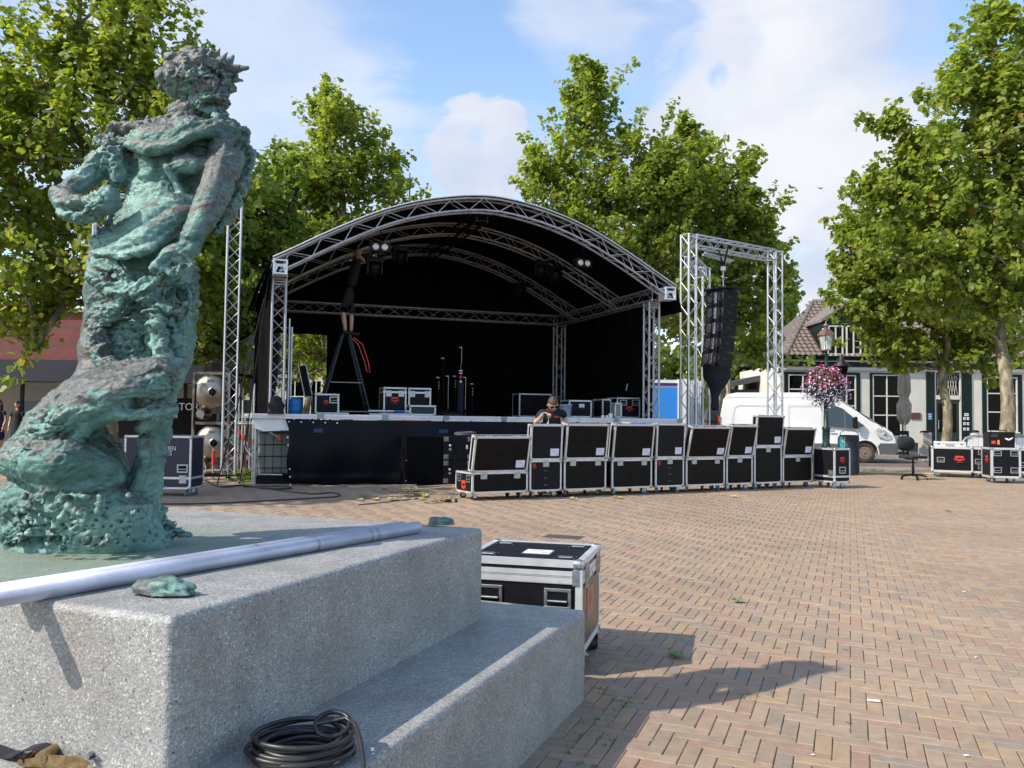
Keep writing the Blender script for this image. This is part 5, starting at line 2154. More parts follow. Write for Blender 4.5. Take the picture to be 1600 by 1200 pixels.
def head(parent, c, q, s=1.0, hair=HAIR, long_hair=False, glasses=False):
  """c: centre of the head, q: quaternion of its attitude; face looks along local -y"""
  hd = bpy.data.objects.new('head', None)
  link(hd, parent)
  hd.location = c
  hd.rotation_mode = 'QUATERNION'
  hd.rotation_quaternion = q
  hd.scale = (s, s, s)
  bm = bmesh.new()
  bmesh.ops.create_icosphere(bm, subdivisions=4, radius=1)
  for v in bm.verts:
    x, y, z = v.co
    jaw = 1-.28*max(0, -z)**1.3
    X = x*.076*jaw
    Y = y*.098*(1-.10*max(0, -z))
    Z = z*.118
    if y < -.3:
      Y *= (1-.06*max(0, z))
      # brow, nose, mouth, chin
      nose = math.exp(-((x/.16)**2))*math.exp(-(((z+.12)/.22)**2))
      Y -= .022*nose
      eye = math.exp(-(((abs(x)-.40)/.16)**2))*math.exp(-(((z-.08)/.12)**2))
      Y += .010*eye
      lip = math.exp(-((x/.30)**2))*math.exp(-(((z+.50)/.07)**2))
      Y -= .006*lip
      chin = math.exp(-((x/.28)**2))*math.exp(-(((z+.82)/.16)**2))
      Y -= .010*chin
    v.co = (X, Y, Z)
  for f in bm.faces:
    f.smooth = True
  me = bpy.data.meshes.new('face')
  bm.to_mesh(me)
  bm.free()
  me.materials.append(SKIN)
  inst('face', me, hd)
  for sx_ in (-1, 1):
    b_ = B()
    b_.lathe([(.004, 0), (.020, .003), (.024, .010), (.018, .014), (.006, .010)], 12, Matrix.Translation((sx_*.072, .008, -.008)) @ Matrix.Rotation(sx_*R(80), 4, 'Y') @ Matrix.Diagonal((1.35, .8, 1, 1)))
    b_.build('ear', SKIN, hd)
  # hair cap
  bm = bmesh.new()
  bmesh.ops.create_icosphere(bm, subdivisions=4, radius=1)
  for v in list(bm.verts):
    x, y, z = v.co
    if z < (.30 if y < -.2 else (-.35 if y < .3 else -.55)):
      bm.verts.remove(v)
  for v in bm.verts:
    x, y, z = v.co
    n_ = mnoise.noise(Vector((x*6, y*6, z*6)))*.05
    v.co = (x*.084*(1+n_), y*.106*(1+n_), z*.128*(1+n_)+.002)
  me = bpy.data.meshes.new('hair')
  bm.to_mesh(me)
  bm.free()
  me.materials.append(hair)
  inst('hair', me, hd)
  if long_hair:
    b_ = B()
    b_.lathe([(.07, .06), (.095, -.02), (.10, -.14), (.085, -.27), (.03, -.34)], 16, Matrix.Translation((0, .045, 0)) @ Matrix.Diagonal((1, .6, 1, 1)))
    b_.build('hair_length', hair, hd)
  if glasses:
    b_ = B()
    b_.box((-.035, -.098, .010), (.055, .012, .036), bev=.005)
    b_.box((.035, -.098, .010), (.055, .012, .036), bev=.005)
    b_.box((0, -.100, .018), (.02, .006, .008))
    b_.box((-.070, -.05, .014), (.004, .10, .008))
    b_.box((.070, -.05, .014), (.004, .10, .008))
    b_.build('sunglasses', BLACK, hd)
  return hd
def hand(parent, wrist, dirv, up, s=1.0, curl=.9, name='hand', thumb=1):
  """palm plus five bent fingers. dirv: wrist to knuckles, up: back of the hand"""
  d = dirv.normalized()
  u = (up-d*up.dot(d)).normalized()
  r_ = d.cross(u)*thumb
  M = Matrix((r_, d, u)).transposed()
  def P(x, y, z):
    return wrist+M @ Vector((x*s, y*s, z*s))
  ch = [[(*P(0, -.01, 0), .027*s, .020*s), (*P(0, .035, 0), .036*s, .016*s), (*P(0, .075, -.003), .038*s, .015*s)]]
  me = limb_mesh(name, ch, SKIN, 2)
  ho = inst(name, me, parent)
  for k, (x, L_) in enumerate(((-.030, .068), (-.010, .078), (.011, .073), (.030, .058))):
    pts = [(*P(x, .070, 0), .0095*s)]
    a = 0
    y, z = .085, 0
    for seg in range(3):
      a += curl*(.55 if seg == 0 else .75)
      y += math.cos(a)*L_*(.42 if seg == 0 else .29)
      z -= math.sin(a)*L_*(.42 if seg == 0 else .29)
      pts.append((*P(x, y, z), (.0088-.0011*seg)*s))
    inst('finger', limb_mesh('finger', [pts], SKIN, 1), ho)
  pts = [(*P(-.024, .012, -.004), .012*s), (*P(-.050, .040, -.014), .0105*s), (*P(-.052, .068, -.032), .0095*s), (*P(-.036, .086, -.044), .008*s)]
  inst('thumb', limb_mesh('thumb', [pts], SKIN, 1), ho)
# technician in black, bent over an open case, coiling a cable
mp_ = G(861, 771.0)
MZ = mp_.y
man = thing('person', 'man in black polo and sunglasses, looking down, coiling a thin cable behind open cases', 'person', (mp_.x, mp_.y, 0))
def MP(px, py, d=0.0):
  p = W(px, py, MZ+d)
  return Vector((p.x-mp_.x, p.y-mp_.y, p.z))
hipz = .90
shL, shR = Vector((-.185, -.07, 1.405)), Vector((.185, -.06, 1.405))
elL, elR = MP(836, 662, -.12), MP(884, 655, -.02)
wrL, wrR = MP(851, 645, -.34), MP(877, 668, -.22)
sl = lambda a, e, f, r: (*a.lerp(e, f), r)
inst('polo_shirt', limb_mesh('polo_shirt', [[(0.03, .12, .90, .15, .11), (.02, .08, 1.05, .155, .11), (.0, .02, 1.22, .165, .115), (-.005, -.05, 1.36, .150, .105), (.005, -.10, 1.455, .085, .07), (.012, -.125, 1.50, .060, .056)],
                      [('i', 3), (-.125, -.06, 1.395, .078), (*shL, .074), sl(shL, elL, .40, .066), sl(shL, elL, .72, .062)],
                      [('i', 3), (.125, -.05, 1.395, .078), (*shR, .074), sl(shR, elR, .40, .066), sl(shR, elR, .72, .062)]], CLOTH, 2), man)
# face and throat: neck
inst('neck', limb_mesh('neck', [[(.01, -.11, 1.45, .06), (.02, -.15, 1.54, .055), (.03, -.17, 1.60, .06)]], SKIN, 2), man)
for sh, el, wr in ((shL, elL, wrL), (shR, elR, wrR)):
  inst('arm', limb_mesh('arm', [[(*sh.lerp(el, .55), .048), (*el, .043), (*el.lerp(wr, .4), .043), (*wr, .027)]], SKIN, 2), man)
hand(man, wrL, Vector((.5, -.5, -.15)), Vector((0, -.2, 1)), 1.05, .9, 'hand', 1)
hand(man, wrR, Vector((-.35, -.5, -.7)), Vector((.3, -.4, .6)), 1.05, .7, 'hand', -1)
# watch strap
b_ = B()
b_.tube([wrL+Vector((.034*math.cos(a)*.3, .034*math.cos(a)*.3, .034*math.sin(a))) for a in np.linspace(0, 2*math.pi, 14)], .010, 6)
b_.build('wristband', BLACK, man)
q = (Matrix.Rotation(.22, 3, 'Z') @ Matrix.Rotation(.62, 3, 'X') @ Matrix.Rotation(-.12, 3, 'Y')).to_quaternion()
head(man, MP(864, 631.5, -.20), q, 1.12, HAIR, glasses=True)
leg = [[(0, .10, .93, .15, .12), (-.10, .10, .80, .095), (-.12, .02, .48, .070), (-.12, .06, .10, .052)]]
inst('trousers', limb_mesh('trousers', [[(0.02, .12, .92, .15, .12), (-.09, .11, .78, .092), (-.12, .06, .48, .070), (-.13, .10, .12, .055)],
                    [('i', 0), (.11, .11, .78, .092), (.13, .05, .48, .070), (.14, .10, .12, .055)]], CLOTH, 2), man)
for s in (-1, 1):
  b_ = B()
  b_.box((s*.135, .03, .055), (.10, .28, .11), bev=.03)
  b_.build('shoe', BLACK, man)
b_ = B()
b_.box((.075, -.185, 1.33), (.09, .006, .035))
o_ = b_.build('shirt_badge', mat('dull_red_badge', (.16, .02, .02), .7), man)
cb = thing('held_cable', 'thin pale cable loop held by the man in black', 'cable', (0, 0, 0))
lc = W(849.5, 655, MZ-.46)
pts = []
for i in range(3*24):
  a = i/24*2*math.pi
  r = .095+.006*math.sin(i*.3)
  pts.append(lc+Vector((r*.85*math.cos(a), .010*math.sin(a*.5)+.004*(i/24), r*1.1*math.sin(a))))
B().tube(pts, .0050, 6).build('winding', mat('pale_cable', (.34, .33, .31), .5), cb)
b_ = B()
b_.rod(lc+Vector((.08, -.01, -.03)), lc+Vector((.075, -.01, -.10)), .010, 8)
b_.build('plug', ALU, cb)
# man on the step ladder under the roof, in black with bare forearm and calf
LS, LZ = arch_s(540, 520, -1.5)
lad_c = SP(LS, -1.5, FH)
LADM = mat('ladder_rail', (.030, .034, .045), .45, .5)
RUNG = mat('ladder_rung', (.42, .40, .36), .45, .7)
t = thing('step_ladder', 'dark A-shaped step ladder standing on the stage with an orange safety strap', 'ladder', lad_c, STA)
apz = W(540, 521, lad_c.y).z-FH
spread_l = arch_s(497, 640, -1.5)[0]-LS
spread_r = arch_s(576, 640, -1.5)[0]-LS
for sg, sp_x in ((-1, spread_l), (1, spread_r)):
  rails = []
  for yy in (-.22, .22):
    a = Vector((sp_x*.06+sg*.03, yy*.6, apz))
    c = Vector((sp_x, yy*1.15, 0.0))
    b_ = B()
    b_.rod(a, c, .032, 6)
    b_.build('rail', LADM, t)
    rails.append((a, c))
  nr2 = 7
  for i in range(1, nr2):
    f = i/nr2
    b_ = B()
    b_.rod(rails[0][0].lerp(rails[0][1], f), rails[1][0].lerp(rails[1][1], f), .016, 6)
    b_.build('rung', RUNG, t)
for f in (.62, .97):
  b_ = B()
  b_.rod(Vector((spread_l*f*.98, -.26, apz*(1-f)+.02)), Vector((spread_r*f*.98, -.26, apz*(1-f)+.02)), .013, 6)
  b_.build('spreader_bar', RUNG, t)
b_ = B()
b_.box((0, 0, apz), (.18, .42, .05), bev=.01)
b_.build('top_cap', BLACK, t)
b_ = B()
p0 = Vector((.10, -.27, apz-.12))
b_.tube([p0, Vector((.22, -.33, apz-.26)), Vector((.34, -.36, apz-.58)), Vector((.40, -.37, apz-.80)), Vector((.46, -.37, apz-.82)), Vector((.42, -.37, apz-.60)), Vector((.30, -.34, apz-.24)), p0+Vector((.03, 0, .02))], .010, 6)
b_.build('safety_strap', ORANGE, t)
pw = lad_c
pm = thing('person', 'man in black shorts on the step ladder, reaching up to a roof lamp', 'person', lad_c, STA)
def L2(px, py, d=0):
  s_, z_ = arch_s(px, py, -1.5+d)
  return Vector((s_-LS, -d, z_-FH))
ft = L2(540, 518)
kn = L2(536, 487)
hp = L2(541, 462)
inst('shorts', limb_mesh('shorts', [[(*L2(548, 445), .15, .11), (*hp, .14, .11), (*kn.lerp(hp, .22), .085)], [('i', 1), (*(hp+Vector((.12, .10, -.25))), .09), (*(hp+Vector((.14, .14, -.36))), .082)]], CLOTH, 2), pm)
inst('shirt', limb_mesh('shirt', [[(*L2(547, 450), .15, .11), (*L2(552, 432), .16, .12), (*L2(556, 415), .17, .12), (*L2(558, 408), .09)]], CLOTH, 2), pm)
inst('calf', limb_mesh('calf', [[(*kn, .052), (*kn.lerp(ft, .35), .058), (*ft, .036)]], SKIN, 2), pm)
k2 = hp+Vector((.14, .14, -.36))
inst('calf', limb_mesh('calf', [[(*k2, .050), (*(k2+Vector((0, .02, -.15))), .055), (*(k2+Vector((.0, .02, -.38))), .036)]], SKIN, 2), pm)
for p in (ft, k2+Vector((0, .02, -.38))):
  b_ = B()
  b_.box(p+Vector((.05, 0, -.04)), (.27, .10, .10), bev=.03)
  b_.build('shoe', BLACK, pm)
sh = L2(556, 412, .12)
el = L2(560, 398, .30)
wr = L2(572, 411, .42)
inst('sleeve', limb_mesh('sleeve', [[(*sh, .075), (*sh.lerp(el, .7), .06)]], CLOTH, 2), pm)
inst('arm', limb_mesh('arm', [[(*sh.lerp(el, .6), .045), (*el, .042), (*wr, .028)]], SKIN, 2), pm)
hand(pm, wr, Vector((.6, .2, .5)), Vector((0, -.5, .8)), 1.0, .8)
sh = L2(552, 408, -.05)
el = L2(566, 398, -.05)
wr = L2(580, 402, -.0)
inst('arm', limb_mesh('arm', [[(*sh, .06), (*el, .042), (*wr, .028)]], CLOTH, 2), pm)
hand(pm, wr, Vector((.6, .0, .3)), Vector((0, .5, .8)), 1.0, .8)
head(pm, L2(560, 396, -.1), Matrix.Rotation(-.5, 3, 'X').to_quaternion(), 1.0)
# ------------------------------------------------------------------ things on the stage
def stage_case(x0, x1, yt, yb, n, label, d=.5, **kw):
  s0, z0 = arch_s(x0, yb, n)
  s1, z1 = arch_s(x1, yt, n)
  h = max(.12, z1-FH)
  c = SP((s0+s1)/2, n, FH+.002)
  return closed_case(label, c, STA, s1-s0, d, .01, h, kw.pop('ply', BLACKPLY), 'flight cases standing on the stage', **kw)
def hgt(px, yt, n):
  return arch_s(px, yt, n)[1]-FH
h = hgt(617, 606, -.9)
stage_case(599, 635, 606, 648, -.9, 'left one of the two silver-edged cases side by side mid-stage, with red mark', marks=(('f', 0, h*.55, .17, .15),), latches=(('f', -.13, h-.12), ('f', .13, h-.12)), split=(h-.09,))
h = hgt(655, 607, -.9)
stage_case(638, 673.5, 607, 648, -.9, 'right one of the two silver-edged cases side by side mid-stage', latches=(('f', -.16, h-.12), ('f', .16, h-.12)), split=(h-.09,))
h = hgt(514, 616, -.6)
stage_case(492, 530, 616, 645, -.7, 'low black case on the stage at the left, under the step ladder', handles=(('f', .13, h-.11),), marks=(('f', -.02, h*.6, .10, .09),))
h = hgt(908, 626, -.6)
stage_case(889, 924.5, 626, 652, -.8, 'black case with paper and a green sticker on stage, right of the bent man', papers=((.03, h*.7, .12, .08),))
h = hgt(980, 622, -.6)
stage_case(964, 1000, 622, 652, -.8, 'case with silver handles and red mark on stage beside the right column', handles=(('f', -.13, h-.10), ('f', .17, h-.10)), marks=(('f', .02, h*.48, .18, .12),))
stage_case(941, 955, 624, 652, -.9, 'plain dark case on the stage at the far right, behind the small grey box')
h = hgt(964, 630, .0)
stage_case(960.5, 971.5, 630, 652.5, -.3, 'small upright grey case at the stage edge on the right', d=.2, ply=mat('grey_case', (.22, .23, .23), .5))
stage_case(811, 862, 616, 649, -3.2, 'long black case deep on the stage behind the bent man', ply=DARKPLY)
stage_case(640, 681, 634, 649, -.35, 'low dull green-black toolbox at the foot of the two mid-stage cases', ply=mat('toolbox_green', (.012, .020, .018), .5), d=.3)
# green sticker on the case
s_, z_ = arch_s(909, 636.5, -.78)
b_ = B()
b_.box(SP(s_, -.792, z_), (.09, .004, .02), rz=STA)
o = b_.build('sticker', mat('green_sticker', (.12, .5, .05), .5))
tag(o, 'small green sticker on the black case right of the bent man', 'sticker')
# leaning panels
for (pts, n, lab) in (([(978, 610), (983.5, 589), (1006, 588), (998, 612)], -1.4, 'dark case lid standing open at the right of the stage'),
            ([(466, 572), (476, 620), (488, 620), (478, 570)], -1.6, 'silver-edged case lid leaning at the left of the stage')):
  q = [SP(*(lambda a: (a[0], n, a[1]))(arch_s(px, py, n))) for px, py in pts]
  t = thing('open_lid', lab, 'case lid', (0, 0, 0))
  b_ = B()
  off = SN*-.05
  vs = q+[v+off for v in q]
  b_.add(vs, [(0, 3, 2, 1), (4, 5, 6, 7), (0, 1, 5, 4), (1, 2, 6, 5), (2, 3, 7, 6), (3, 0, 4, 7)])
  b_.build('panel', DARKPLY, t)
  b_ = B()
  for i in range(4):
    b_.rod(q[i]+SN*.004, q[(i+1) % 4]+SN*.004, .010 if n == -1.4 else .016, 6)
  b_.build('trim', ALU_W, t)
# aluminium tubes and bars lying on the stage edge
for i, (x0, x1, y, r, lab) in enumerate(((577, 640, 640.5, .022, 'long silver tube lying on the stage below the two mid-stage cases'), (592, 640, 645, .024, 'short silver tube lying on the stage in front of the long one'),
                     (504, 545, 646, .022, 'pale aluminium bar lying on the stage edge under the step ladder'), (577, 637, 647.2, .018, 'thin silver tube at the very edge of the stage'))):
  n = -.30 if i != 3 else -.12
  s0, s1 = arch_s(x0, y, n)[0], arch_s(x1, y, n)[0]
  z = FH+r+(.06 if i == 0 else 0)
  b_ = B()
  b_.rod(SP(s0, n-(.1 if i == 0 else 0), z), SP(s1, n-(.05 if i == 0 else 0), z), r, 10)
  o = b_.build('aluminium_bar', ALU_W)
  tag(o, lab, 'tube', 'tubes lying on the stage')
b_ = B()
s0 = arch_s(575, 645, -.3)[0]
b_.box(SP(arch_s(625, 645, -.3)[0], -.38, FH+.085), (.22, .12, .03), rz=STA, bev=.006)
o = b_.build('blue_cloth', mat('blue_rag', (.03, .12, .5), .8))
tag(o, 'small blue rag lying on the silver tubes on the stage', 'rag')
# blue barrel glimpsed by the left column
c0 = SP(arch_s(459, 630, -1.0)[0], -1.0, FH)
t = thing('blue_drum', 'bright blue plastic drum standing behind the left stage column', 'drum', c0)
B().lathe([(.13, 0), (.16, .02), (.165, .12), (.158, .14), (.165, .16), (.165, .28), (.14, .31), (.05, .32)], 20).build('drum_body', mat('blue_plastic', (.02, .22, .62), .4), t)
B().lathe([(.04, .32), (.04, .335), (.0, .335)], 12).build('lid', BLACK, t)
# black bundle hanging at the foot of the left column
vs = []
bp2 = [arch_s(430, y, .16) for y in (614, 622, 634, 648)]
b_ = B()
b_.lathe([(.02, .33), (.07, .30), (.09, .22), (.13, .15), (.10, .06), (.12, 0)], 9, Matrix.Translation(SP(arch_s(431, 630, .14)[0], .20, FH)) @ Matrix.Rotation(STA, 4, 'Z') @ Matrix.Diagonal((1.3, .7, 1, 1)))
o = b_.build('cloth_bundle', CLOTH)
tag(o, 'black cloth bundle at the foot of the left stage column', 'cloth bundle')
# white bucket and cups
c0 = SP(arch_s(884, 640, -.5)[0], -.5, FH)
t = thing('white_bucket', 'pale grey bucket on the stage right behind the bent man', 'bucket', c0)
B().lathe([(.105, 0), (.135, .26), (.142, .265), (.142, .285), (.13, .285), (.10, .02)], 20).build('shell', mat('grey_plastic', (.33, .38, .45), .5), t)
for (px, w, lab) in ((941, .035, 'left white cup at the stage edge'), (948, .03, 'white tape roll between cups at the stage edge'), (953.5, .045, 'taller white cup at the stage edge beside the grey case')):
  c0 = SP(arch_s(px, 650, -.1)[0], -.08, FH)
  b_ = B()
  b_.lathe([(w*.8, 0), (w, .06 if px < 952 else .10), (w*.7, .061 if px < 952 else .101)], 14)
  o = b_.build('cup', WHITEP, None, c0)
  tag(o, lab, 'cup')
# aluminium ladder standing upright at the left
t = thing('aluminium_ladder', 'upright aluminium ladder on the stage behind the left column', 'ladder', (0, 0, 0))
for (x_, yt) in ((451, 498), (455, 511)):
  s_ = arch_s(x_, 560, -.9)[0]
  zt2 = arch_s(x_, yt, -.9)[1]
  b_ = B()
  b_.rod(SP(s_, -.9, FH+.02), SP(s_, -.9, zt2), .024, 8)
  b_.build('rail', ALU, t)
sa, sb2 = arch_s(438, 560, -.9)[0], arch_s(451, 560, -.9)[0]
for i in range(6):
  b_ = B()
  b_.rod(SP(sa, -.9, FH+.25+.29*i), SP(sb2, -.9, FH+.25+.29*i), .012, 6)
  b_.build('rung', ALU, t)
# microphone and cymbal stands in the dark
STND = mat('chrome_dim', (.35, .35, .36), .3, .9)
YB = mat('yellow_tape', (.6, .42, .05), .6)
for i, (px, yt) in enumerate(((685, 590), (700, 588), (711, 588), (727, 590), (738, 600), (720, 543), (692, 560))):
  n = -3.2-.15*(i % 3)
  s_ = arch_s(px, 640, n)[0]
  zt2 = arch_s(px, yt, n)[1]
  t = thing('microphone_stand', ['first', 'second', 'third', 'fourth', 'fifth', 'tallest', 'second tallest'][i]+' thin stand in the dark middle of the stage'+(', counted from the left' if i < 5 else ''), 'stand', SP(s_, n, FH), STA, 'stands in the dark middle of the stage')
  b_ = B()
  b_.rod((0, 0, .05), (0, 0, zt2-FH), .009, 6)
  b_.build('pole', STND if i % 2 else BLACK, t)
  for a in range(3):
    b_ = B()
    an = a*2.094+.3
    b_.rod((0, 0, .16), (.28*math.cos(an), .28*math.sin(an), .01), .008, 6)
    b_.build('leg', BLACK, t)
  b_ = B()
  b_.box((-.03, -.02, zt2-FH), (.08, .03, .03), bev=.008)
  b_.build('clamp', STND, t)
  if i in (0, 2, 4):
    for k in range(3):
      b_ = B()
      b_.rod((0, 0, zt2-FH-.10-.07*k), (0, 0, zt2-FH-.13-.07*k), .016, 6)
      b_.build('tape', YB, t)
t = thing('speaker_pole', 'dark column with red and white banded top in the middle of the stage', 'stand', SP(arch_s(719, 640, -3.1)[0], -3.1, FH), STA)
zz = arch_s(719, 575, -3.1)[1]-FH
b_ = B()
b_.bx(-.06, .06, -.05, .05, 0, zz-.35)
b_.build('column', mat('dim_blue_cloth', (.012, .014, .025), .8), t)
for (a, c, m_) in ((zz-.35, zz-.30, STND), (zz-.24, zz-.18, RED), (zz-.14, zz-.11, WHITEP), (zz-.08, zz-.05, WHITEP)):
  b_ = B()
  b_.rod((0, 0, a), (0, 0, c), .05, 10)
  b_.build('band', m_, t)
b_ = B()
b_.rod((0, 0, zz-.3), (0, 0, zz+.1), .022, 8)
b_.build('mast', mat('dim_blue', (.02, .03, .12), .5), t)
# wedge shapes at the stage front in the dark
for i, (px, lab) in enumerate(((708, 'small round-base stand foot at the stage edge below the thin stands'),)):
  c0 = SP(arch_s(px, 648, -.25)[0], -.25, FH)
  t = thing('stage_monitor', 'flat dark floor monitor at the stage edge in front of the thin stands', 'monitor speaker', c0, STA)
  b_ = B()
  b_.prism([(0, 0), (.42, 0), (.42, .05), (.12, .10), (0, .06)], -.2, .2, Matrix.Rotation(R(90), 4, 'Z'))
  b_.build('cabinet', BLACK, t)
# ------------------------------------------------------------------ left side behind the figure
# tall case with lettering
lc0 = G(272, 776)
lc0.z = 0
S_ = FPX/lc0.y
cw = 1.05
xr = W(299, 700, lc0.y).x
cz = W(280, 681.5, lc0.y).z
t = closed_case('dark blue-black flight case with white lettering, left of the silver tanks', (xr-cw/2, lc0.y, 0), 0, cw, .55, .12, cz, mat('navy_laminate', (.012, .013, .030), .4, 0, var=.2, vscale=4, bump=.2, bscale=300), None,
        handles=(('f', cw/2-.13, .44),), latches=(('f', cw/2-.12, .27),), split=(.29,))
LET = mat('white_lettering', (.60, .62, .68), .6)
zt1, zt2_ = W(270, 701, lc0.y).z, W(268, 708.5, lc0.y).z
text_obj('lettering', 'BLOCUMEN', .098, LET, t, (cw/2-.46, -.002, zt1), (R(90), 0, 0), xs=.85)
text_obj('lettering', 'TECHNICS', .098, LET, t, (cw/2-.50, -.002, zt2_), (R(90), 0, 0), xs=.85)
text_obj('lettering', 'N048', .045, LET, t, (cw/2-.42, -.002, W(262, 762, lc0.y).z), (R(90), 0, 0))
# rack with two horizontal steel tanks
TZ = 19.0
t = thing('tank_rack', 'grey steel rack frame holding two big silver tanks, behind the left truss tower', 'rack', (0, 0, 0))
RK = mat('rack_steel', (.16, .15, .14), .5, .4, var=.3, vscale=5)
def zp(px, py):
  return W(px, py, TZ)
x0, x1 = zp(301, 700).x, zp(356, 700).x
for yy in (TZ, TZ+1.6):
  for xx in (x0, x1):
    b_ = B()
    b_.bx(xx-.03, xx+.03, yy-.03, yy+.03, 0, zp(301, 583).z)
    b_.build('post', RK, t)
for py in (583, 661, 742):
  z = zp(310, py).z
  for yy in (TZ, TZ+1.6):
    b_ = B()
    b_.bx(x0+.03, x1-.03, yy-.025, yy+.025, z-.03, z+.03)
    b_.build('beam', RK, t)
  for xx in (x0, x1):
    b_ = B()
    b_.bx(xx-.025, xx+.025, TZ+.03, TZ+1.57, z-.03, z+.03)
    b_.build('beam', RK, t)
for (px, py, rp, lab) in ((331, 613, 29.5, 'upper silver tank with dark round port in the rack'), (333, 692, 28.5, 'lower silver tank with dark round port in the rack')):
  c = zp(px, py)
  r = rp/FPX*TZ
  t = thing('steel_tank', lab, 'tank', (c.x, c.y, c.z), .12, 'silver tanks in the rack')
  Mx = Matrix.Rotation(R(90), 4, 'X')
  b_ = B()
  prof = [(.0, -.16), (r*.5, -.135), (r*.8, -.08), (r*.96, .0), (r, .06), (r, 1.2), (r*.9, 1.3), (r*.5, 1.38), (0, 1.4)]
  b_.lathe([(a, -z) for a, z in prof], 40, Mx)
  b_.build('shell', STAINLESS, t)
  b_ = B()
  b_.lathe([(r*.25, .138), (r*.25, .165), (r*.20, .165)], 24, Mx, c=(.05, 0, 0))
  b_.build('port_ring', STEEL, t)
  b_ = B()
  b_.lathe([(r*.20, .166), (r*.0, .168)], 24, Mx, c=(.05, 0, 0))
  b_.build('port_glass', GLASS_D, t)
  b_ = B()
  b_.rod((.05, -.175, -r*.24), (.05, -.175, r*.24), .013, 8)
  b_.build('port_handle', BLACK, t)
  b_ = B()
  for i in range(4):
    b_.bx(-.075+.04*i, -.045+.04*i, -.132, -.128, r*.55, r*.68)
  b_.build('type_plate', mat('plate_grey', (.10, .11, .14), .4), t)
  b_ = B()
  b_.lathe([(.02, .03), (.08, .05), (.12, .12), (.125, .2), (.125, .6), (.08, .68)], 16, Matrix.Translation((-.2, .55, -r-.07)) @ Matrix.Rotation(R(90), 4, 'X'))
  b_.build('air_vessel', STAINLESS, t)
  b_ = B()
  b_.box((.14, .02, -r+.02), (.26, .1, .16), bev=.02)
  b_.rod((.10, -.04, -r+.04), (.10, -.06, -r+.04), .04, 12)
  b_.build('valve_block', mat('brown_valve', (.10, .07, .05), .5, .3), t)
# black vehicle body / banner behind with letters
c = W(285, 636, 22.0)
t = thing('trailer', 'black trailer side with white letters behind the silver tanks', 'trailer', (c.x, 22.0, 0))
b_ = B()
zt_l, zb_l = W(285, 622, 22).z, W(285, 660, 22).z
b_.bx(-2.2, 1.25, 0, 1.8, .55, zt_l, bev=.04)
b_.build('body', mat('gloss_black', (.004, .004, .005), .4, 0, spec=.12), t)
for xx in (-1.5, .6):
  b_ = B()
  b_.rod((xx, -.02, .33), (xx, .2, .33), .33, 20)
  b_.build('wheel', RUBBER, t)
text_obj('lettering', 'TOREN', .27, mat('bright_lettering', (.75, .75, .75), .5), t, (W(280.5, 636, 22).x-c.x, -.045, c.z-.0), (R(90), 0, 0), 'LEFT', xs=.95)
# hoses and cables hanging at the tanks
for i, (x_, yb, c1, lab) in enumerate(((306, 775, BLACK, 'black hose hanging from the rack beside the tanks'), (376, 770, BLACK, 'black cable bunch hanging beside the left truss tower'))):
  p = [W(x_, 600+i*20, 18.4), W(x_-3, 660, 18.3), W(x_+3, 720, 18.3), W(x_+8, 748, 18.3)]
  p.append(Vector((p[-1].x+.25, p[-1].y-.1, .02)))
  b_ = B()
  b_.tube(p, .025, 6)
  o = b_.build('hanging_cable', c1)
  tag(o, lab, 'cable')
# scaffold standards with work platform left of the stage
SZ = 15.9
t = thing('scaffold', 'silver scaffold tubes with red couplers beside the left end of the stage', 'scaffold', (0, 0, 0))
def zq(px, py, dz=0): return W(px, py, SZ+dz)
for (px, yt, dz) in ((398, 600, 0), (398, 655, 1.6), (380, 625, .6), (384, 650, 1.8), (375, 600, 1.2)):
  a = zq(px, yt, dz)
  b_ = B()
  b_.rod((a.x, a.y, .03), a, .024, 8)
  b_.rod((a.x, a.y, 0), (a.x, a.y, .012), .07, 10)
  b_.build('standard', STEEL, t)
for (p, q, d1, d2) in (((398, 662), (437, 684), 0, 0), ((394, 741), (441, 742), 0, .1), ((390, 734), (440, 735), .4, .5), ((372, 662), (398, 662), .3, 0), ((362, 660), (398, 660), 1.4, .2), ((384, 700), (400, 720), .6, 0), ((398, 600), (388, 700), 0, .7)):
  b_ = B()
  b_.rod(zq(*p, d1), zq(*q, d2), .022, 8)
  b_.build('ledger', STEEL, t)
for (px, py, dz) in ((398, 690, 0), (437, 684, 0), (380, 684, .6), (375, 675, 1.2)):
  b_ = B()
  b_.box(zq(px, py, dz), (.075, .07, .10), bev=.015)
  b_.build('coupler', RED, t)
for (px, py) in ((398, 662), (398, 741), (398, 701)):
  b_ = B()
  b_.box(zq(px, py, 0), (.10, .08, .08), bev=.015)
  b_.build('clamp', STEEL, t)
# IBC tank under the stage end
c0 = W(425, 735, 16.9)
t = thing('water_tank', 'pale cubic water container in a wire cage under the left end of the stage', 'tank', (c0.x+.35, 16.7, 0), .33)
b_ = B()
b_.bx(-.56, .56, -.46, .46, .18, 1.12, bev=.05)
b_.build('bottle', mat('cloudy_plastic', (.24, .27, .23), .5), t)
b_ = B()
for z in (.3, .52, .74, .96, 1.14):
  for (a, c) in (((-.6, -.5), (.6, -.5)), ((.6, -.5), (.6, .5)), ((.6, .5), (-.6, .5)), ((-.6, .5), (-.6, -.5))):
    b_.rod((*a, z), (*c, z), .008, 5)
for i in range(9):
  x_ = -.6+.15*i
  b_.rod((x_, -.505, .15), (x_, -.505, 1.15), .005, 5)
  y_ = -.5+.125*i
  b_.rod((-.605, y_, .15), (-.605, y_, 1.15), .007, 5)
o = b_.build('cage', BLACK, t)
o['kind'] = 'stuff'
b_ = B()
b_.bx(-.62, .62, -.52, .52, .02, .14)
b_.build('pallet', BLACK, t)
b_ = B()
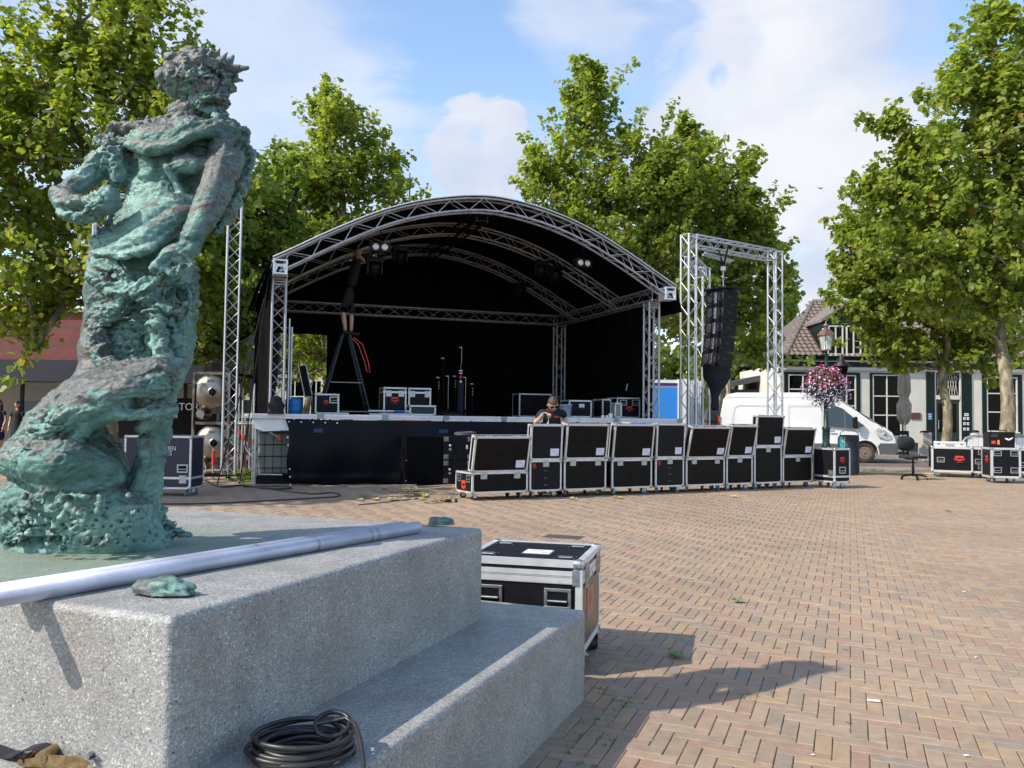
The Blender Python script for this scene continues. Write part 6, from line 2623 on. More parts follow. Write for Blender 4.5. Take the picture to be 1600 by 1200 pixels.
b_.rod((-.6, -.52, .14), (-.6, -.52, 1.15), .02, 8)
b_.build('corner_post', ALU, t)
# cables on the ground
for i, (pts, r, lab) in enumerate((
    ([(240, 789), (330, 788), (430, 783), (500, 779), (527, 777), (529, 773), (515, 771), (490, 773), (450, 769), (430, 766), (455, 764), (440, 761), (380, 762)], .011, 'long black cable snaking over the shaded paving in front of the stage'),
    ([(300, 745), (320, 752), (345, 762), (380, 760), (420, 765), (455, 765)], .016, 'thick black cable on the ground at the foot of the left truss tower'),
    ([(560, 790), (600, 786), (640, 781), (655, 780)], .008, 'thin dark cable end on the paving left of the flight case row'))):
  P = [G(*p) for p in pts]
  Q = []
  for j in range(len(P)-1):
    p0, p1, p2, p3 = P[max(j-1, 0)], P[j], P[j+1], P[min(j+2, len(P)-1)]
    for k in range(6):
      u = k/6
      Q.append(.5*((2*p1)+(-p0+p2)*u+(2*p0-5*p1+4*p2-p3)*u*u+(-p0+3*p1-3*p2+p3)*u**3))
  Q = [Vector((q.x, q.y, r+.003)) for q in Q]+[Vector((P[-1].x, P[-1].y, r+.003))]
  b_ = B()
  b_.tube(Q, r, 6)
  o = b_.build('ground_cable', CABLE)
  tag(o, lab, 'cable')
# cable connector near the row
for i, (px, py, lab) in enumerate(((698, 785, 'black multi-plug lying on the paving left of the flight case row'),)):
  c0 = G(px, py)
  t = thing('cable_plug', lab, 'plug', c0, .1)
  for k in range(2):
    b_ = B()
    b_.tube([(-.16, .03-.05*k, .018), (-.10, .025-.05*k, .022), (-.02, .02-.03*k, .02)], .010, 6)
    b_.build('lead', CABLE, t)
  b_ = B()
  b_.rod((-.02, 0, .025), (.07, -.01, .025), .022, 10)
  b_.build('plug_body', BLACK, t)
  b_ = B()
  b_.rod((.12, 0, .03), (.165, 0, .03), .03, 12)
  b_.build('ring', RUBBER, t)
  b_ = B()
  b_.rod((.07, -.01, .025), (.105, -.006, .02), .015, 8)
  b_.build('pins', ALU, t)
# ------------------------------------------------------------------ right side
# litter bin
p = G(1327, 741)
t = thing('litter_bin', 'round dark grey mesh litter bin with a hoop over it, beside the lamp post', 'litter bin', (p.x, p.y, 0))
BIN = mat('bin_grey', (.045, .055, .065), .45, .4, var=.15, vscale=10)
bh = .98
br = .225
b_ = B()
b_.lathe([(br, .02), (br, bh), (br-.02, bh), (br-.02, bh-.2)], 32)
b_.build('bin_body', BIN, t)
b_ = B()
for i in range(16):
  z = .07+i*.058
  b_.lathe([(br, z), (br+.007, z+.006), (br+.007, z+.028), (br, z+.034)], 32)
o = b_.build('rib', BIN, t)
o['kind'] = 'stuff'
b_ = B()
for i in range(30):
  a = i/30*2*math.pi
  b_.box((math.cos(a)*(br+.007), math.sin(a)*(br+.007), bh/2), (.008, .012, bh-.1), rz=a)
o = b_.build('upright', BIN, t)
o['kind'] = 'stuff'
b_ = B()
b_.tube([(br*math.cos(a), 0, bh+.13*math.sin(a)) for a in np.linspace(0, math.pi, 14)], .011, 6)
b_.build('hoop', STEEL, t)
b_ = B()
b_.lathe([(.215, .35), (.235, .6), (.225, .93), (.2, .94)], 20, Matrix.Translation((-.035, .03, 0)))
b_.build('bin_liner', mat('teal_bag', (.03, .22, .24), .4), t)
# lamp post with flower ball
lpz = 20.6
lx = W(1291, 660, lpz).x
t = thing('lamp_post', 'dark green cast-iron lamp post with a copper lantern, carrying a flower ball', 'lamp post', (lx, lpz, 0))
sc_ = lpz/FPX
def lz(py):
  return W(1291, py, lpz).z
LG = mat('lamp_green', (.010, .030, .024), .4, .2, var=.2, vscale=8)
b_ = B()
b_.lathe([(.16, 0), (.16, .10), (.12, .14), (.11, .5), (.13, .54), (.10, .60), (.085, lz(705)), (.115, lz(702)), (.10, lz(694)), (.075, lz(690)), (.088, lz(680)), (.085, lz(672)), (.11, lz(669)), (.06, lz(666)), (.056, lz(640)), (.048, lz(575)), (.06, lz(572)), (.035, lz(568)), (.03, lz(552)), (.05, lz(550))], 20)
b_.build('post', LG, t)
b_ = B()
b_.rod((-.28, 0, lz(563)), (.28, 0, lz(563)), .014, 8)
b_.rod((-.28, 0, lz(563)), (-.28, 0, lz(560)), .03, 8)
b_.rod((.28, 0, lz(563)), (.28, 0, lz(560)), .03, 8)
b_.build('cross_arm', LG, t)
b_ = B()
for a in (0, 1, 2, 3):
  an = a*math.pi/2+.4
  b_.tube([(0, 0, lz(556)), (.10*math.cos(an), .10*math.sin(an), lz(553)), (.10*math.cos(an), .10*math.sin(an), lz(548))], .010, 6)
b_.build('lantern_bracket', LG, t)
lan = bpy.data.objects.new('lantern', None)
link(lan, t)
lan.location = (0, 0, lz(548))
COP = mat('copper_brown', (.22, .13, .10), .5, .4, var=.25, vscale=14)
hl = lz(524)-lz(548)
b_ = B()
for a in range(4):
  an = a*math.pi/2+math.pi/4+.3
  b_.rod((.105*math.cos(an), .105*math.sin(an), 0), (.165*math.cos(an), .165*math.sin(an), hl), .009, 6)
b_.lathe([(.12, 0), (.12, .015), (.06, .03)], 4, Matrix.Rotation(math.pi/4+.3, 4, 'Z'), smooth=False)
b_.build('lantern_frame', COP, lan)
vs = []
for k in range(4):
  an = k*math.pi/2+math.pi/4+.3
  vs.append((.10*math.cos(an), .10*math.sin(an), .02))
for k in range(4):
  an = k*math.pi/2+math.pi/4+.3
  vs.append((.158*math.cos(an), .158*math.sin(an), hl-.005))
gl = bpy.data.materials.new('lantern_glass')
gl.use_nodes = True
gb = gl.node_tree.nodes['Principled BSDF']
gb.inputs['Base Color'].default_value = (.75, .78, .75, 1)
gb.inputs['Roughness'].default_value = .1
gb.inputs['Alpha'].default_value = .38
B().add(vs, [(0, 1, 5, 4), (1, 2, 6, 5), (2, 3, 7, 6), (3, 0, 4, 7)]).build('pane', gl, lan)
b_ = B()
b_.lathe([(.05, .02), (.05, .08), (.035, .10), (.035, .22), (.01, .24)], 12)
b_.build('bulb', WHITEP, lan)
b_ = B()
b_.lathe([(.215, hl), (.20, hl+.02), (.10, hl+.14), (.055, hl+.16), (.055, hl+.23)], 4, Matrix.Rotation(math.pi/4+.3, 4, 'Z'), smooth=False)
b_.lathe([(.075, hl+.23), (.06, hl+.26), (.02, hl+.30), (.012, hl+.36), (.02, hl+.38), (.0, hl+.42)], 12)
b_.build('lantern_roof', COP, lan)
# flower ball: many small petals, pink and red above, mauve below
fc_ = W(1290, 603, lpz)
fr_ = 33/FPX*lpz
t = thing('flower_basket', 'round hanging mass of pink, red and mauve petunias on the lamp post', 'flower basket', (fc_.x, fc_.y, fc_.z))
def petals(name, cols, N_, zlo, zhi, seed, size=.026, rad=1.0):
  rs = np.random.RandomState(seed)
  for ci, (cn, c, share) in enumerate(cols):
    n = int(N_*share)
    d = rs.normal(size=(n*3, 3))
    d /= np.linalg.norm(d, axis=1)[:, None]
    d = d[(d[:, 2] > zlo+rs.normal(0, .1, len(d))) & (d[:, 2] < zhi+rs.normal(0, .1, len(d)))][:n]
    n = len(d)
    r = fr_*rad*(1+.13*np.sin(d[:, 0]*5+d[:, 2]*4+d[:, 1]*3)+.08*np.sin(d[:, 0]*13-d[:, 2]*9))*rs.uniform(.72, 1.06, n)
    c0 = d*r[:, None]
    c0[:, 2] *= .95
    c0[:, 2] -= np.where(d[:, 2] < 0, 1, 0)*.02
    nrm = d+rs.normal(0, .45, (n, 3))
    nrm /= np.linalg.norm(nrm, axis=1)[:, None]
    a1 = np.cross(nrm, rs.normal(size=(n, 3)))
    a1 /= np.linalg.norm(a1, axis=1)[:, None]
    a2 = np.cross(nrm, a1)
    k = 6
    V = []
    sz = size*rs.uniform(.7, 1.3, n)[:, None]
    for q in range(k):
      an = q*2*math.pi/k
      rr_ = (1.0 if q % 2 else .82)
      V.append(c0+(a1*math.cos(an)+a2*math.sin(an))*sz*rr_+nrm*sz*.35)
    V.append(c0-nrm*sz*.1)
    V = np.stack(V, 1).reshape(-1, 3)
    base = (np.arange(n)*(k+1))[:, None, None]
    F = np.array([[q, (q+1) % k, k] for q in range(k)])[None]+base
    me = np_mesh(name, V, F.reshape(-1, 3), mat(cn, c, .6))
    o = inst(name, me, t)
    o['kind'] = 'stuff'
petals('upper_blossom', [('pink_petal', (.60, .10, .28), .30), ('red_petal', (.42, .012, .04), .22), ('pale_pink_petal', (.68, .42, .50), .26), ('purple_petal', (.26, .03, .20), .22)], 700, -.05, 1.1, 3)
petals('lower_blossom', [('mauve_petal', (.50, .42, .62), .7), ('white_petal', (.70, .66, .72), .3)], 1100, -1.1, .12, 5, .019)
petals('basket_leaf', [('flower_leaf', (.035, .085, .02), 1.0)], 900, -1.1, 1.1, 9, .024, .90)
b_ = B()
b_.lathe([(.02, -fr_*.8), (fr_*.7, -fr_*.45), (fr_*.80, 0), (fr_*.7, fr_*.45), (.02, fr_*.75)], 20)
b_.build('basket', mat('moss', (.02, .035, .012), .9), t)
# second lantern farther away
p = W(1315, 660, 29.0)
t = thing('lamp_post', 'farther lamp post whose dark lantern shows right above the flower ball', 'lamp post', (p.x, p.y, 0))
zz = W(1315, 569, 29).z
b_ = B()
b_.lathe([(.14, 0), (.1, .5), (.05, 1.2), (.045, zz-.4), (.03, zz-.05)], 12)
b_.build('post', LG, t)
b_ = B()
b_.lathe([(.02, zz+.35), (.06, zz+.28), (.10, zz+.12), (.30, zz-.05), (.30, zz-.08), (.26, zz-.10)], 16)
b_.build('lantern_roof', mat('dark_lantern', (.03, .02, .025), .5, .3), t)
b_ = B()
b_.lathe([(.24, zz-.10), (.16, zz-.42), (.05, zz-.45)], 8)
b_.build('lantern_glass', GLASS_D, t)
# office chair
p = G(1430, 750)
t = thing('office_chair', 'lone black office swivel chair standing on the paving', 'office chair', (p.x, p.y+.1, 0), .3)
FAB = mat('charcoal_fabric', (.020, .021, .022), .9, 0, var=.5, vscale=30, bump=.4, bscale=80)
b_ = B()
b_.box((0, 0, .52), (.46, .44, .07), bev=.03)
b_.build('seat', FAB, t)
b_ = B()
M_ = Matrix.Translation((-.03, .23, .82)) @ Matrix.Rotation(R(-8), 4, 'X')
vs = []
n_ = 24
for k in range(n_):
  a = 2*math.pi*k/n_
  x_ = .23*math.copysign(abs(math.cos(a))**.7, math.cos(a))
  z_ = .17*math.copysign(abs(math.sin(a))**.8, math.sin(a))
  cv = .05*(x_/.23)**2
  vs += [(x_, -.03-cv, z_), (x_*1.02, .0-cv, z_*1.02), (x_, .03-cv, z_)]
fs = []
for k in range(n_):
  j = (k+1) % n_
  fs += [(k*3, k*3+1, j*3+1, j*3), (k*3+1, k*3+2, j*3+2, j*3+1)]
vs += [(0, -.03, 0), (0, .03, 0)]
for k in range(n_):
  j = (k+1) % n_
  fs += [(k*3, j*3, n_*3), (j*3+2, k*3+2, n_*3+1)]
b_.add(vs, fs, M_, True)
b_.build('backrest', FAB, t)
b_ = B()
b_.tube([(-.03, .24, .72), (-.03, .27, .58), (-.02, .20, .47), (0, .05, .47)], .022, 6)
b_.build('back_bar', BLACK, t)
b_ = B()
b_.rod((0, 0, .08), (0, 0, .30), .03, 10)
b_.rod((0, 0, .30), (0, 0, .48), .020, 10)
b_.build('gas_column', BLACK, t)
b_ = B()
b_.tube([(.08, 0, .455), (.22, .02, .45), (.26, .02, .46)], .008, 6)
b_.build('lever', BLACK, t)
for k in range(5):
  a = k*2*math.pi/5+.5
  b_ = B()
  b_.tube([(.02*math.cos(a), .02*math.sin(a), .115), (.18*math.cos(a), .18*math.sin(a), .10), (.29*math.cos(a), .29*math.sin(a), .075)], [.028, .022, .016], 6)
  b_.build('foot_arm', BLACK, t)
  c = bpy.data.objects.new('castor', castor_meshes()[2])
  link(c, t)
  c.location = (.29*math.cos(a), .29*math.sin(a), 0)
  c.rotation_euler = (0, 0, a)
  c.scale = (.9, .55, .55)
# cases on the right
g1 = 'flight cases on castors about the square'
p = G(1498, 746.5)
p.z = 0
w_ = (W(1535.5, 700, p.y).x-W(1462.5, 700, p.y).x)
zt_c = W(1498, 698.8, p.y).z
cA = closed_case('wide black flight case with centred red mark beside the office chair, silver briefcase on top', (W(1499, 700, p.y).x, p.y, 0), -.44, w_/.93, .6, .13, zt_c, BLACKPLY, g1,
         handles=(('f', -w_/2+.16, .42), ('f', w_/2-.15, .40)), marks=(('f', 0, .45, .22, .17),), trim=.045)
# silver briefcase on it
t = thing('briefcase', 'silver aluminium briefcase lying on the wide flight case', 'briefcase', (W(1488.5, 700, p.y).x, p.y+.12, zt_c+.005), -.42)
bw = W(1511, 700, p.y).x-W(1466, 700, p.y).x
b_ = B()
b_.bx(-bw/2, bw/2, 0, .35, 0, .065, bev=.008)
b_.build('lower_shell', ALUB, t)
b_ = B()
b_.bx(-bw/2, bw/2, 0, .35, .069, .125, bev=.008)
b_.build('lid', ALUB, t)
for xx in (-bw*.36, bw*.36):
  b_ = B()
  b_.box((xx, -.004, .065), (.06, .008, .05), bev=.002)
  b_.build('clasp', STEEL, t)
b_ = B()
b_.tube([(-.08, -.004, .05), (-.08, -.035, .045), (.08, -.035, .045), (.08, -.004, .05)], .010, 6)
b_.build('handle', BLACK, t)
# case behind, at px 1520-1560
p = G(1530, 747)
closed_case('flight case squeezed between the wide one and the one carrying the generator', (W(1532, 700, 20.3).x, 20.3, 0), -.35, W(1545, 700, 20.3).x-W(1519, 700, 20.3).x, .6, .13, W(1530, 699, 20.3).z, BLACKPLY, g1,
      handles=(('f', .03, .62), ('f', .03, .28)), trim=.04)
# corner-on case carrying the generator, near vertical edge at px 1548.5
cR = G(1549, 755)
cR.z = 0
th_ = -.18
W2 = .60
fc = cR+Vector((math.cos(th_), math.sin(th_), 0))*(W2/2)
zt2c = W(1549, 699.5, cR.y).z
cB = closed_case('flight case with four handles on its front, carrying the black generator', (fc.x, fc.y, 0), th_, W2, .58, .12, zt2c, BLACKPLY, g1,
         handles=(('f', -W2/2+.13, .66), ('f', W2/2-.13, .66), ('f', -W2/2+.13, .29), ('f', W2/2-.13, .29)), marks=(('l', .26, .52, .16, .18),), trim=.045)
# generator
gz = zt2c+.004
gx0, gx1 = W(1543, 680, cR.y+.15).x, W(1580, 680, cR.y+.15).x
t = thing('generator', 'black boxy generator with red panel and white swoosh on the right flight case', 'generator', ((gx0+gx1)/2, cR.y+.05, gz), -.2)
gw = gx1-gx0
gh = W(1560, 675, cR.y).z-gz
b_ = B()
b_.bx(-gw/2, gw/2, 0, .40, 0, gh, bev=.015)
b_.build('housing', BLACK, t)
b_ = B()
b_.box((-gw/2+.09, -.004, gh*.33), (.08, .006, .07), bev=.002)
b_.build('red_panel', mat('panel_red', (.65, .04, .02), .5), t)  # even red without emission
b_ = B()
b_.box((-gw/2+.19, -.004, gh*.33), (.045, .006, .10), bev=.002)
b_.build('orange_switch', mat('orange_switch', (.8, .22, .06), .5), t)
b_ = B()
for i in range(3):
  b_.box((-gw/2+.11, -.003, gh*.85-.025*i), (.14, .005, .008))
o_ = b_.build('vent', mat('dim_grey', (.10, .10, .10), .5), t)
o_['kind'] = 'stuff'
b_ = B()
b_.prism([(.05, gh*.60), (.10, gh*.62), (.13, gh*.55), (.17, gh*.62), (.23, gh*.66), (.18, gh*.52), (.13, gh*.46), (.08, gh*.52)], -.005, -.001)
b_.build('white_swoosh', WHITEP, t)
for (x_, y_) in ((-gw/2+.05, .2), (gw/2-.05, .2)):
  pass
b_ = B()
b_.tube([(-gw*.3, .2, gh), (-gw*.3, .2, gh+.035), (gw*.3, .2, gh+.035), (gw*.3, .2, gh)], .012, 6)
b_.build('carry_handle', BLACK, t)
closed_case('black flight case cut by the right picture edge', (W(1614, 700, 20.5).x, 20.5, 0), -.3, W(1635, 700, 20.5).x-W(1591, 700, 20.5).x, .6, .13, W(1600, 702, 20.5).z, BLACKPLY, g1,
      handles=(('f', -.22, .32), ('f', .2, .32)), trim=.035)
# barrier with white panels behind the cases
bz = 23.0
def wb(px, py, z=bz): return W(px, py, z)
t = thing('barrier', 'grey tube barrier with white vertical panels behind the right flight cases', 'barrier', (0, 0, 0))
zt_b = wb(1540, 681).z
b_ = B()
xa = wb(1506, 700).x
xb = wb(1640, 700).x
b_.tube([Vector((xa-.10, bz, zt_b-.62)), Vector((xa-.08, bz, zt_b-.25)), Vector((xa+.05, bz, zt_b-.07)), Vector((xa+.25, bz, zt_b)), Vector((xb, bz, zt_b))], .03, 8)
b_.build('top_rail', mat('barrier_grey', (.28, .32, .33), .5, .3), t)
n = 15
x = wb(1512, 700).x
step = (xb-x)/n
for i in range(n):
  b_ = B()
  b_.bx(x+step*i+.008, x+step*(i+1)-.008, bz+.0, bz+.02, .15, zt_b-.05)
  b_.build('panel', WHITEP, t)
for i in range(0, n+1, 3):
  b_ = B()
  b_.rod((x+step*i, bz+.03, 0), (x+step*i, bz+.03, zt_b-.03), .02, 8)
  b_.build('post', MATS['barrier_grey'], t)
# stone bollards and low dark posts
for (px, yt, yb, z, lab) in ((1445.5, 673, 706, 29.0, 'pale stone bollard beside the closed grey umbrella'), (1523.5, 672, 700, 26.0, 'pale bollard with black cap behind the white barrier')):
  p = W(px, 700, z)
  hh = W(px, yt, z).z
  t = thing('bollard', lab, 'bollard', (p.x, z, 0), 0, 'pale bollards')
  r = .17 if px < 1500 else .13
  b_ = B()
  b_.box((0, 0, hh*.47), (r*2, r*2, hh*.94), bev=.03) if px < 1500 else b_.lathe([(r, 0), (r, hh*.9), (r*.8, hh*.92)], 16)
  b_.build('shaft', mat('pale_stone', (.40, .38, .33), .8, 0, var=.15, vscale=8), t)
  b_ = B()
  b_.lathe([(r*.95, hh*.93), (r*.9, hh*.98), (r*.4, hh), (0, hh)], 12)
  b_.build('cap', BLACK, t)
for (px, lab) in ((1453.5, 'left of two thin dark posts beside the wide flight case'), (1457.5, 'right of two thin dark posts beside the wide flight case')):
  p = G(px, 729)
  b_ = B()
  b_.bx(-.03, .03, -.03, .03, 0, .60)
  o = b_.build('dark_post', BLACK, None, (p.x, p.y, 0))
  tag(o, lab, 'post', 'thin dark posts')
# yellow hose across the paving
b_ = B()
P = [G(1345, 739.5), G(1400, 740.5), G(1450, 742), G(1520, 743.5), G(1640, 746)]
b_.tube([Vector((q.x, q.y, .022)) for q in P], .018, 6)
o = b_.build('yellow_hose', mat('pale_yellow', (.62, .50, .20), .6))
tag(o, 'pale yellow hose lying across the paving behind the office chair', 'hose')
# ------------------------------------------------------------------ van
VZ = 26.4
vy = R(-14)
vfw = G(1351.5, 723.5)
L_ = 5.75
t = thing('white_van', 'white high-roof delivery van parked behind the lamp post', 'van', (0, 0, 0), vy)
VW = mat('van_white', (.70, .71, .70), .25, 0, var=.03, vscale=1.5, coat=.6)
PLG = mat('van_grey_plastic', (.10, .105, .11), .6)
VG = mat('van_glass', (.015, .02, .022), .05, 0, spec=.9)
# local: x forward (to the right), y away from camera, z up; x=0 at the rear
hv = 2.31
prof = [(.02, .42), (.0, .9), (.06, 1.5), (.16, 2.08), (.32, hv-.06), (.6, hv), (3.2, hv+.01), (3.72, hv-.05), (4.0, hv-.20), (4.86, 1.42), (5.32, 1.20), (5.58, 1.02), (5.70, .80), (5.72, .45), (5.66, .30)]
lower = [(5.0, .28), (.2, .30)]
poly = prof+lower
def hwid(z, x):
  w = .97
  if z > 1.15:
    w -= (z-1.15)*.115
  if x > 4.9:
    w -= (x-4.9)**1.5*.16
  return w
n = len(poly)
vs = [(x_, -hwid(z, x_), z) for x_, z in poly]+[(x_, hwid(z, x_), z) for x_, z in poly]
bm = bmesh.new()
bv = [bm.verts.new(v) for v in vs]
bm.faces.new(bv[:n])
bm.faces.new(bv[n:][::-1])
for i in range(n):
  bm.faces.new((bv[(i+1) % n], bv[i], bv[n+i], bv[n+(i+1) % n]))
es = [e for e in bm.edges if (e.verts[0].co.y > 0) == (e.verts[1].co.y > 0) and max(e.verts[0].co.z, e.verts[1].co.z) > .5]
bmesh.ops.bevel(bm, geom=es, offset=.075, segments=4, affect='EDGES', profile=.6)
bmesh.ops.recalc_face_normals(bm, faces=bm.faces)
me = bpy.data.meshes.new('body')
bm.to_mesh(me)
bm.free()
me.materials.append(VW)
for p_ in me.polygons:
  p_.use_smooth = True
body_ = inst('body', me, t)
md = body_.modifiers.new('e', 'EDGE_SPLIT')
md.split_angle = R(28)
def side_y(z, x_, o=.0):
  return -hwid(z, x_)-o
def side_panel(name, pts, m, o=.006, th=.006, parent=t):
  vs = [(x_, side_y(z, x_, o), z) for x_, z in pts]+[(x_, side_y(z, x_, o-th), z) for x_, z in pts]
  k = len(pts)
  fs = [tuple(range(k)), tuple(range(k, 2*k))[::-1]]+[((i+1) % k, i, k+i, k+(i+1) % k) for i in range(k)]
  return B().add(vs, fs).build(name, m, parent)
def seam(pts, r=.005, m=None):
  b_ = B()
  b_.tube([(x_, side_y(z, x_, .001), z) for x_, z in pts], r, 5)
  b_.build('seam', m or mat('panel_gap', (.16, .16, .16), .7), t)
seam([(.45, 1.0), (.48, 1.55), (.55, 1.80), (.68, 1.86), (2.0, 1.87), (2.08, 1.8), (2.08, .95)])
seam([(2.3, .95), (2.3, 1.87), (3.28, 1.87)])
seam([(.25, 2.14), (1.8, 2.155), (3.5, 2.14)], .004)
seam([(3.38, .46), (3.38, 2.10)])
seam([(3.46, .46), (3.46, 2.02), (3.9, 2.02)])
seam([(4.50, .50), (4.52, .95), (4.62, 1.30)])
seam([(.10, 1.02), (3.3, 1.02)], .004)
side_panel('slide_rail', [(.95, 1.16), (2.15, 1.16), (2.15, 1.20), (.95, 1.20)], PLG, .012, .012)
side_panel('sill_moulding', [(.12, .30), (4.0, .30), (4.0, .62), (.12, .62)], PLG, .012, .012)
side_panel('side_window', [(3.52, 1.20), (3.52, 1.90), (3.70, 1.92), (4.02, 1.80), (4.70, 1.22), (4.50, 1.14)], VG, .004, .004)
side_panel('window_pillar', [(4.08, 1.15), (4.12, 1.15), (4.12, 1.73), (4.08, 1.77)], PLG, .007, .003)
side_panel('door_handle', [(3.58, 1.02), (3.78, 1.02), (3.78, 1.06), (3.58, 1.06)], PLG, .03, .03)
side_panel('bumper_side', [(5.05, .30), (5.68, .32), (5.70, .66), (5.2, .66), (5.08, .5)], PLG, .012, .012)
# windscreen on the slope between (4.0,hv-.2) and (4.86,1.42)
a, c = Vector((4.06, 0, hv-.245)), Vector((4.90, 0, 1.43))
nrm = Vector((c.z-a.z, 0, -(c.x-a.x))).normalized()*-1
b_ = B()
vs = []
for p_, hw in ((a, .74), (c, .86)):
  for s in (-1, 1):
    vs.append(p_+nrm*.010+Vector((0, s*hw, 0)))
b_.add(vs, [(0, 1, 3, 2)])
b_.add([v-nrm*.008 for v in vs], [(2, 3, 1, 0)])
b_.build('windscreen', VG, t)
# mirror
b_ = B()
b_.box((4.42, -1.10, 1.32), (.10, .17, .40), bev=.03)
b_.build('mirror', BLACK, t)
b_ = B()
b_.box((4.46, -1.02, 1.2), (.05, .16, .05))
b_.build('mirror_arm', BLACK, t)
# head lamp
HLM = mat('headlamp', (.55, .57, .60), .12, .4)
b_ = B()
pts = [(5.12, .88), (5.06, 1.06), (5.14, 1.17), (5.34, 1.10), (5.54, .92), (5.56, .80), (5.38, .78)]
vs = [(x_, -hwid(z, x_)-.012, z) for x_, z in pts]+[(x_, -hwid(z, x_)+.03, z) for x_, z in pts]
k = len(pts)
b_.add(vs, [tuple(range(k)), tuple(range(k, 2*k))[::-1]]+[((i+1) % k, i, k+i, k+(i+1) % k) for i in range(k)])
b_.build('headlight', HLM, t)
b_ = B()
b_.rod((5.30, -.93, .96), (5.34, -.945, .955), .07, 14)
b_.build('headlight_bulb', LENS, t)
# grille
for i in range(3):
  b_ = B()
  b_.bx(5.655+.0*i, 5.735, -.52, .52, .74+.085*i, .79+.085*i)
  b_.build('grille_bar', BLACK, t)
b_ = B()
b_.bx(5.60, 5.78, -.86, .86, .30, .60, bev=.05)
b_.build('bumper', PLG, t)
b_ = B()
b_.bx(5.781, 5.79, -.26, .26, .42, .53)
b_.build('number_plate', mat('plate_yellow', (.75, .55, .05), .5), t)
b_ = B()
b_.box((5.05, -.45, 1.345), (.18, .25, .02), bev=.006)
b_.build('bonnet_vent', BLACK, t)
# tail light
b_ = B()
b_.bx(-.01, .05, -.975, -.93, .95, 1.5)
b_.build('tail_light', RED, t)
# wheels
RIM = mat('rusty_rim', (.22, .16, .12), .5, .4, var=.5, vscale=18)
TY = mat('dusty_tyre', (.05, .042, .036), .85, 0, var=.3, vscale=8)
for x_ in (4.72, 1.15):
  for s in (-1, 1):
    wh = bpy.data.objects.new('wheel', None)
    link(wh, t)
    wh.location = (x_, s*.86, .335)
    wh.rotation_euler = (0, 0, 0 if s < 0 else math.pi)
    Mx = Matrix.Rotation(R(90), 4, 'X')
    b_ = B()
    b_.lathe([(.20, .10), (.30, .115), (.33, .09), (.335, -.09), (.30, -.11), (.20, -.1)], 32, Mx)
    b_.build('tyre', TY, wh)
    b_ = B()
    b_.lathe([(.215, .118), (.205, .10), (.17, .085), (.10, .10), (.07, .12), (.0, .12)], 28, Mx)
    b_.build('rim', RIM, wh)
    b_ = B()
    for k in range(12):
      an = k*math.pi/6
      b_.box((.155*math.cos(an), -.095, .155*math.sin(an)), (.035, .012, .02))
    o = b_.build('rim_slots', BLACK, wh)
    o['kind'] = 'stuff'
    if s < 0:
      b_ = B()
      pts = []
      m2 = 18
      for i in range(m2+1):
        an = math.pi*i/m2
        pts.append((x_+.43*math.cos(an), .33+.43*math.sin(an)))
      pts = [(x_+.43, .29)]+pts+[(x_-.43, .29)]
      side_panel('wheel_arch', pts, BLACK, .003, .003)
      ring = [(p_[0], side_y(p_[1], p_[0], .004), p_[1]) for p_ in pts]
      b_.tube(ring, .022, 6)
      b_.build('arch_lip', VW, t)
# place the van: front near wheel contact at vfw
loc = Matrix.Rotation(vy, 3, 'Z') @ Vector((4.72*.965, -.95, 0))
t.scale = (.965, 1, .97)
t.location = (vfw.x-loc.x, vfw.y-loc.y, 0)
van_root = t
# ------------------------------------------------------------------ white cottage on the right
HZ = 38.0
t = thing('cottage', 'low white cottage with dark green woodwork and grey-brown pantile roof behind the van', 'house', (0, 0, 0))
PLA = mat('white_render', (.62, .60, .52), .8, 0, var=.08, vscale=1.5, bump=.3, bscale=12)
CRM = mat('cream_trim', (.62, .61, .55), .6, 0, var=.06)
def hp(px, py, z=HZ):
  return W(px, py, z)
def hx(px, z=HZ):
  return W(px, 640, z).x
def hz_(py, px=1400, z=HZ):
  return W(px, py, z).z
ye = hz_(559)                 # eaves
yb0 = -.01
# wall built round its openings: list of openings (x0,x1,z0,z1)
ops = [(hx(1225), hx(1344), 0.55, hz_(583)), (hx(1359), hx(1413), 0.55, hz_(583)), (hx(1447), hx(1518), .06, hz_(578)), (hx(1534.5), hx(1597), .85, hz_(583)), (hx(1650), hx(1710), .85, hz_(583))]
wx0, wx1 = hx(1219), hx(1760)
xs_ = [wx0]
b_ = B()
top_z = ye-.35
prev = wx0
for (a, c, z0, z1) in ops:
  b_.bx(prev, a, HZ, HZ+.3, yb0, top_z)
  b_.bx(a, c, HZ, HZ+.3, z1, top_z)
  if z0 > .1:
    b_.bx(a, c, HZ, HZ+.3, yb0, z0)
  prev = c
b_.bx(prev, wx1, HZ, HZ+.3, yb0, top_z)
b_.bx(wx0, wx0+.3, HZ+.3, HZ+7, yb0, top_z)
b_.bx(wx0, wx1, HZ+6.7, HZ+7, yb0, top_z)
b_.build('wall', PLA, t)
b_ = B()
b_.bx(wx0, wx1, HZ-.02, HZ+.0, 0, .42)
b_.build('plinth_band', mat('dark_plinth', (.03, .032, .03), .7), t)
b_ = B()
b_.bx(wx0-.1, wx1, HZ-.10, HZ-.002, hz_(580), hz_(574.5))
b_.build('cornice', CRM, t)
b_ = B()
b_.bx(wx0-.12, wx1, HZ-.14, HZ-.10, hz_(574.3), hz_(567.5))
b_.build('fascia', GREEN, t)
b_ = B()
b_.bx(wx0-.2, wx1, HZ-.22, HZ-.14, hz_(566.8), hz_(564.2))
b_.build('moulding', CRM, t)
b_ = B()
b_.rod((wx0-.25, HZ-.32, ye-.02), (wx1, HZ-.32, ye-.02), .09, 10)
b_.build('gutter', BLACK, t)
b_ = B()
b_.bx(wx0+.01, wx1-.01, HZ+.5, HZ+.6, 0, top_z-.1)
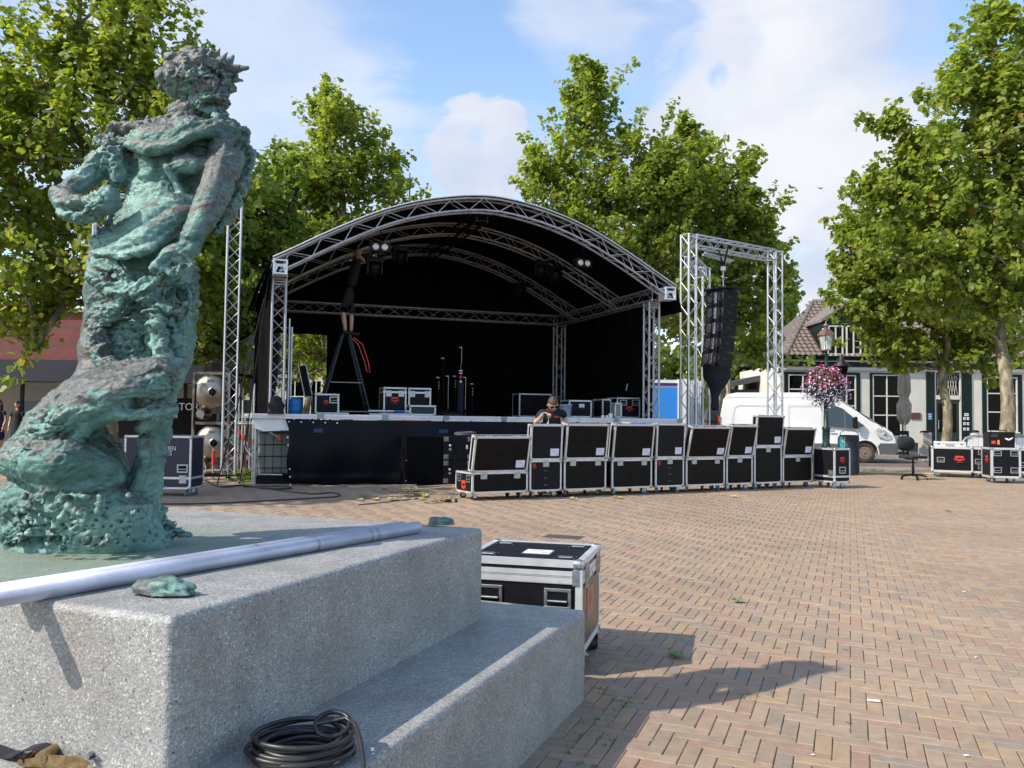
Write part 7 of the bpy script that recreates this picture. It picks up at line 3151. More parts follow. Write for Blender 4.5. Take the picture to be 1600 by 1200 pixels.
b_.build('room_back', mat('dark_room', (.02, .02, .02), .9), t)
BW_ = .025
def window(x0, x1, z0, z1, vs_, hs_, parent, yy=HZ, frame=.055, green=.30, name='window', gm=GREEN):
  w = bpy.data.objects.new(name, None)
  link(w, parent)
  b_ = B()
  g = green
  if g:
    b_.bx(x0, x0+g, yy-.03, yy+.05, z0, z1)
    b_.bx(x1-g, x1, yy-.03, yy+.05, z0, z1)
    b_.bx(x0+g, x1-g, yy-.03, yy+.05, z1-g*.6, z1)
    b_.bx(x0+g, x1-g, yy-.03, yy+.05, z0, z0+g*.5)
    b_.build('surround', gm, w)
  X0, X1, Z0, Z1 = x0+g, x1-g, z0+g*.5, z1-g*.6
  b_ = B()
  f = frame
  b_.bx(X0, X0+f, yy-.02, yy+.08, Z0, Z1)
  b_.bx(X1-f, X1, yy-.02, yy+.08, Z0, Z1)
  b_.bx(X0+f, X1-f, yy-.02, yy+.08, Z0, Z0+f)
  b_.bx(X0+f, X1-f, yy-.02, yy+.08, Z1-f, Z1)
  b_.build('frame', CRM, w)
  xs2 = [X0+f]+[X0+(X1-X0)*v for v in vs_]+[X1-f]
  zs2 = [Z0+f]+[Z0+(Z1-Z0)*v for v in hs_]+[Z1-f]
  b_ = B()
  for x_ in xs2[1:-1]:
    b_.bx(x_-BW_, x_+BW_, yy-.01, yy+.06, Z0+f, Z1-f)
  for i in range(len(xs2)-1):
    for z in zs2[1:-1]:
      b_.bx(xs2[i]+(BW_ if i else 0), xs2[i+1]-(BW_ if i < len(xs2)-2 else 0), yy-.008, yy+.058, z-.025, z+.025)
  if b_.v:
    b_.build('glazing_bars', CRM, w)
  b_ = B()
  b_.bx(X0+f*.5, X1-f*.5, yy+.03, yy+.035, Z0+f*.5, Z1-f*.5)
  b_.build('pane', GLASS_D, w)
  b_ = B()
  b_.bx(X0-.05, X1+.05, yy-.10, yy-.031, Z0-.06, Z0)
  b_.build('sill', CRM, w)
  return w
a, c, z0, z1 = ops[0]
window(a, c, z0, z1, [.22, .44, .66, .86], [.50, .76], t, green=.18)
a, c, z0, z1 = ops[1]
window(a, c, z0, z1, [.5], [.36, .66], t, green=.12)
a, c, z0, z1 = ops[3]
window(a, c, z0, z1, [.5], [.36, .70], t, green=.20)
a, c, z0, z1 = ops[4]
window(a, c, z0, z1, [.5], [.36, .70], t, green=.20)
# curtains inside the second window
for (px0, px1) in ((1388, 1396), (1399, 1408)):
  pass
# door
a, c, z0, z1 = ops[2]
dr_ = bpy.data.objects.new('door', None)
link(dr_, t)
b_ = B()
dx0, dx1 = hx(1460), hx(1502)
b_.bx(a, dx0, HZ-.05, HZ+.1, .06, z1)
b_.bx(dx1, c, HZ-.05, HZ+.1, .06, z1)
b_.build('side_panel', GREEN, dr_)
b_ = B()
zl = hz_(621)
b_.bx(dx0, dx0+.07, HZ-.02, HZ+.1, .06, z1)
b_.bx(dx1-.07, dx1, HZ-.02, HZ+.1, .06, z1)
b_.bx(dx0+.07, dx1-.07, HZ-.04, HZ+.1, zl-.06, zl+.12)
b_.bx(dx0+.07, dx1-.07, HZ-.02, HZ+.1, z1-.1, z1)
b_.build('door_frame', CRM, dr_)
b_ = B()
b_.bx(dx0+.07, dx1-.07, HZ+.04, HZ+.09, .06, zl-.06)
b_.build('leaf', mat('door_green', (.008, .022, .02), .25), dr_)
b_ = B()
b_.bx(dx0+.2, dx1-.2, HZ+.03, HZ+.04, .9, zl-.25)
b_.build('pane', GLASS_D, dr_)
b_ = B()
b_.bx(dx0+.07, dx1-.07, HZ+.05, HZ+.055, zl+.12, z1-.1)
b_.build('fanlight', GLASS_D, dr_)
b_ = B()
for i in range(8):
  xx = dx0+.12+i*(dx1-dx0-.3)/8
  b_.rod((xx, HZ+.03, zl+.15), (xx+.14, HZ+.03, z1-.15), .008, 5)
  b_.rod((xx+.14, HZ+.028, zl+.15), (xx, HZ+.028, z1-.15), .008, 5)
o = b_.build('fanlight_lattice', CRM, dr_)
o['kind'] = 'stuff'
b_ = B()
b_.rod((dx0+.17, HZ-.03, 1.05), (dx0+.17, HZ-.03, 1.45), .015, 6)
b_.build('handle', ALU, dr_)
# bell panel: one wide and six small white plates
for i, (px, py, w, h) in enumerate(((1509, 646.5, .17, .12), (1505.8, 652.5, .09, .12), (1511.2, 652.5, .09, .12), (1505.8, 660.5, .09, .12), (1511.2, 660.5, .09, .12), (1505.8, 669, .09, .12), (1511.2, 669, .09, .12))):
  b_ = B()
  b_.box((hx(px), HZ-.06, hz_(py)), (w, .02, h))
  b_.build('bell_plate', WHITEP, t)
  b_ = B()
  b_.box((hx(px), HZ-.072, hz_(py)), (w*.5, .004, h*.35))
  b_.build('bell_print', INK, t)
b_ = B()
b_.box((hx(1452), HZ-.062, hz_(650)), (.17, .02, .30))
b_.box((hx(1452), HZ-.064, hz_(654)), (.12, .02, .02))
b_.build('blue_sign', mat('blue_sign', (.07, .22, .42), .5), t)
b_ = B()
for k in range(3):
  b_.box((hx(1452), HZ-.074, hz_(647+3*k)), (.10, .004, .02))
b_.build('sign_print', WHITEP, t)['kind'] = 'stuff'
b_ = B()
b_.box((hx(1430), HZ-.03, hz_(649.5)), (.45, .04, .29), bev=.01)
b_.build('brown_plaque', mat('brown_plaque', (.11, .045, .025), .6), t)
# roof: hipped at the left, pantiles as ridged courses
rx0 = hx(1227)-.1
ridge_z = hz_(466, 1318)+.35
run = 4.3
hipx = hx(1318)
RF = mat('pantile', (.12, .095, .078), .75, 0, var=.35, vscale=7, col2=(.23, .18, .14), bump=.3, bscale=30)
RF2 = mat('ridge_tile', (.17, .15, .125), .8, 0, var=.2, vscale=6)
ez, ey = ye+.02, HZ-.42
sl = Vector((0, run, ridge_z-ez))
slen = sl.length
slu = sl.normalized()
nrm = Vector((0, -slu.z, slu.y))
tw, tl_ = .245, .33
singles_ = 0
TV = []
b_ = B()
rows = int(slen/tl_)
for r_ in range(rows+1):
  f = r_*tl_/slen
  lx = rx0+(hipx-rx0)*f
  x_ = lx
  k = int((lx-rx0)/tw)
  x_ = rx0+k*tw
  while x_ < hx(1760):
    if x_+tw > lx:
      o0 = Vector((x_, ey, ez))+slu*(r_*tl_)
      vs = []
      for j, v in enumerate((-.03, tl_)):
        for q in range(6):
          u = q/5
          hgt_ = .045*math.sin(u*math.pi*1.0)**1.0 if u < .75 else -.012
          hgt_ = .045*math.sin(u/.78*math.pi) if u < .78 else -.012*math.sin((u-.78)/.22*math.pi)
          vs.append(o0+Vector((u*tw, 0, 0))+slu*v+nrm*(hgt_+(.045 if j == 0 else .005)))
      base = len(vs)
      fs = [(q, q+1, 7+q, 6+q) for q in range(5)]
      vs2 = vs+[vs[q]-nrm*.03 for q in range(6)]
      fs += [(12+q, 13+q, q+1, q) for q in range(5)]
      b_.add(vs2, fs, None, False)
    x_ += tw
o = b_.build('roof_tiles', RF, t)
o['kind'] = 'stuff'
b_ = B()
A_, Bp, C_, D_ = Vector((rx0, ey, ez)), Vector((hx(1760), ey, ez)), Vector((hx(1760), ey+run, ridge_z)), Vector((hipx, ey+run, ridge_z))
E_, F_ = Vector((rx0, ey+2*run, ez)), Vector((hx(1760), ey+2*run, ez))
dn = Vector((0, 0, -.05))
b_.add([A_+dn, Bp+dn, C_+dn, D_+dn, E_+dn, F_+dn], [(0, 1, 2, 3), (0, 3, 4), (3, 2, 5, 4), (0, 4, 5, 1)])
b_.build('roof', mat('roof_boards', (.12, .10, .085), .8), t)
b_ = B()
k = 16
for i in range(k):
  p0, p1 = A_.lerp(D_, i/k), A_.lerp(D_, (i+1.12)/k)
  b_.rod(p0+Vector((0, 0, .02)), p1+Vector((0, 0, .0)), .11, 8, .09)
o = b_.build('hip_tiles', RF2, t)
o['kind'] = 'stuff'
b_ = B()
b_.rod(D_+Vector((0, 0, .03)), C_+Vector((0, 0, .03)), .12, 8)
b_.build('ridge', RF2, t)
# gabled dormer
dz = HZ-.30
dm = bpy.data.objects.new('dormer', None)
link(dm, t)
g0, g1 = hx(1286, dz), hx(1392, dz)
zb_, ze_, za_ = hz_(556, z=dz), hz_(503, 1290, dz), hz_(470, 1338, dz)
gm_ = (g0+g1)/2
b_ = B()
b_.prism([(g0, zb_), (g1, zb_), (g1, ze_), (gm_, za_), (g0, ze_)], dz, dz+3.0)
b_.build('front', GREEN, dm)
for s, (xa, xb) in ((-1, (g0-.12, gm_)), (1, (g1+.12, gm_))):
  b_ = B()
  b_.prism([(xa, ze_-.02), (xb, za_+.08), (xb, za_+.2), (xa, ze_+.10)], dz-.15, dz+3.4) if s < 0 else b_.prism([(xb, za_+.08), (xa, ze_-.02), (xa, ze_+.10), (xb, za_+.2)], dz-.15, dz+3.4)
  b_.build('dormer_roof', RF2, dm)
for (a_, c_) in ((1293.5, 1317), (1321.5, 1345)):
  window(hx(a_, dz), hx(c_, dz), hz_(555.5, z=dz), hz_(510, z=dz), [.5], [], t, yy=dz-.07, frame=.055, green=0)
b_ = B()
b_.box((hx(1286.5, dz), dz-.07, hz_(517, z=dz)), (.12, .10, .12), bev=.02)
b_.build('alarm_box', WHITEP, t)
# side lean-to
b_ = B()
A2 = [W(1128, 601, 41), W(1222, 578, 41), W(1222, 588, 41), W(1128, 608, 41)]
t2 = thing('shed', 'low dark shed with sloping grey roof between umbrella and cottage', 'shed', (0, 0, 0))
b_.add([*A2, *[v+Vector((0, 3, 0)) for v in A2]], [(0, 3, 2, 1), (4, 5, 6, 7), (0, 1, 5, 4), (1, 2, 6, 5), (2, 3, 7, 6), (3, 0, 4, 7)])
b_.build('roof', mat('slate_grey', (.06, .062, .066), .6, 0, var=.2), t2)
b_ = B()
b_.bx(W(1128, 640, 41).x, W(1222, 640, 41).x, 41.2, 43.8, 0, W(1128, 608, 41).z)
b_.build('wall', mat('dark_boards', (.03, .028, .026), .8), t2)
b_ = B()
b_.add([W(1128, 602, 40.9), W(1222, 582.5, 40.9), W(1222, 583.5, 40.9), W(1128, 603, 40.9)], [(0, 3, 2, 1)])
# closed parasols
FBR = mat('taupe_canvas', (.36, .31, .25), .9, 0, var=.2, vscale=3, bump=.3, bscale=12)
def parasol(px, pyt, pyb, pole_b, z, label, wpx):
  p = W(px, 650, z)
  k = z/FPX
  t = thing('closed_parasol', label, 'parasol', (p.x, z, 0))
  zt_, zb_ = W(px, pyt, z).z, W(px, pyb, z).z
  tie = zb_+(zt_-zb_)*.38
  prof = [(zt_, .03), (zt_-.15, .10), (tie+(zt_-tie)*.5, wpx*.42*k), (tie+.25, wpx*.44*k), (tie+.04, wpx*.30*k), (tie-.04, wpx*.32*k), (tie-.25, wpx*.50*k), (zb_+.25, wpx*.46*k), (zb_+.08, wpx*.30*k), (zb_, wpx*.12*k)]
  vs, fs = [], []
  n = 40
  for j, (zz, r) in enumerate(prof):
    for i in range(n):
      a = 2*math.pi*i/n
      q = 1+.20*math.sin(a*8+.4*math.sin(zz*2))+.06*math.sin(a*3+zz)
      vs.append((r*q*math.cos(a), r*q*math.sin(a), zz+(.10*math.sin(a*4) if j > 6 else 0)))
  for j in range(len(prof)-1):
    for i in range(n):
      fs.append((j*n+i, j*n+(i+1) % n, (j+1)*n+(i+1) % n, (j+1)*n+i))
  B().add(vs, fs, None, True).build('canopy', FBR, t)
  b_ = B()
  b_.rod((0, 0, 0), (0, 0, zt_+.1), .032, 10)
  b_.build('pole', ALU, t)
  b_ = B()
  b_.lathe([(wpx*.33*k, tie+.03), (wpx*.33*k, tie-.03)], 16)
  b_.build('tie', FBR, t)
  b_ = B()
  b_.box((0, 0, .04), (.5, .5, .08), bev=.01)
  b_.build('foot', BLACK, t)
parasol(1412.5, 560, 661, 690, 33.5, 'closed taupe parasol standing before the cottage, beside the brown plaque', 19)
parasol(1127, 575, 650, 700, 34.0, 'closed pale parasol behind the hanging loudspeakers', 13)
parasol(1138, 566, 640, 700, 36.0, 'closed taupe parasol beside the shed, left of the white van', 9)
# ochre tree-like hedge clump / rolled reed left of van
# terrace sign board and seats by the cottage
c0 = W(1403, 690, 32)
t = thing('sign_frame', 'dark framed board stand in front of the cottage beside the parasol pole', 'sign stand', (c0.x, 32, 0), .1)
b_ = B()
b_.bx(-.42, .42, -.03, .03, .85, 1.0)
b_.bx(-.42, -.36, -.03, .03, 0, .85)
b_.bx(.36, .42, -.03, .03, 0, .85)
b_.bx(-.36, .36, -.03, .03, .12, .2)
b_.build('frame', BLACK, t)
b_ = B()
b_.bx(-.34, .34, -.01, .01, .24, .82)
b_.build('board', mat('pale_board', (.5, .5, .46), .6), t)
# ------------------------------------------------------------------ truck seen right of the stage
tz = 27.0
t = thing('box_truck', 'white-framed lorry with bright blue open side, right of the stage', 'lorry', (0, 0, 0))
zt_t, zb_t = W(1045, 593.5, tz).z, .55
xa, xb, xc = W(985, 640, tz).x, W(1061, 640, tz).x, W(1102, 640, tz).x
b_ = B()
b_.bx(xa, xb+.22, tz, tz+2.4, zb_t, zt_t)
b_.build('box_body', WHITEP, t)
b_ = B()
b_.bx(xa, W(1058.5, 640, tz).x, tz-.02, tz-.002, zb_t+.05, W(1045, 606.3, tz).z)
b_.build('blue_side', BLUE, t)
b_ = B()
b_.bx(xa, W(1058.5, 640, tz).x, tz-.02, tz-.002, W(1045, 602.8, tz).z, W(1045, 598.4, tz).z)
b_.build('navy_band', NAVY, t)
b_ = B()
b_.bx(xa, W(1058.5, 640, tz).x, tz-.02, tz-.002, W(1045, 606.2, tz).z, W(1045, 602.9, tz).z)
b_.build('grey_band', mat('grey_band', (.30, .27, .32), .5), t)
b_ = B()
b_.bx(W(1058.6, 640, tz).x, xb, tz-.05, tz-.003, zb_t, zt_t+.02)
b_.build('door_post', WHITEP, t)
cabm = mat('cool_white', (.62, .66, .68), .5)  # slightly greyer, cooler white than the cabin door
t3 = thing('white_cabin', 'plain white site cabin with ribbed wall between blue lorry and tree', 'cabin', (0, 0, 0))
z3 = 28.5
b_ = B()
b_.bx(W(1066, 640, z3).x, W(1078, 640, z3).x, z3, z3+.1, 0, W(1070, 592, z3).z)
b_.build('door', WHITEP, t3)
b_ = B()
b_.bx(W(1078.5, 640, z3).x, W(1096, 640, z3).x, z3+.02, z3+2.5, 0, W(1080, 595, z3).z)
b_.build('wall', cabm, t3)
for k in range(5):
  b_ = B()
  xx = W(1080+3.4*k, 640, z3).x
  b_.bx(xx, xx+.04, z3-.02, z3+.02, .1, W(1080, 596, z3).z)
  b_.build('rib', cabm, t3)
for xx in (xa+.8, xb-.5):
  b_ = B()
  b_.rod((xx, tz+.0, .42), (xx, tz+.3, .42), .42, 20)
  b_.build('wheel', RUBBER, t)
# black iron railing by the trees
t = thing('railing', 'low black iron railing between the plane tree and the closed parasols', 'railing', (0, 0, 0))
rz0 = 30.0
xa, xb = W(1096, 650, rz0).x, W(1135, 650, rz0).x
for zz in (.25, 1.25):
  b_ = B()
  b_.rod((xa, rz0, zz), (xb, rz0, zz), .02, 6)
  b_.build('rail', BLACK, t)
for i in range(8):
  xx = xa+(xb-xa)*i/7
  b_ = B()
  b_.rod((xx, rz0, 0), (xx, rz0, 1.35), .014, 6)
  b_.build('bar', BLACK, t)
# ------------------------------------------------------------------ brick shop on the left
BZ = 27.0
def shop_brick():
  m = bpy.data.materials.new('shop_brick')
  m.use_nodes = True
  N, L = m.node_tree.nodes, m.node_tree.links
  b = N['Principled BSDF']
  tc = N.new('ShaderNodeTexCoord')
  mp = N.new('ShaderNodeMapping')
  mp.inputs['Rotation'].default_value = (R(90), 0, 0)
  L.new(tc.outputs['Object'], mp.inputs[0])
  br = N.new('ShaderNodeTexBrick')
  br.inputs['Color1'].default_value = (.26, .065, .055, 1)
  br.inputs['Color2'].default_value = (.19, .055, .05, 1)
  br.inputs['Mortar'].default_value = (.13, .085, .08, 1)
  br.inputs['Scale'].default_value = 1
  br.inputs['Brick Width'].default_value = .22
  br.inputs['Row Height'].default_value = .072
  br.inputs['Mortar Size'].default_value = .009
  L.new(mp.outputs[0], br.inputs['Vector'])
  n = N.new('ShaderNodeTexNoise')
  n.inputs['Scale'].default_value = 3
  n.inputs['Detail'].default_value = 5
  L.new(tc.outputs['Object'], n.inputs['Vector'])
  mr = N.new('ShaderNodeMapRange')
  mr.inputs['To Min'].default_value = .7
  mr.inputs['To Max'].default_value = 1.3
  L.new(n.outputs['Fac'], mr.inputs['Value'])
  vm = N.new('ShaderNodeVectorMath')
  vm.operation = 'SCALE'
  L.new(br.outputs['Color'], vm.inputs[0])
  L.new(mr.outputs[0], vm.inputs['Scale'])
  L.new(vm.outputs[0], b.inputs['Base Color'])
  b.inputs['Roughness'].default_value = .85
  bp = N.new('ShaderNodeBump')
  bp.inputs['Strength'].default_value = .4
  bp.inputs['Distance'].default_value = .01
  L.new(br.outputs['Fac'], bp.inputs['Height'])
  bp.invert = True
  L.new(bp.outputs[0], b.inputs['Normal'])
  return m
t = thing('shop', 'red brick shop with dark fascia and big display windows at the far left', 'shop building', (0, 0, 0))
def sz(py, px=50):
  return W(px, py, BZ).z
def sx(px):
  return W(px, 600, BZ).x
SB = shop_brick()
L0, L1 = sx(-260), sx(330)
b_ = B()
b_.bx(L0, L1, BZ, BZ+.3, sz(563), sz(487))
b_.build('brick_wall', SB, t)
b_ = B()
b_.bx(L0, L1, BZ+.3, BZ+8, sz(563), sz(488))
b_.build('upper_block', mat('roof_felt', (.06, .06, .065), .8), t)
b_ = B()
b_.bx(L0, L1, BZ-.12, BZ+.34, sz(486.8), sz(481))
b_.build('coping', mat('grey_coping', (.40, .42, .42), .6), t)
b_ = B()
b_.bx(L0, L1, BZ-.7, BZ+.05, sz(597), sz(564))
b_.build('dark_fascia', mat('fascia_navy', (.012, .013, .025), .5), t)
# glazed front with posts, interior beyond
b_ = B()
for px in (-200, -120, -60, 35, 117, 200, 290):
  b_.bx(sx(px)-.05, sx(px)+.05, BZ-.02, BZ+.06, 0, sz(597))
o = b_.build('mullion', BLACK, t)
o['kind'] = 'stuff'
b_ = B()
b_.bx(L0, L1, BZ-.03, BZ+.07, 0, .18)
b_.build('base_rail', BLACK, t)
sg = bpy.data.materials.new('shop_glass')
sg.use_nodes = True
gb = sg.node_tree.nodes['Principled BSDF']
gb.inputs['Base Color'].default_value = (.10, .11, .11, 1)
gb.inputs['Roughness'].default_value = .04
gb.inputs['Alpha'].default_value = .22
gb.inputs['Specular IOR Level'].default_value = .6
px_ = [-200, -120, -60, 35, 117, 200, 290]
for a, c in zip(px_, px_[1:]):
  b_ = B()
  b_.bx(sx(a)+.05, sx(c)-.05, BZ+.01, BZ+.02, .18, sz(597))
  b_.build('shop_window', sg, t)
INT = mat('shop_interior', (.52, .47, .40), .8)
b_ = B()
b_.bx(L0, L1, BZ+3.2, BZ+3.3, 0, sz(597))
b_.build('interior_wall', INT, t)
b_ = B()
b_.bx(L0, L1, BZ+.1, BZ+3.2, -.01, .02)
b_.build('shop_floor', mat('shop_floor', (.30, .25, .2), .5), t)
b_ = B()
b_.bx(L0, L1, BZ+.31, BZ+3.2, sz(597), sz(596))
b_.build('ceiling', WHITEP, t)
b_ = B()
b_.bx(sx(62), sx(110), BZ+1.2, BZ+1.35, sz(614), sz(604))
b_.build('light_panel', mat('shop_light', (.8, .78, .72), .5, emit=((1, .93, .82), .9)), t)
b_ = B()
b_.bx(sx(-20), sx(30), BZ+2.0, BZ+2.1, sz(650), sz(625))
b_.build('blue_display', mat('display_blue', (.12, .22, .38), .6), t)
# two people / a window figure before the shop
def standing(px, zd, hgt_, label, hair, dress=True, col=CLOTH, face_away=False, headz=None):
  p = W(px, 650, zd)
  o = thing('person', label, 'person', (p.x, zd, 0), 0)
  s = hgt_/1.70
  def Q(x, y, z, *r): return (x*s, y*s, z*s, *[k*s for k in r])
  inst('dress', limb_mesh('dress', [[Q(0, 0, .95, .17, .12), Q(0, 0, 1.10, .135, .10), Q(0, 0, 1.28, .17, .11), Q(0, 0, 1.40, .12, .085)], [('i', 0), Q(0, .0, .62, .20, .15), Q(0, 0, .42, .22, .17)]], col, 2), o)
  inst('neck', limb_mesh('neck', [[Q(0, 0, 1.38, .055), Q(0, 0, 1.50, .048)]], SKIN, 2), o)
  for sg_ in (-1, 1):
    inst('arm', limb_mesh('arm', [[Q(sg_*.17, 0, 1.34, .045), Q(sg_*.22, .01, 1.08, .038), Q(sg_*.20, -.10, .86, .026)]], SKIN, 2), o)
    inst('sleeve', limb_mesh('sleeve', [[Q(sg_*.13, 0, 1.37, .060), Q(sg_*.20, 0, 1.20, .062)]], col, 2), o)
    hand(o, Vector(Q(sg_*.20, -.10, .85)[:3]), Vector((0, -.15, -1)), Vector((sg_, 0, 0)), .95*s, .4, 'hand', sg_)
    inst('leg', limb_mesh('leg', [[Q(sg_*.08, 0, .5, .065), Q(sg_*.08, 0, .28, .050), Q(sg_*.08, .01, .08, .034), Q(sg_*.08, -.09, .035, .032)]], SKIN, 2), o)
  head(o, Vector((0, -.01, 1.585*s)), Matrix.Rotation(.15, 3, 'X').to_quaternion(), .95*s, hair, long_hair=True)
DH = mat('dark_hair', (.015, .011, .010), .5)
standing(27, 25.2, 1.62, 'woman with long dark hair and short black dress standing before the shop window', DH)
standing(-2, 25.6, 1.66, 'person in a dark top at the very left picture edge before the shop', DH, col=mat('navy_cloth', (.012, .016, .035), .8))
# pale facade far behind the left part of the stage
FZ = 44.0
t = thing('pale_house', 'pale facade with windows far behind the left stage column', 'house', (0, 0, 0))
b_ = B()
b_.bx(W(330, 600, FZ).x, W(590, 600, FZ).x, FZ, FZ+6, 0, W(450, 560, FZ).z)
b_.build('wall', mat('far_render', (.42, .40, .33), .8, 0, var=.1, vscale=1), t)
for (a, c) in ((445, 478), (484, 505), (395, 412), (345, 372)):
  window(W(a, 600, FZ).x, W(c, 600, FZ).x, .9, W(450, 592, FZ).z, [.5], [.6], t, yy=FZ-.06, green=0, frame=.10)
b_ = B()
b_.prism([(W(320, 600, FZ).x, W(450, 560, FZ).z), (W(600, 600, FZ).x, W(450, 560, FZ).z), (W(570, 600, FZ).x, W(450, 530, FZ).z), (W(350, 600, FZ).x, W(450, 530, FZ).z)], FZ-.3, FZ+6)
b_.build('roof', mat('red_roof', (.22, .07, .045), .8, 0, var=.2, vscale=2), t)
# more pale and red-roofed houses glimpsed between the trees
for (x0, x1, zt_, rf, z, lab) in ((395, 440, 380, 330, 60, 'red-roofed house glimpsed through the leaves above the left stage column'), (1130, 1205, 606, 584, 62, 'grey-roofed far house behind the shed')):
  t = thing('far_house', lab, 'house', (0, 0, 0))
  xa, xb = W(x0, 600, z).x, W(x1, 600, z).x
  b_ = B()
  b_.bx(xa, xb, z, z+7, 0, W(x0, zt_, z).z)
  b_.build('wall', mat('far_wall', (.38, .30, .24), .8), t)
  b_ = B()
  b_.prism([(xa-.2, W(x0, zt_, z).z), (xb+.2, W(x0, zt_, z).z), ((xa+xb)/2, W(x0, rf, z).z)], z-.1, z+7)
  b_.build('roof', mat('far_roof_red' if x0 < 800 else 'far_roof_grey', (.35, .12, .08) if x0 < 800 else (.16, .17, .22), .8), t)
# church spire cross far behind (thin vane above the roof)
z = 90
t = thing('weather_vane', 'thin pole with weather vane far behind, rising over the stage roof', 'weather vane', (W(640, 300, z).x, z, 0))
zt_ = W(640, 270, z).z
b_ = B()
b_.rod((0, 0, W(640, 340, z).z), (0, 0, zt_), .10, 6, .05)
b_.build('pole', BLACK, t)
b_ = B()
b_.rod((-.35, 0, zt_-1.1), (.45, 0, zt_-1.1), .045, 6)
b_.lathe([(.02, .5), (.25, .2), (.25, 0), (.02, -.3)], 10, Matrix.Translation((0, 0, W(640, 292, z).z)))
b_.build('vane', BLACK, t)
b_ = B()
b_.bx(-2.5, 2.5, -2.5, 2.5, 0, W(640, 340, z).z)
b_.lathe([(3.0, W(640, 340, z).z), (.1, W(640, 318, z).z)], 4)
b_.build('tower', mat('tower_brick', (.20, .10, .08), .8), t)
# gull in the sky
p = W(1281, 294.5, 60)
t = thing('gull', 'small gull flying in the sky right of the lattice tower', 'bird', p, .4)
t.rotation_euler = (.3, .2, .5)
GW = mat('gull_grey', (.45, .45, .47), .7)
bm_me = limb_mesh('gull_body', [[(-.22, 0, 0, .015), (-.10, 0, 0, .05), (.05, 0, .01, .055), (.16, 0, .03, .035), (.21, 0, .03, .012)]], GW, 2)
inst('gull_body', bm_me, t)
for s in (-1, 1):
  b_ = B()
  v = [(.06, s*.03, .02), (-.06, s*.03, .02), (-.02, s*.25, .10), (.08, s*.25, .11), (-.08, s*.52, .04), (-.02, s*.50, .06)]
  b_.add(v+[(x_, y_, z_+.012) for x_, y_, z_ in v], [(0, 1, 2, 3), (3, 2, 4, 5), (9, 8, 7, 6), (11, 10, 8, 9), (0, 3, 9, 6), (3, 5, 11, 9), (1, 7, 8, 2), (2, 8, 10, 4)])
  b_.build('wing', GW, t)
# ------------------------------------------------------------------ trees
def leaf_mat(name, a, c, d):
  m = bpy.data.materials.new(name)
  m.use_nodes = True
  N, L = m.node_tree.nodes, m.node_tree.links
  b = N['Principled BSDF']
  out = [n for n in N if n.type == 'OUTPUT_MATERIAL'][0]
  g = N.new('ShaderNodeNewGeometry')
  r = N.new('ShaderNodeValToRGB')
  els = r.color_ramp.elements
  els[0].position, els[0].color = 0, (*a, 1)
  els[1].position, els[1].color = 1, (.20, .085, .02, 1)
  for p, col in ((.35, c), (.75, d), (.985, (d[0]*1.25, d[1]*1.05, d[2]))):
    e = els.new(p)
    e.color = (*col, 1)
  L.new(g.outputs['Random Per Island'], r.inputs[0])
  # leaf undersides paler
  mx = N.new('ShaderNodeMix')
  mx.data_type = 'RGBA'
  L.new(g.outputs['Backfacing'], mx.inputs[0])
  L.new(r.outputs[0], mx.inputs[6])
  vm = N.new('ShaderNodeVectorMath')
  vm.operation = 'MULTIPLY_ADD'
  L.new(r.outputs[0], vm.inputs[0])
  vm.inputs[1].default_value = (.8, .8, .8)
  vm.inputs[2].default_value = (.035, .045, .030)
  L.new(vm.outputs[0], mx.inputs[7])
  L.new(mx.outputs[2], b.inputs['Base Color'])
  b.inputs['Roughness'].default_value = .48
  b.inputs['Specular IOR Level'].default_value = .4
  tr = N.new('ShaderNodeBsdfTranslucent')
  vt = N.new('ShaderNodeVectorMath')
  vt.operation = 'MULTIPLY'
  L.new(r.outputs[0], vt.inputs[0])
  vt.inputs[1].default_value = (1.9, 1.9, .8)
  L.new(vt.outputs[0], tr.inputs['Color'])
  ms = N.new('ShaderNodeMixShader')
  ms.inputs[0].default_value = .48
  L.new(b.outputs[0], ms.inputs[1])
  L.new(tr.outputs[0], ms.inputs[2])
  L.new(ms.outputs[0], out.inputs[0])
  return m
LEAF = leaf_mat('plane_leaf', (.125, .180, .024), (.180, .240, .032), (.250, .305, .050))
LEAF2 = leaf_mat('plane_leaf_dark', (.085, .135, .022), (.120, .18, .028), (.17, .225, .036))
def bark_mat():
  m = bpy.data.materials.new('plane_bark')
  m.use_nodes = True
  N, L = m.node_tree.nodes, m.node_tree.links
  b = N['Principled BSDF']
  tc = N.new('ShaderNodeTexCoord')
  mp = N.new('ShaderNodeMapping')
  mp.inputs['Scale'].default_value = (1, 1, .45)
  L.new(tc.outputs['Object'], mp.inputs[0])
  v = N.new('ShaderNodeTexNoise')
  v.inputs['Scale'].default_value = 6
  v.inputs['Detail'].default_value = 5
  v.inputs['Roughness'].default_value = .6
  L.new(mp.outputs[0], v.inputs['Vector'])
  r = N.new('ShaderNodeValToRGB')
  r.color_ramp.interpolation = 'EASE'
  els = r.color_ramp.elements
  els[0].position, els[0].color = .38, (.105, .085, .055, 1)
  els[1].position, els[1].color = .62, (.34, .30, .20, 1)
  e = els.new(.50)
  e.color = (.20, .17, .105, 1)
  L.new(v.outputs['Fac'], r.inputs[0])
  L.new(r.outputs[0], b.inputs['Base Color'])
  b.inputs['Roughness'].default_value = .85
  bp = N.new('ShaderNodeBump')
  bp.inputs['Strength'].default_value = .4
  bp.inputs['Distance'].default_value = .02
  L.new(v.outputs['Fac'], bp.inputs['Height'])
  L.new(bp.outputs[0], b.inputs['Normal'])
  return m
BARK = bark_mat()
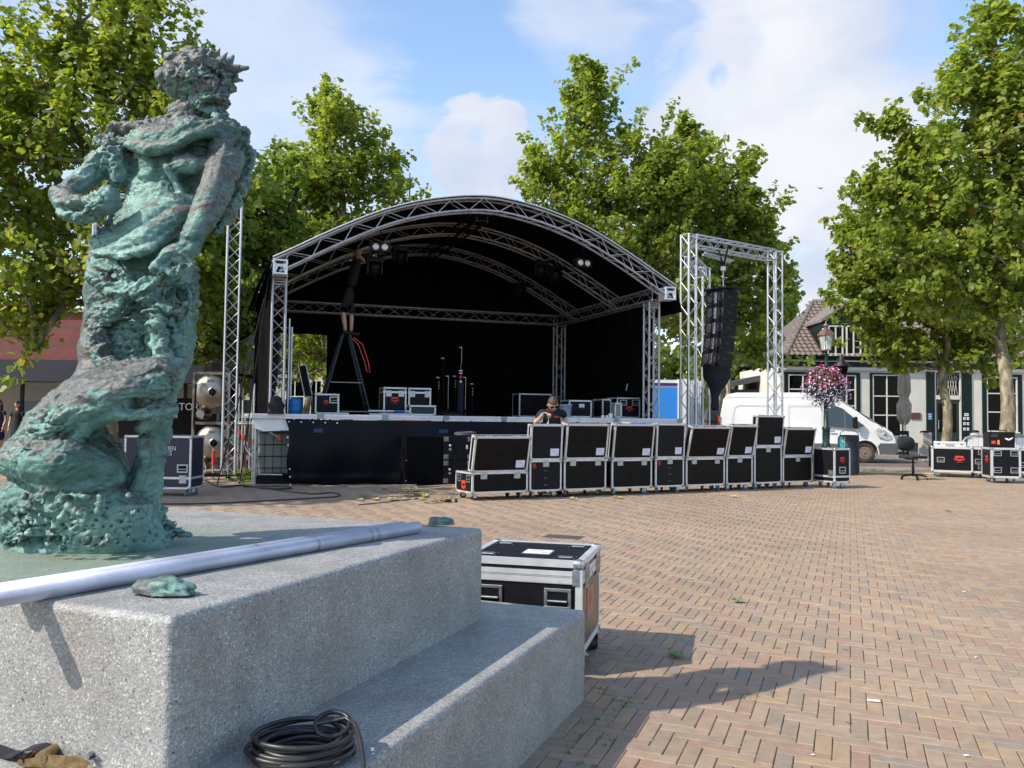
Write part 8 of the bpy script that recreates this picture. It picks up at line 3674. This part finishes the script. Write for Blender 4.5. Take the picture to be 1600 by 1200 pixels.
# lobed leaf: two folded halves; x across, y along
LT = np.array([[0, -.5, 0], [0, .5, 0],
         [.30, -.42, .05], [.52, -.12, .10], [.26, -.02, .05], [.40, .24, .08],
         [-.30, -.42, .05], [-.52, -.12, .10], [-.26, -.02, .05], [-.40, .24, .08]])
LFc = [(0, 2, 3, 4), (0, 4, 5, 1), (0, 8, 7, 6), (0, 1, 9, 8)]
def leaves_mesh(name, P, out, size, m, rs):
  n = len(P)
  up = np.array([0, 0, 1.0])
  nrm = out*.55+up*.55+rs.normal(0, .55, (n, 3))
  nrm /= np.linalg.norm(nrm, axis=1)[:, None]
  ax = rs.normal(size=(n, 3))*.7+np.array([0, 0, -.8])+out*.6
  ax -= nrm*np.sum(ax*nrm, 1)[:, None]
  ax /= np.linalg.norm(ax, axis=1)[:, None]
  sd = np.cross(ax, nrm)
  s = size*rs.uniform(.55, 1.25, n)
  T = LT[None]*s[:, None, None]
  fold = rs.uniform(-.6, 2.0, n)[:, None]
  V = P[:, None, :]+sd[:, None, :]*T[:, :, 0:1]+ax[:, None, :]*T[:, :, 1:2]+nrm[:, None, :]*(T[:, :, 2]*fold)[:, :, None]
  V = V.reshape(-1, 3)
  F = (np.array(LFc)[None]+(np.arange(n)*len(LT))[:, None, None]).reshape(-1, 4)
  return np_mesh(name, V, F, m)
def tree(label, base, tr_r, fork_z, ells, n_clu, n_leaf, lsize, seed, Z, m=LEAF, spread=.38, lean=(0, 0), group='plane trees around the square', limb_r=.05, name='plane_tree', depth=1.0, cat='tree', bark=None):
  """ells: crown lobes given as (px, py, rx, ry[, dz[, weight]]) seen at distance Z"""
  rs = np.random.RandomState(seed)
  rr = random.Random(seed)
  t = thing(name, label, cat, (base[0], base[1], 0), 0, group)
  cs, rad, wt = [], [], []
  for e in ells:
    px, py, rx, ry = e[:4]
    dz = e[4] if len(e) > 4 else 0
    w = e[5] if len(e) > 5 else 1
    c = W(px, py, Z+dz)
    k = (Z+dz)/FPX
    cs.append(c[:])
    rad.append((rx*k, min(rx, max(ry, rx*.5))*k*depth, ry*k))
    wt.append((rx*ry)**1.0*w)
  cs, rad, wt = np.array(cs), np.array(rad), np.array(wt, float)
  wt /= wt.sum()
  idx = rs.choice(len(cs), n_clu, p=wt)
  d = rs.normal(size=(n_clu, 3))
  d /= np.linalg.norm(d, axis=1)[:, None]
  u = rs.uniform(0, 1, n_clu)**.42
  C = cs[idx]+d*rad[idx]*u[:, None]
  b0 = np.array([base[0], base[1], 0.0])
  C = C[C[:, 2] > fork_z*.55]
  # trunk with a leader up through the crown
  topz = C[:, 2].max()-.3
  topc = C[np.argsort(-C[:, 2])[:3]].mean(0)
  nodes, par, src = [], [], []
  nt = 14
  for i in range(nt+1):
    f = i/nt
    z = topz*f
    q = max(0, (z-fork_z)/(topz-fork_z))
    x = b0[0]+lean[0]*f+(topc[0]-b0[0]-lean[0])*q**1.5+.10*math.sin(i*1.3+seed)*min(1, f*3)
    y = b0[1]+lean[1]*f+(topc[1]-b0[1]-lean[1])*q**1.5+.10*math.cos(i*1.7+seed)*min(1, f*3)
    nodes.append((x, y, z))
    par.append(i-1)
  N_ = [np.array(p) for p in nodes]
  axis = np.array(nodes)
  # connect clusters outwards
  dist = np.array([np.min(np.linalg.norm(axis-c, axis=1)) for c in C])
  order = np.argsort(dist)
  arr = list(N_)
  A = np.zeros((nt+1+len(C)*2+4, 3))
  A[:nt+1] = axis
  cnt = nt+1
  okm = np.ones(len(A), bool)
  okm[:nt+1] = axis[:, 2] > fork_z*.8
  tip = []
  for oi in order:
    c = C[oi]
    dd = np.linalg.norm(A[:cnt]-c, axis=1)
    # prefer parents lower than the child
    pen = np.where(A[:cnt, 2] > c[2]+.1, 1.2+(A[:cnt, 2]-c[2]), 0)
    pen = pen+np.where(okm[:cnt], 0, 1e3)
    j = int(np.argmin(dd+pen))
    A[cnt] = c
    par.append(j)
    tip.append(cnt)
    cnt += 1
  A = A[:cnt]
  wgt = np.zeros(cnt)
  wgt[tip] = 1
  for i in range(cnt-1, 0, -1):
    if par[i] >= 0:
      wgt[par[i]] += wgt[i]
  tot = wgt[0]
  # trunk mesh
  pts, rads = [], []
  for i in range(nt+1):
    pts.append(Vector(A[i])-Vector((base[0], base[1], 0)))
    z = A[i][2]
    r = tr_r*(1-.30*min(1, z/fork_z)) if z < fork_z else max(.025, tr_r*.70*math.sqrt(max(0, 1-(z-fork_z)/(topz-fork_z)))**1.3)
    rads.append(r)
  fp = [Vector((0, 0, -.02))]+[pts[0]+Vector((0, 0, .12))]+pts[1:]
  fr2 = [tr_r*1.5, tr_r*1.12]+rads[1:]
  # refine the trunk
  P2, R2 = [], []
  for i in range(len(fp)-1):
    for k in range(3):
      f = k/3
      P2.append(fp[i].lerp(fp[i+1], f))
      R2.append((fr2[i]*(1-f)+fr2[i+1]*f)*(1+rr.uniform(-.05, .05)))
  P2.append(fp[-1])
  R2.append(fr2[-1])
  B().tube(P2, R2, 14).build('trunk', bark or BARK, t)
  lb = B()
  rmax = tr_r*.42
  off = Vector((base[0], base[1], 0))
  for i in range(nt+1, cnt):
    p0, p1 = Vector(A[par[i]])-off, Vector(A[i])-off
    r = min(rmax, limb_r*.22*math.sqrt(wgt[i])+.010)
    if (p1-p0).length < .05:
      continue
    mid_ = p0.lerp(p1, .5)+Vector((rr.uniform(-.06, .06), rr.uniform(-.06, .06), -.05*(p1-p0).length))
    lb.tube([p0, mid_, p1], [min(rmax, r*1.25), r*1.1, r*.8], 5, cap=False)
  o = lb.build('limbs', bark or BARK, t)
  o['kind'] = 'stuff'
  # leaves in sprays round each cluster and along its twig
  nL = n_leaf
  ti = np.array(tip)
  ci = rs.choice(len(ti), nL)
  Cc = A[ti[ci]]
  Pp = A[np.array(par)[ti[ci]]]
  dirv = Cc-Pp
  ln = np.linalg.norm(dirv, axis=1)[:, None]+1e-6
  dirv = dirv/ln
  oc = Cc-(cs*wt[:, None]).sum(0)
  oc /= np.linalg.norm(oc, axis=1)[:, None]
  dirv = dirv+oc*.5+np.array([0, 0, .55])
  dirv /= np.linalg.norm(dirv, axis=1)[:, None]
  fq = rs.uniform(-.7, 1.5, nL)[:, None]
  f = fq*np.minimum(ln, .75)
  r_ = spread*rs.uniform(.1, 1, nL)[:, None]**.8*(1-.5*np.clip(fq, 0, 1.5)/1.5)
  rnd_ = rs.normal(size=(nL, 3))
  rnd_ /= np.linalg.norm(rnd_, axis=1)[:, None]
  P = Cc+dirv*f+rnd_*r_*np.array([1, 1, .85])
  center = (cs*wt[:, None]).sum(0)
  out = P-center
  out /= np.linalg.norm(out, axis=1)[:, None]
  out = out*.6+rnd_*.5
  P -= np.array([base[0], base[1], 0])
  o = inst('crown', leaves_mesh('crown', P, out, lsize, m, rs), t)
  o['kind'] = 'stuff'
  return t
def gpos(px, Z):
  p = W(px, 650, Z)
  return (p.x, p.y)
# big tree at the left behind the figure
tree('large plane tree filling the left sky behind the bronze figure', gpos(170, 19.5), .24, 3.8,
   [(120, 60, 95, 90), (190, 20, 80, 70), (40, 160, 110, 110), (140, 190, 120, 120), (230, 130, 85, 120), (250, 300, 105, 130), (60, 330, 130, 130), (-60, 250, 130, 150), (140, 420, 150, 110), (20, 470, 90, 70, 0, .6),
    (250, 450, 90, 80), (350, 300, 60, 70), (340, 390, 60, 90), (70, 520, 50, 40, 0, .5), (-140, 100, 120, 120), (10, 20, 20, 20, 0, .3), (110, -60, 60, 40), (230, -20, 40, 40), (280, 60, 30, 60, 0, .6)],
   560, 38000, .160, 21, 19.5, spread=.44)
# tree behind the left tower and stage edge ; bark colour darkened to stand in for shade
tree('plane tree with dark leaning trunk right behind the left truss tower', gpos(412, 23.5), .30, 5.0,
   [(400, 300, 65, 60), (390, 380, 75, 75), (340, 420, 80, 90), (330, 520, 70, 60), (430, 360, 45, 60), (400, 470, 60, 60), (350, 330, 60, 60), (300, 250, 60, 60)],
   240, 10000, .19, 33, 23.5, m=LEAF2, spread=.50, lean=(.3, 0), bark=mat('shaded_bark', (.022, .018, .014), .9, 0, var=.4, vscale=6, bump=.4, bscale=12))
# behind the stage, left
tree('plane tree with a tall pointed top behind the left half of the stage roof', gpos(540, 27), .26, 4.2,
   [(511, 145, 14, 36, 0, 2.0), (522, 185, 34, 34, 0, 1.4), (535, 215, 50, 50), (470, 187, 22, 10, 0, 1.5), (580, 250, 42, 45), (617, 275, 22, 40), (530, 290, 90, 60), (470, 290, 60, 50), (560, 350, 95, 60), (480, 370, 70, 70), (440, 300, 40, 40), (480, 540, 60, 60, 2, .8), (500, 460, 80, 60)],
   400, 21000, .158, 45, 27, spread=.42)
# behind the stage, right: largest middle tree
tree('broad plane tree with the highest top, behind the right half of the stage roof', gpos(1010, 29.5), .28, 4.2,
   [(922, 118, 22, 42, 0, 1.8), (940, 165, 42, 45, 0, 1.3), (905, 150, 22, 14), (930, 220, 70, 55), (850, 250, 40, 40, 0, 1), (830, 285, 42, 16, 0, 1.2), (900, 300, 90, 60), (1000, 250, 65, 60), (990, 320, 110, 70), (1060, 300, 70, 80), (1000, 400, 110, 80), (930, 400, 90, 70), (870, 340, 60, 60), (1050, 470, 60, 70)],
   500, 31000, .162, 57, 29.5, spread=.42)
tree('plane tree behind the right lattice tower, its trunk beside the white cabin', gpos(1113, 31.0), .24, 4.0,
   [(1076, 215, 22, 34, 0, 1.6), (1090, 270, 48, 55), (1165, 262, 24, 26, 0, 1.5), (1150, 310, 48, 55), (1110, 350, 90, 70), (1170, 390, 50, 50), (1130, 430, 95, 60), (1215, 420, 26, 40, 0, .8), (1090, 490, 70, 50), (1170, 500, 60, 50), (1060, 540, 30, 40, 0, .5), (1185, 560, 40, 26, 0, .6), (1190, 350, 30, 40)],
   380, 20000, .185, 69, 31.0, spread=.42)
# right foreground pair
tree('large plane tree at the right edge, the thicker of the two mottled trunks', gpos(1572, 21.5), .195, 3.5,
   [(1553, 40, 26, 48, 0, 1.8), (1530, 110, 55, 50, 0, 1.2), (1480, 165, 48, 40), (1560, 180, 90, 70), (1385, 195, 34, 14, 0, 1.6), (1440, 230, 60, 50), (1500, 270, 110, 80), (1600, 250, 90, 90), (1410, 300, 70, 50), (1370, 290, 30, 20, 0, 1.2), (1440, 380, 110, 60), (1540, 380, 120, 90), (1640, 380, 110, 110), (1590, 480, 100, 60), (1640, 90, 60, 90), (1680, 250, 90, 110), (1500, 460, 90, 40)],
   540, 36000, .150, 81, 21.5, spread=.40)
tree('plane tree with the thinner pale trunk before the cottage door', gpos(1478, 27.0), .165, 3.6,
   [(1360, 370, 55, 50), (1345, 430, 50, 40), (1400, 420, 80, 60), (1460, 440, 90, 60), (1350, 480, 48, 36), (1420, 500, 70, 46), (1480, 530, 80, 40), (1410, 550, 46, 30), (1540, 500, 70, 50), (1550, 565, 60, 30, 0, .7), (1440, 340, 70, 50), (1340, 520, 30, 26, 0, .7), (1320, 420, 26, 16, 0, 1.2)],
   360, 18000, .175, 93, 27.0, spread=.38)
# smaller tree between shed and stage
tree('smaller tree behind the shed, between the middle trees and the cottage', gpos(1150, 46), .2, 4,
   [(1150, 560, 45, 30), (1200, 540, 40, 50), (1120, 575, 40, 30), (1215, 470, 26, 60), (1100, 600, 30, 30), (1175, 590, 40, 14)],
   120, 4500, .30, 101, 46, spread=.6, m=LEAF2)
tree('green bushy tree far behind the left stage opening', gpos(480, 38), .2, 2.2,
   [(470, 560, 40, 30), (510, 555, 45, 40), (440, 540, 40, 40), (360, 590, 40, 40), (395, 560, 40, 40), (330, 560, 40, 60), (560, 560, 50, 50)],
   130, 5200, .27, 113, 38, spread=.55)
# the trees whose shade lies over the front of the stage, just out of view at the left
tree('plane tree at the left just outside the picture, shading the stage front', (-13.2, 12.4), .22, 3.3,
   [(-760, 330, 330, 150), (-560, 250, 240, 150), (-950, 250, 300, 200), (-700, 60, 330, 200), (-500, 0, 220, 180), (-800, -150, 300, 150)], 420, 17000, .25, 121, 11.0, spread=.6)
# ochre dried hedge clump left of the van
p = W(1143, 660, 30.0)
rs = np.random.RandomState(3)
t = thing('ochre_shrub', 'ochre-brown clipped shrub beside the rear of the white van', 'shrub', (p.x, 30.0, 0))
hh = W(1143, 622, 30).z
n = 5200
a = rs.uniform(0, 2*math.pi, n)
z = rs.uniform(.05, 1, n)
r = (.42*np.sin(np.clip(z, 0.12, .93)*math.pi)**.35)*rs.uniform(.8, 1.05, n)
P = np.stack([r*np.cos(a), r*np.sin(a), z*hh], 1)
o_ = np.stack([np.cos(a), np.sin(a), a*0+.2], 1)
OC = leaf_mat('ochre_leaf', (.16, .095, .025), (.24, .15, .04), (.30, .19, .055))
o = inst('foliage', leaves_mesh('foliage', P, o_, .10, OC, rs), t)
o['kind'] = 'stuff'
B().tube([(0, 0, 0), (0, 0, hh*.5), (0, 0, hh*.9)], [.06, .05, .02], 8).build('stem', BARK, t)
# low weeds at the foot of the scaffold
p = W(395, 752, 16.6)
t = thing('weeds', 'tuft of green weeds at the foot of the scaffold', 'weeds', (p.x, 16.6, 0))
P = np.stack([rs.normal(0, .16, 500), rs.normal(0, .10, 500), rs.uniform(.02, .24, 500)], 1)
o = inst('leaves', leaves_mesh('leaves', P, np.tile([0, 0, 1.0], (500, 1)), .05, LEAF, rs), t)
o['kind'] = 'stuff'
# dark wood mass far away closing the square
tree('distant dark green tree row beyond the square, left', gpos(250, 60), .3, 3, [(100, 560, 160, 60), (300, 560, 160, 60), (-100, 560, 160, 60), (450, 600, 120, 40), (600, 560, 120, 60)], 150, 6000, .6, 131, 60, spread=1.2, m=LEAF2)
tree('distant green tree row beyond the square behind the stage', gpos(1000, 64), .3, 3, [(800, 590, 160, 50), (1000, 590, 120, 50), (1100, 600, 90, 40), (1240, 610, 60, 30)], 120, 5000, .6, 137, 64, spread=1.2, m=LEAF2)
# ------------------------------------------------------------------ litter: fallen leaves, paper, weeds in the joints
LM = B()
for s_ in (1,):
  pass
FL = [mat('fallen_leaf_green', (.10, .20, .03), .6), mat('fallen_leaf_yellow', (.42, .38, .12), .6), mat('fallen_leaf_brown', (.20, .12, .05), .7)]
def leaf_piece(px, py, size, k, label, ang):
  p = G(px, py)
  b_ = B()
  vs = [(x*size, y*size, .008+abs(x)*size*.35+abs(y)*size*.2+.004*math.sin(9*x+k)) for x, y, z in LT]
  b_.add(vs, [tuple(f) for f in LFc])
  o = b_.build('fallen_leaf', FL[k], None, (p.x, p.y, .003), (0, 0, ang))
  tag(o, label, 'leaf', 'fallen leaves on the paving')
for (px, py, s, k, lab) in ((1054, 1028, .10, 0, 'green leaf lying in the shadow of the flight case'), (1153, 942, .09, 0, 'green leaf on the sunlit paving right of the near flight case'),
              (895, 781, .16, 1, 'yellow leaf before the castors of the third flight case'), (966, 779, .16, 1, 'yellow leaf before the fourth flight case'), (1147, 778, .18, 1, 'crumpled yellow leaf before the wide leaning flight case'),
              (1128, 775, .12, 1, 'small yellow leaf left of the crumpled one'), (1482, 800, .10, 2, 'brown leaf on the paving before the office chair')):
  leaf_piece(px, py, s, k, lab, rnd.uniform(0, 6))
for i in range(46):
  px, py = rnd.uniform(560, 735), rnd.uniform(762, 784)
  if i < 24:
    px, py = rnd.gauss(655, 22), rnd.gauss(776, 4)
  leaf_piece(px, py, rnd.uniform(.07, .17), rnd.choice((0, 1, 1, 1, 2)), 'one of the many fallen leaves scattered on the shaded paving before the black cabinets', rnd.uniform(0, 6))
# moss and grass tufts in the joints beside the step
vs, fs = [], []
for i in range(260):
  cx, cy = rnd.choice([(975, 1095), (960, 1105), (905, 1150), (930, 1130), (890, 1175), (945, 1160), (985, 1098), (940, 1078), (900, 1195), (1170, 1090)]), 0
  px, py = cx[0]+rnd.gauss(0, 9), cx[1]+rnd.gauss(0, 5)
  p = G(px, py)
  u = round(p.dot(E2)/.0683)*.0683
  q = E2*u+E1*p.dot(E1)
  if i % 2:
    v = round(p.dot(E1)/.0683)*.0683
    q = E2*p.dot(E2)+E1*v
  a = rnd.uniform(0, 6.28)
  h = rnd.uniform(.006, .018)
  w = rnd.uniform(.002, .004)
  d = Vector((math.cos(a), math.sin(a), 0))
  b0_ = len(vs)
  vs += [q-d*w, q+d*w, q+Vector((math.sin(a)*h*.8, math.cos(a)*h*.8, h))]
  fs.append((b0_, b0_+1, b0_+2))
o = B().add(vs, fs).build('joint_grass', mat('grass_green', (.10, .20, .03), .7))
o['kind'] = 'stuff'
o['label'] = 'small green grass tufts growing in the paving joints beside the step'
o['category'] = 'grass'
# scraps of white paper
for (px, py, s, lab) in ((1365, 1096, .035, 'largest white scrap of paper on the sunlit paving'), (1270, 1181, .009, ''), (1510, 1182, .012, ''), (1525, 1028, .012, ''), (1506, 925, .015, '')):
  p = G(px, py)
  b_ = B()
  b_.box((0, 0, .004), (s*1.6, s*.7, .003), bev=.001)
  o = b_.build('paper_scrap', WHITEP, None, (p.x, p.y, .001), (.05, .03, rnd.uniform(-.4, .4)))
  tag(o, lab or 'tiny white paper scrap lying on the brick paving', 'paper scrap', 'paper scraps on the paving')
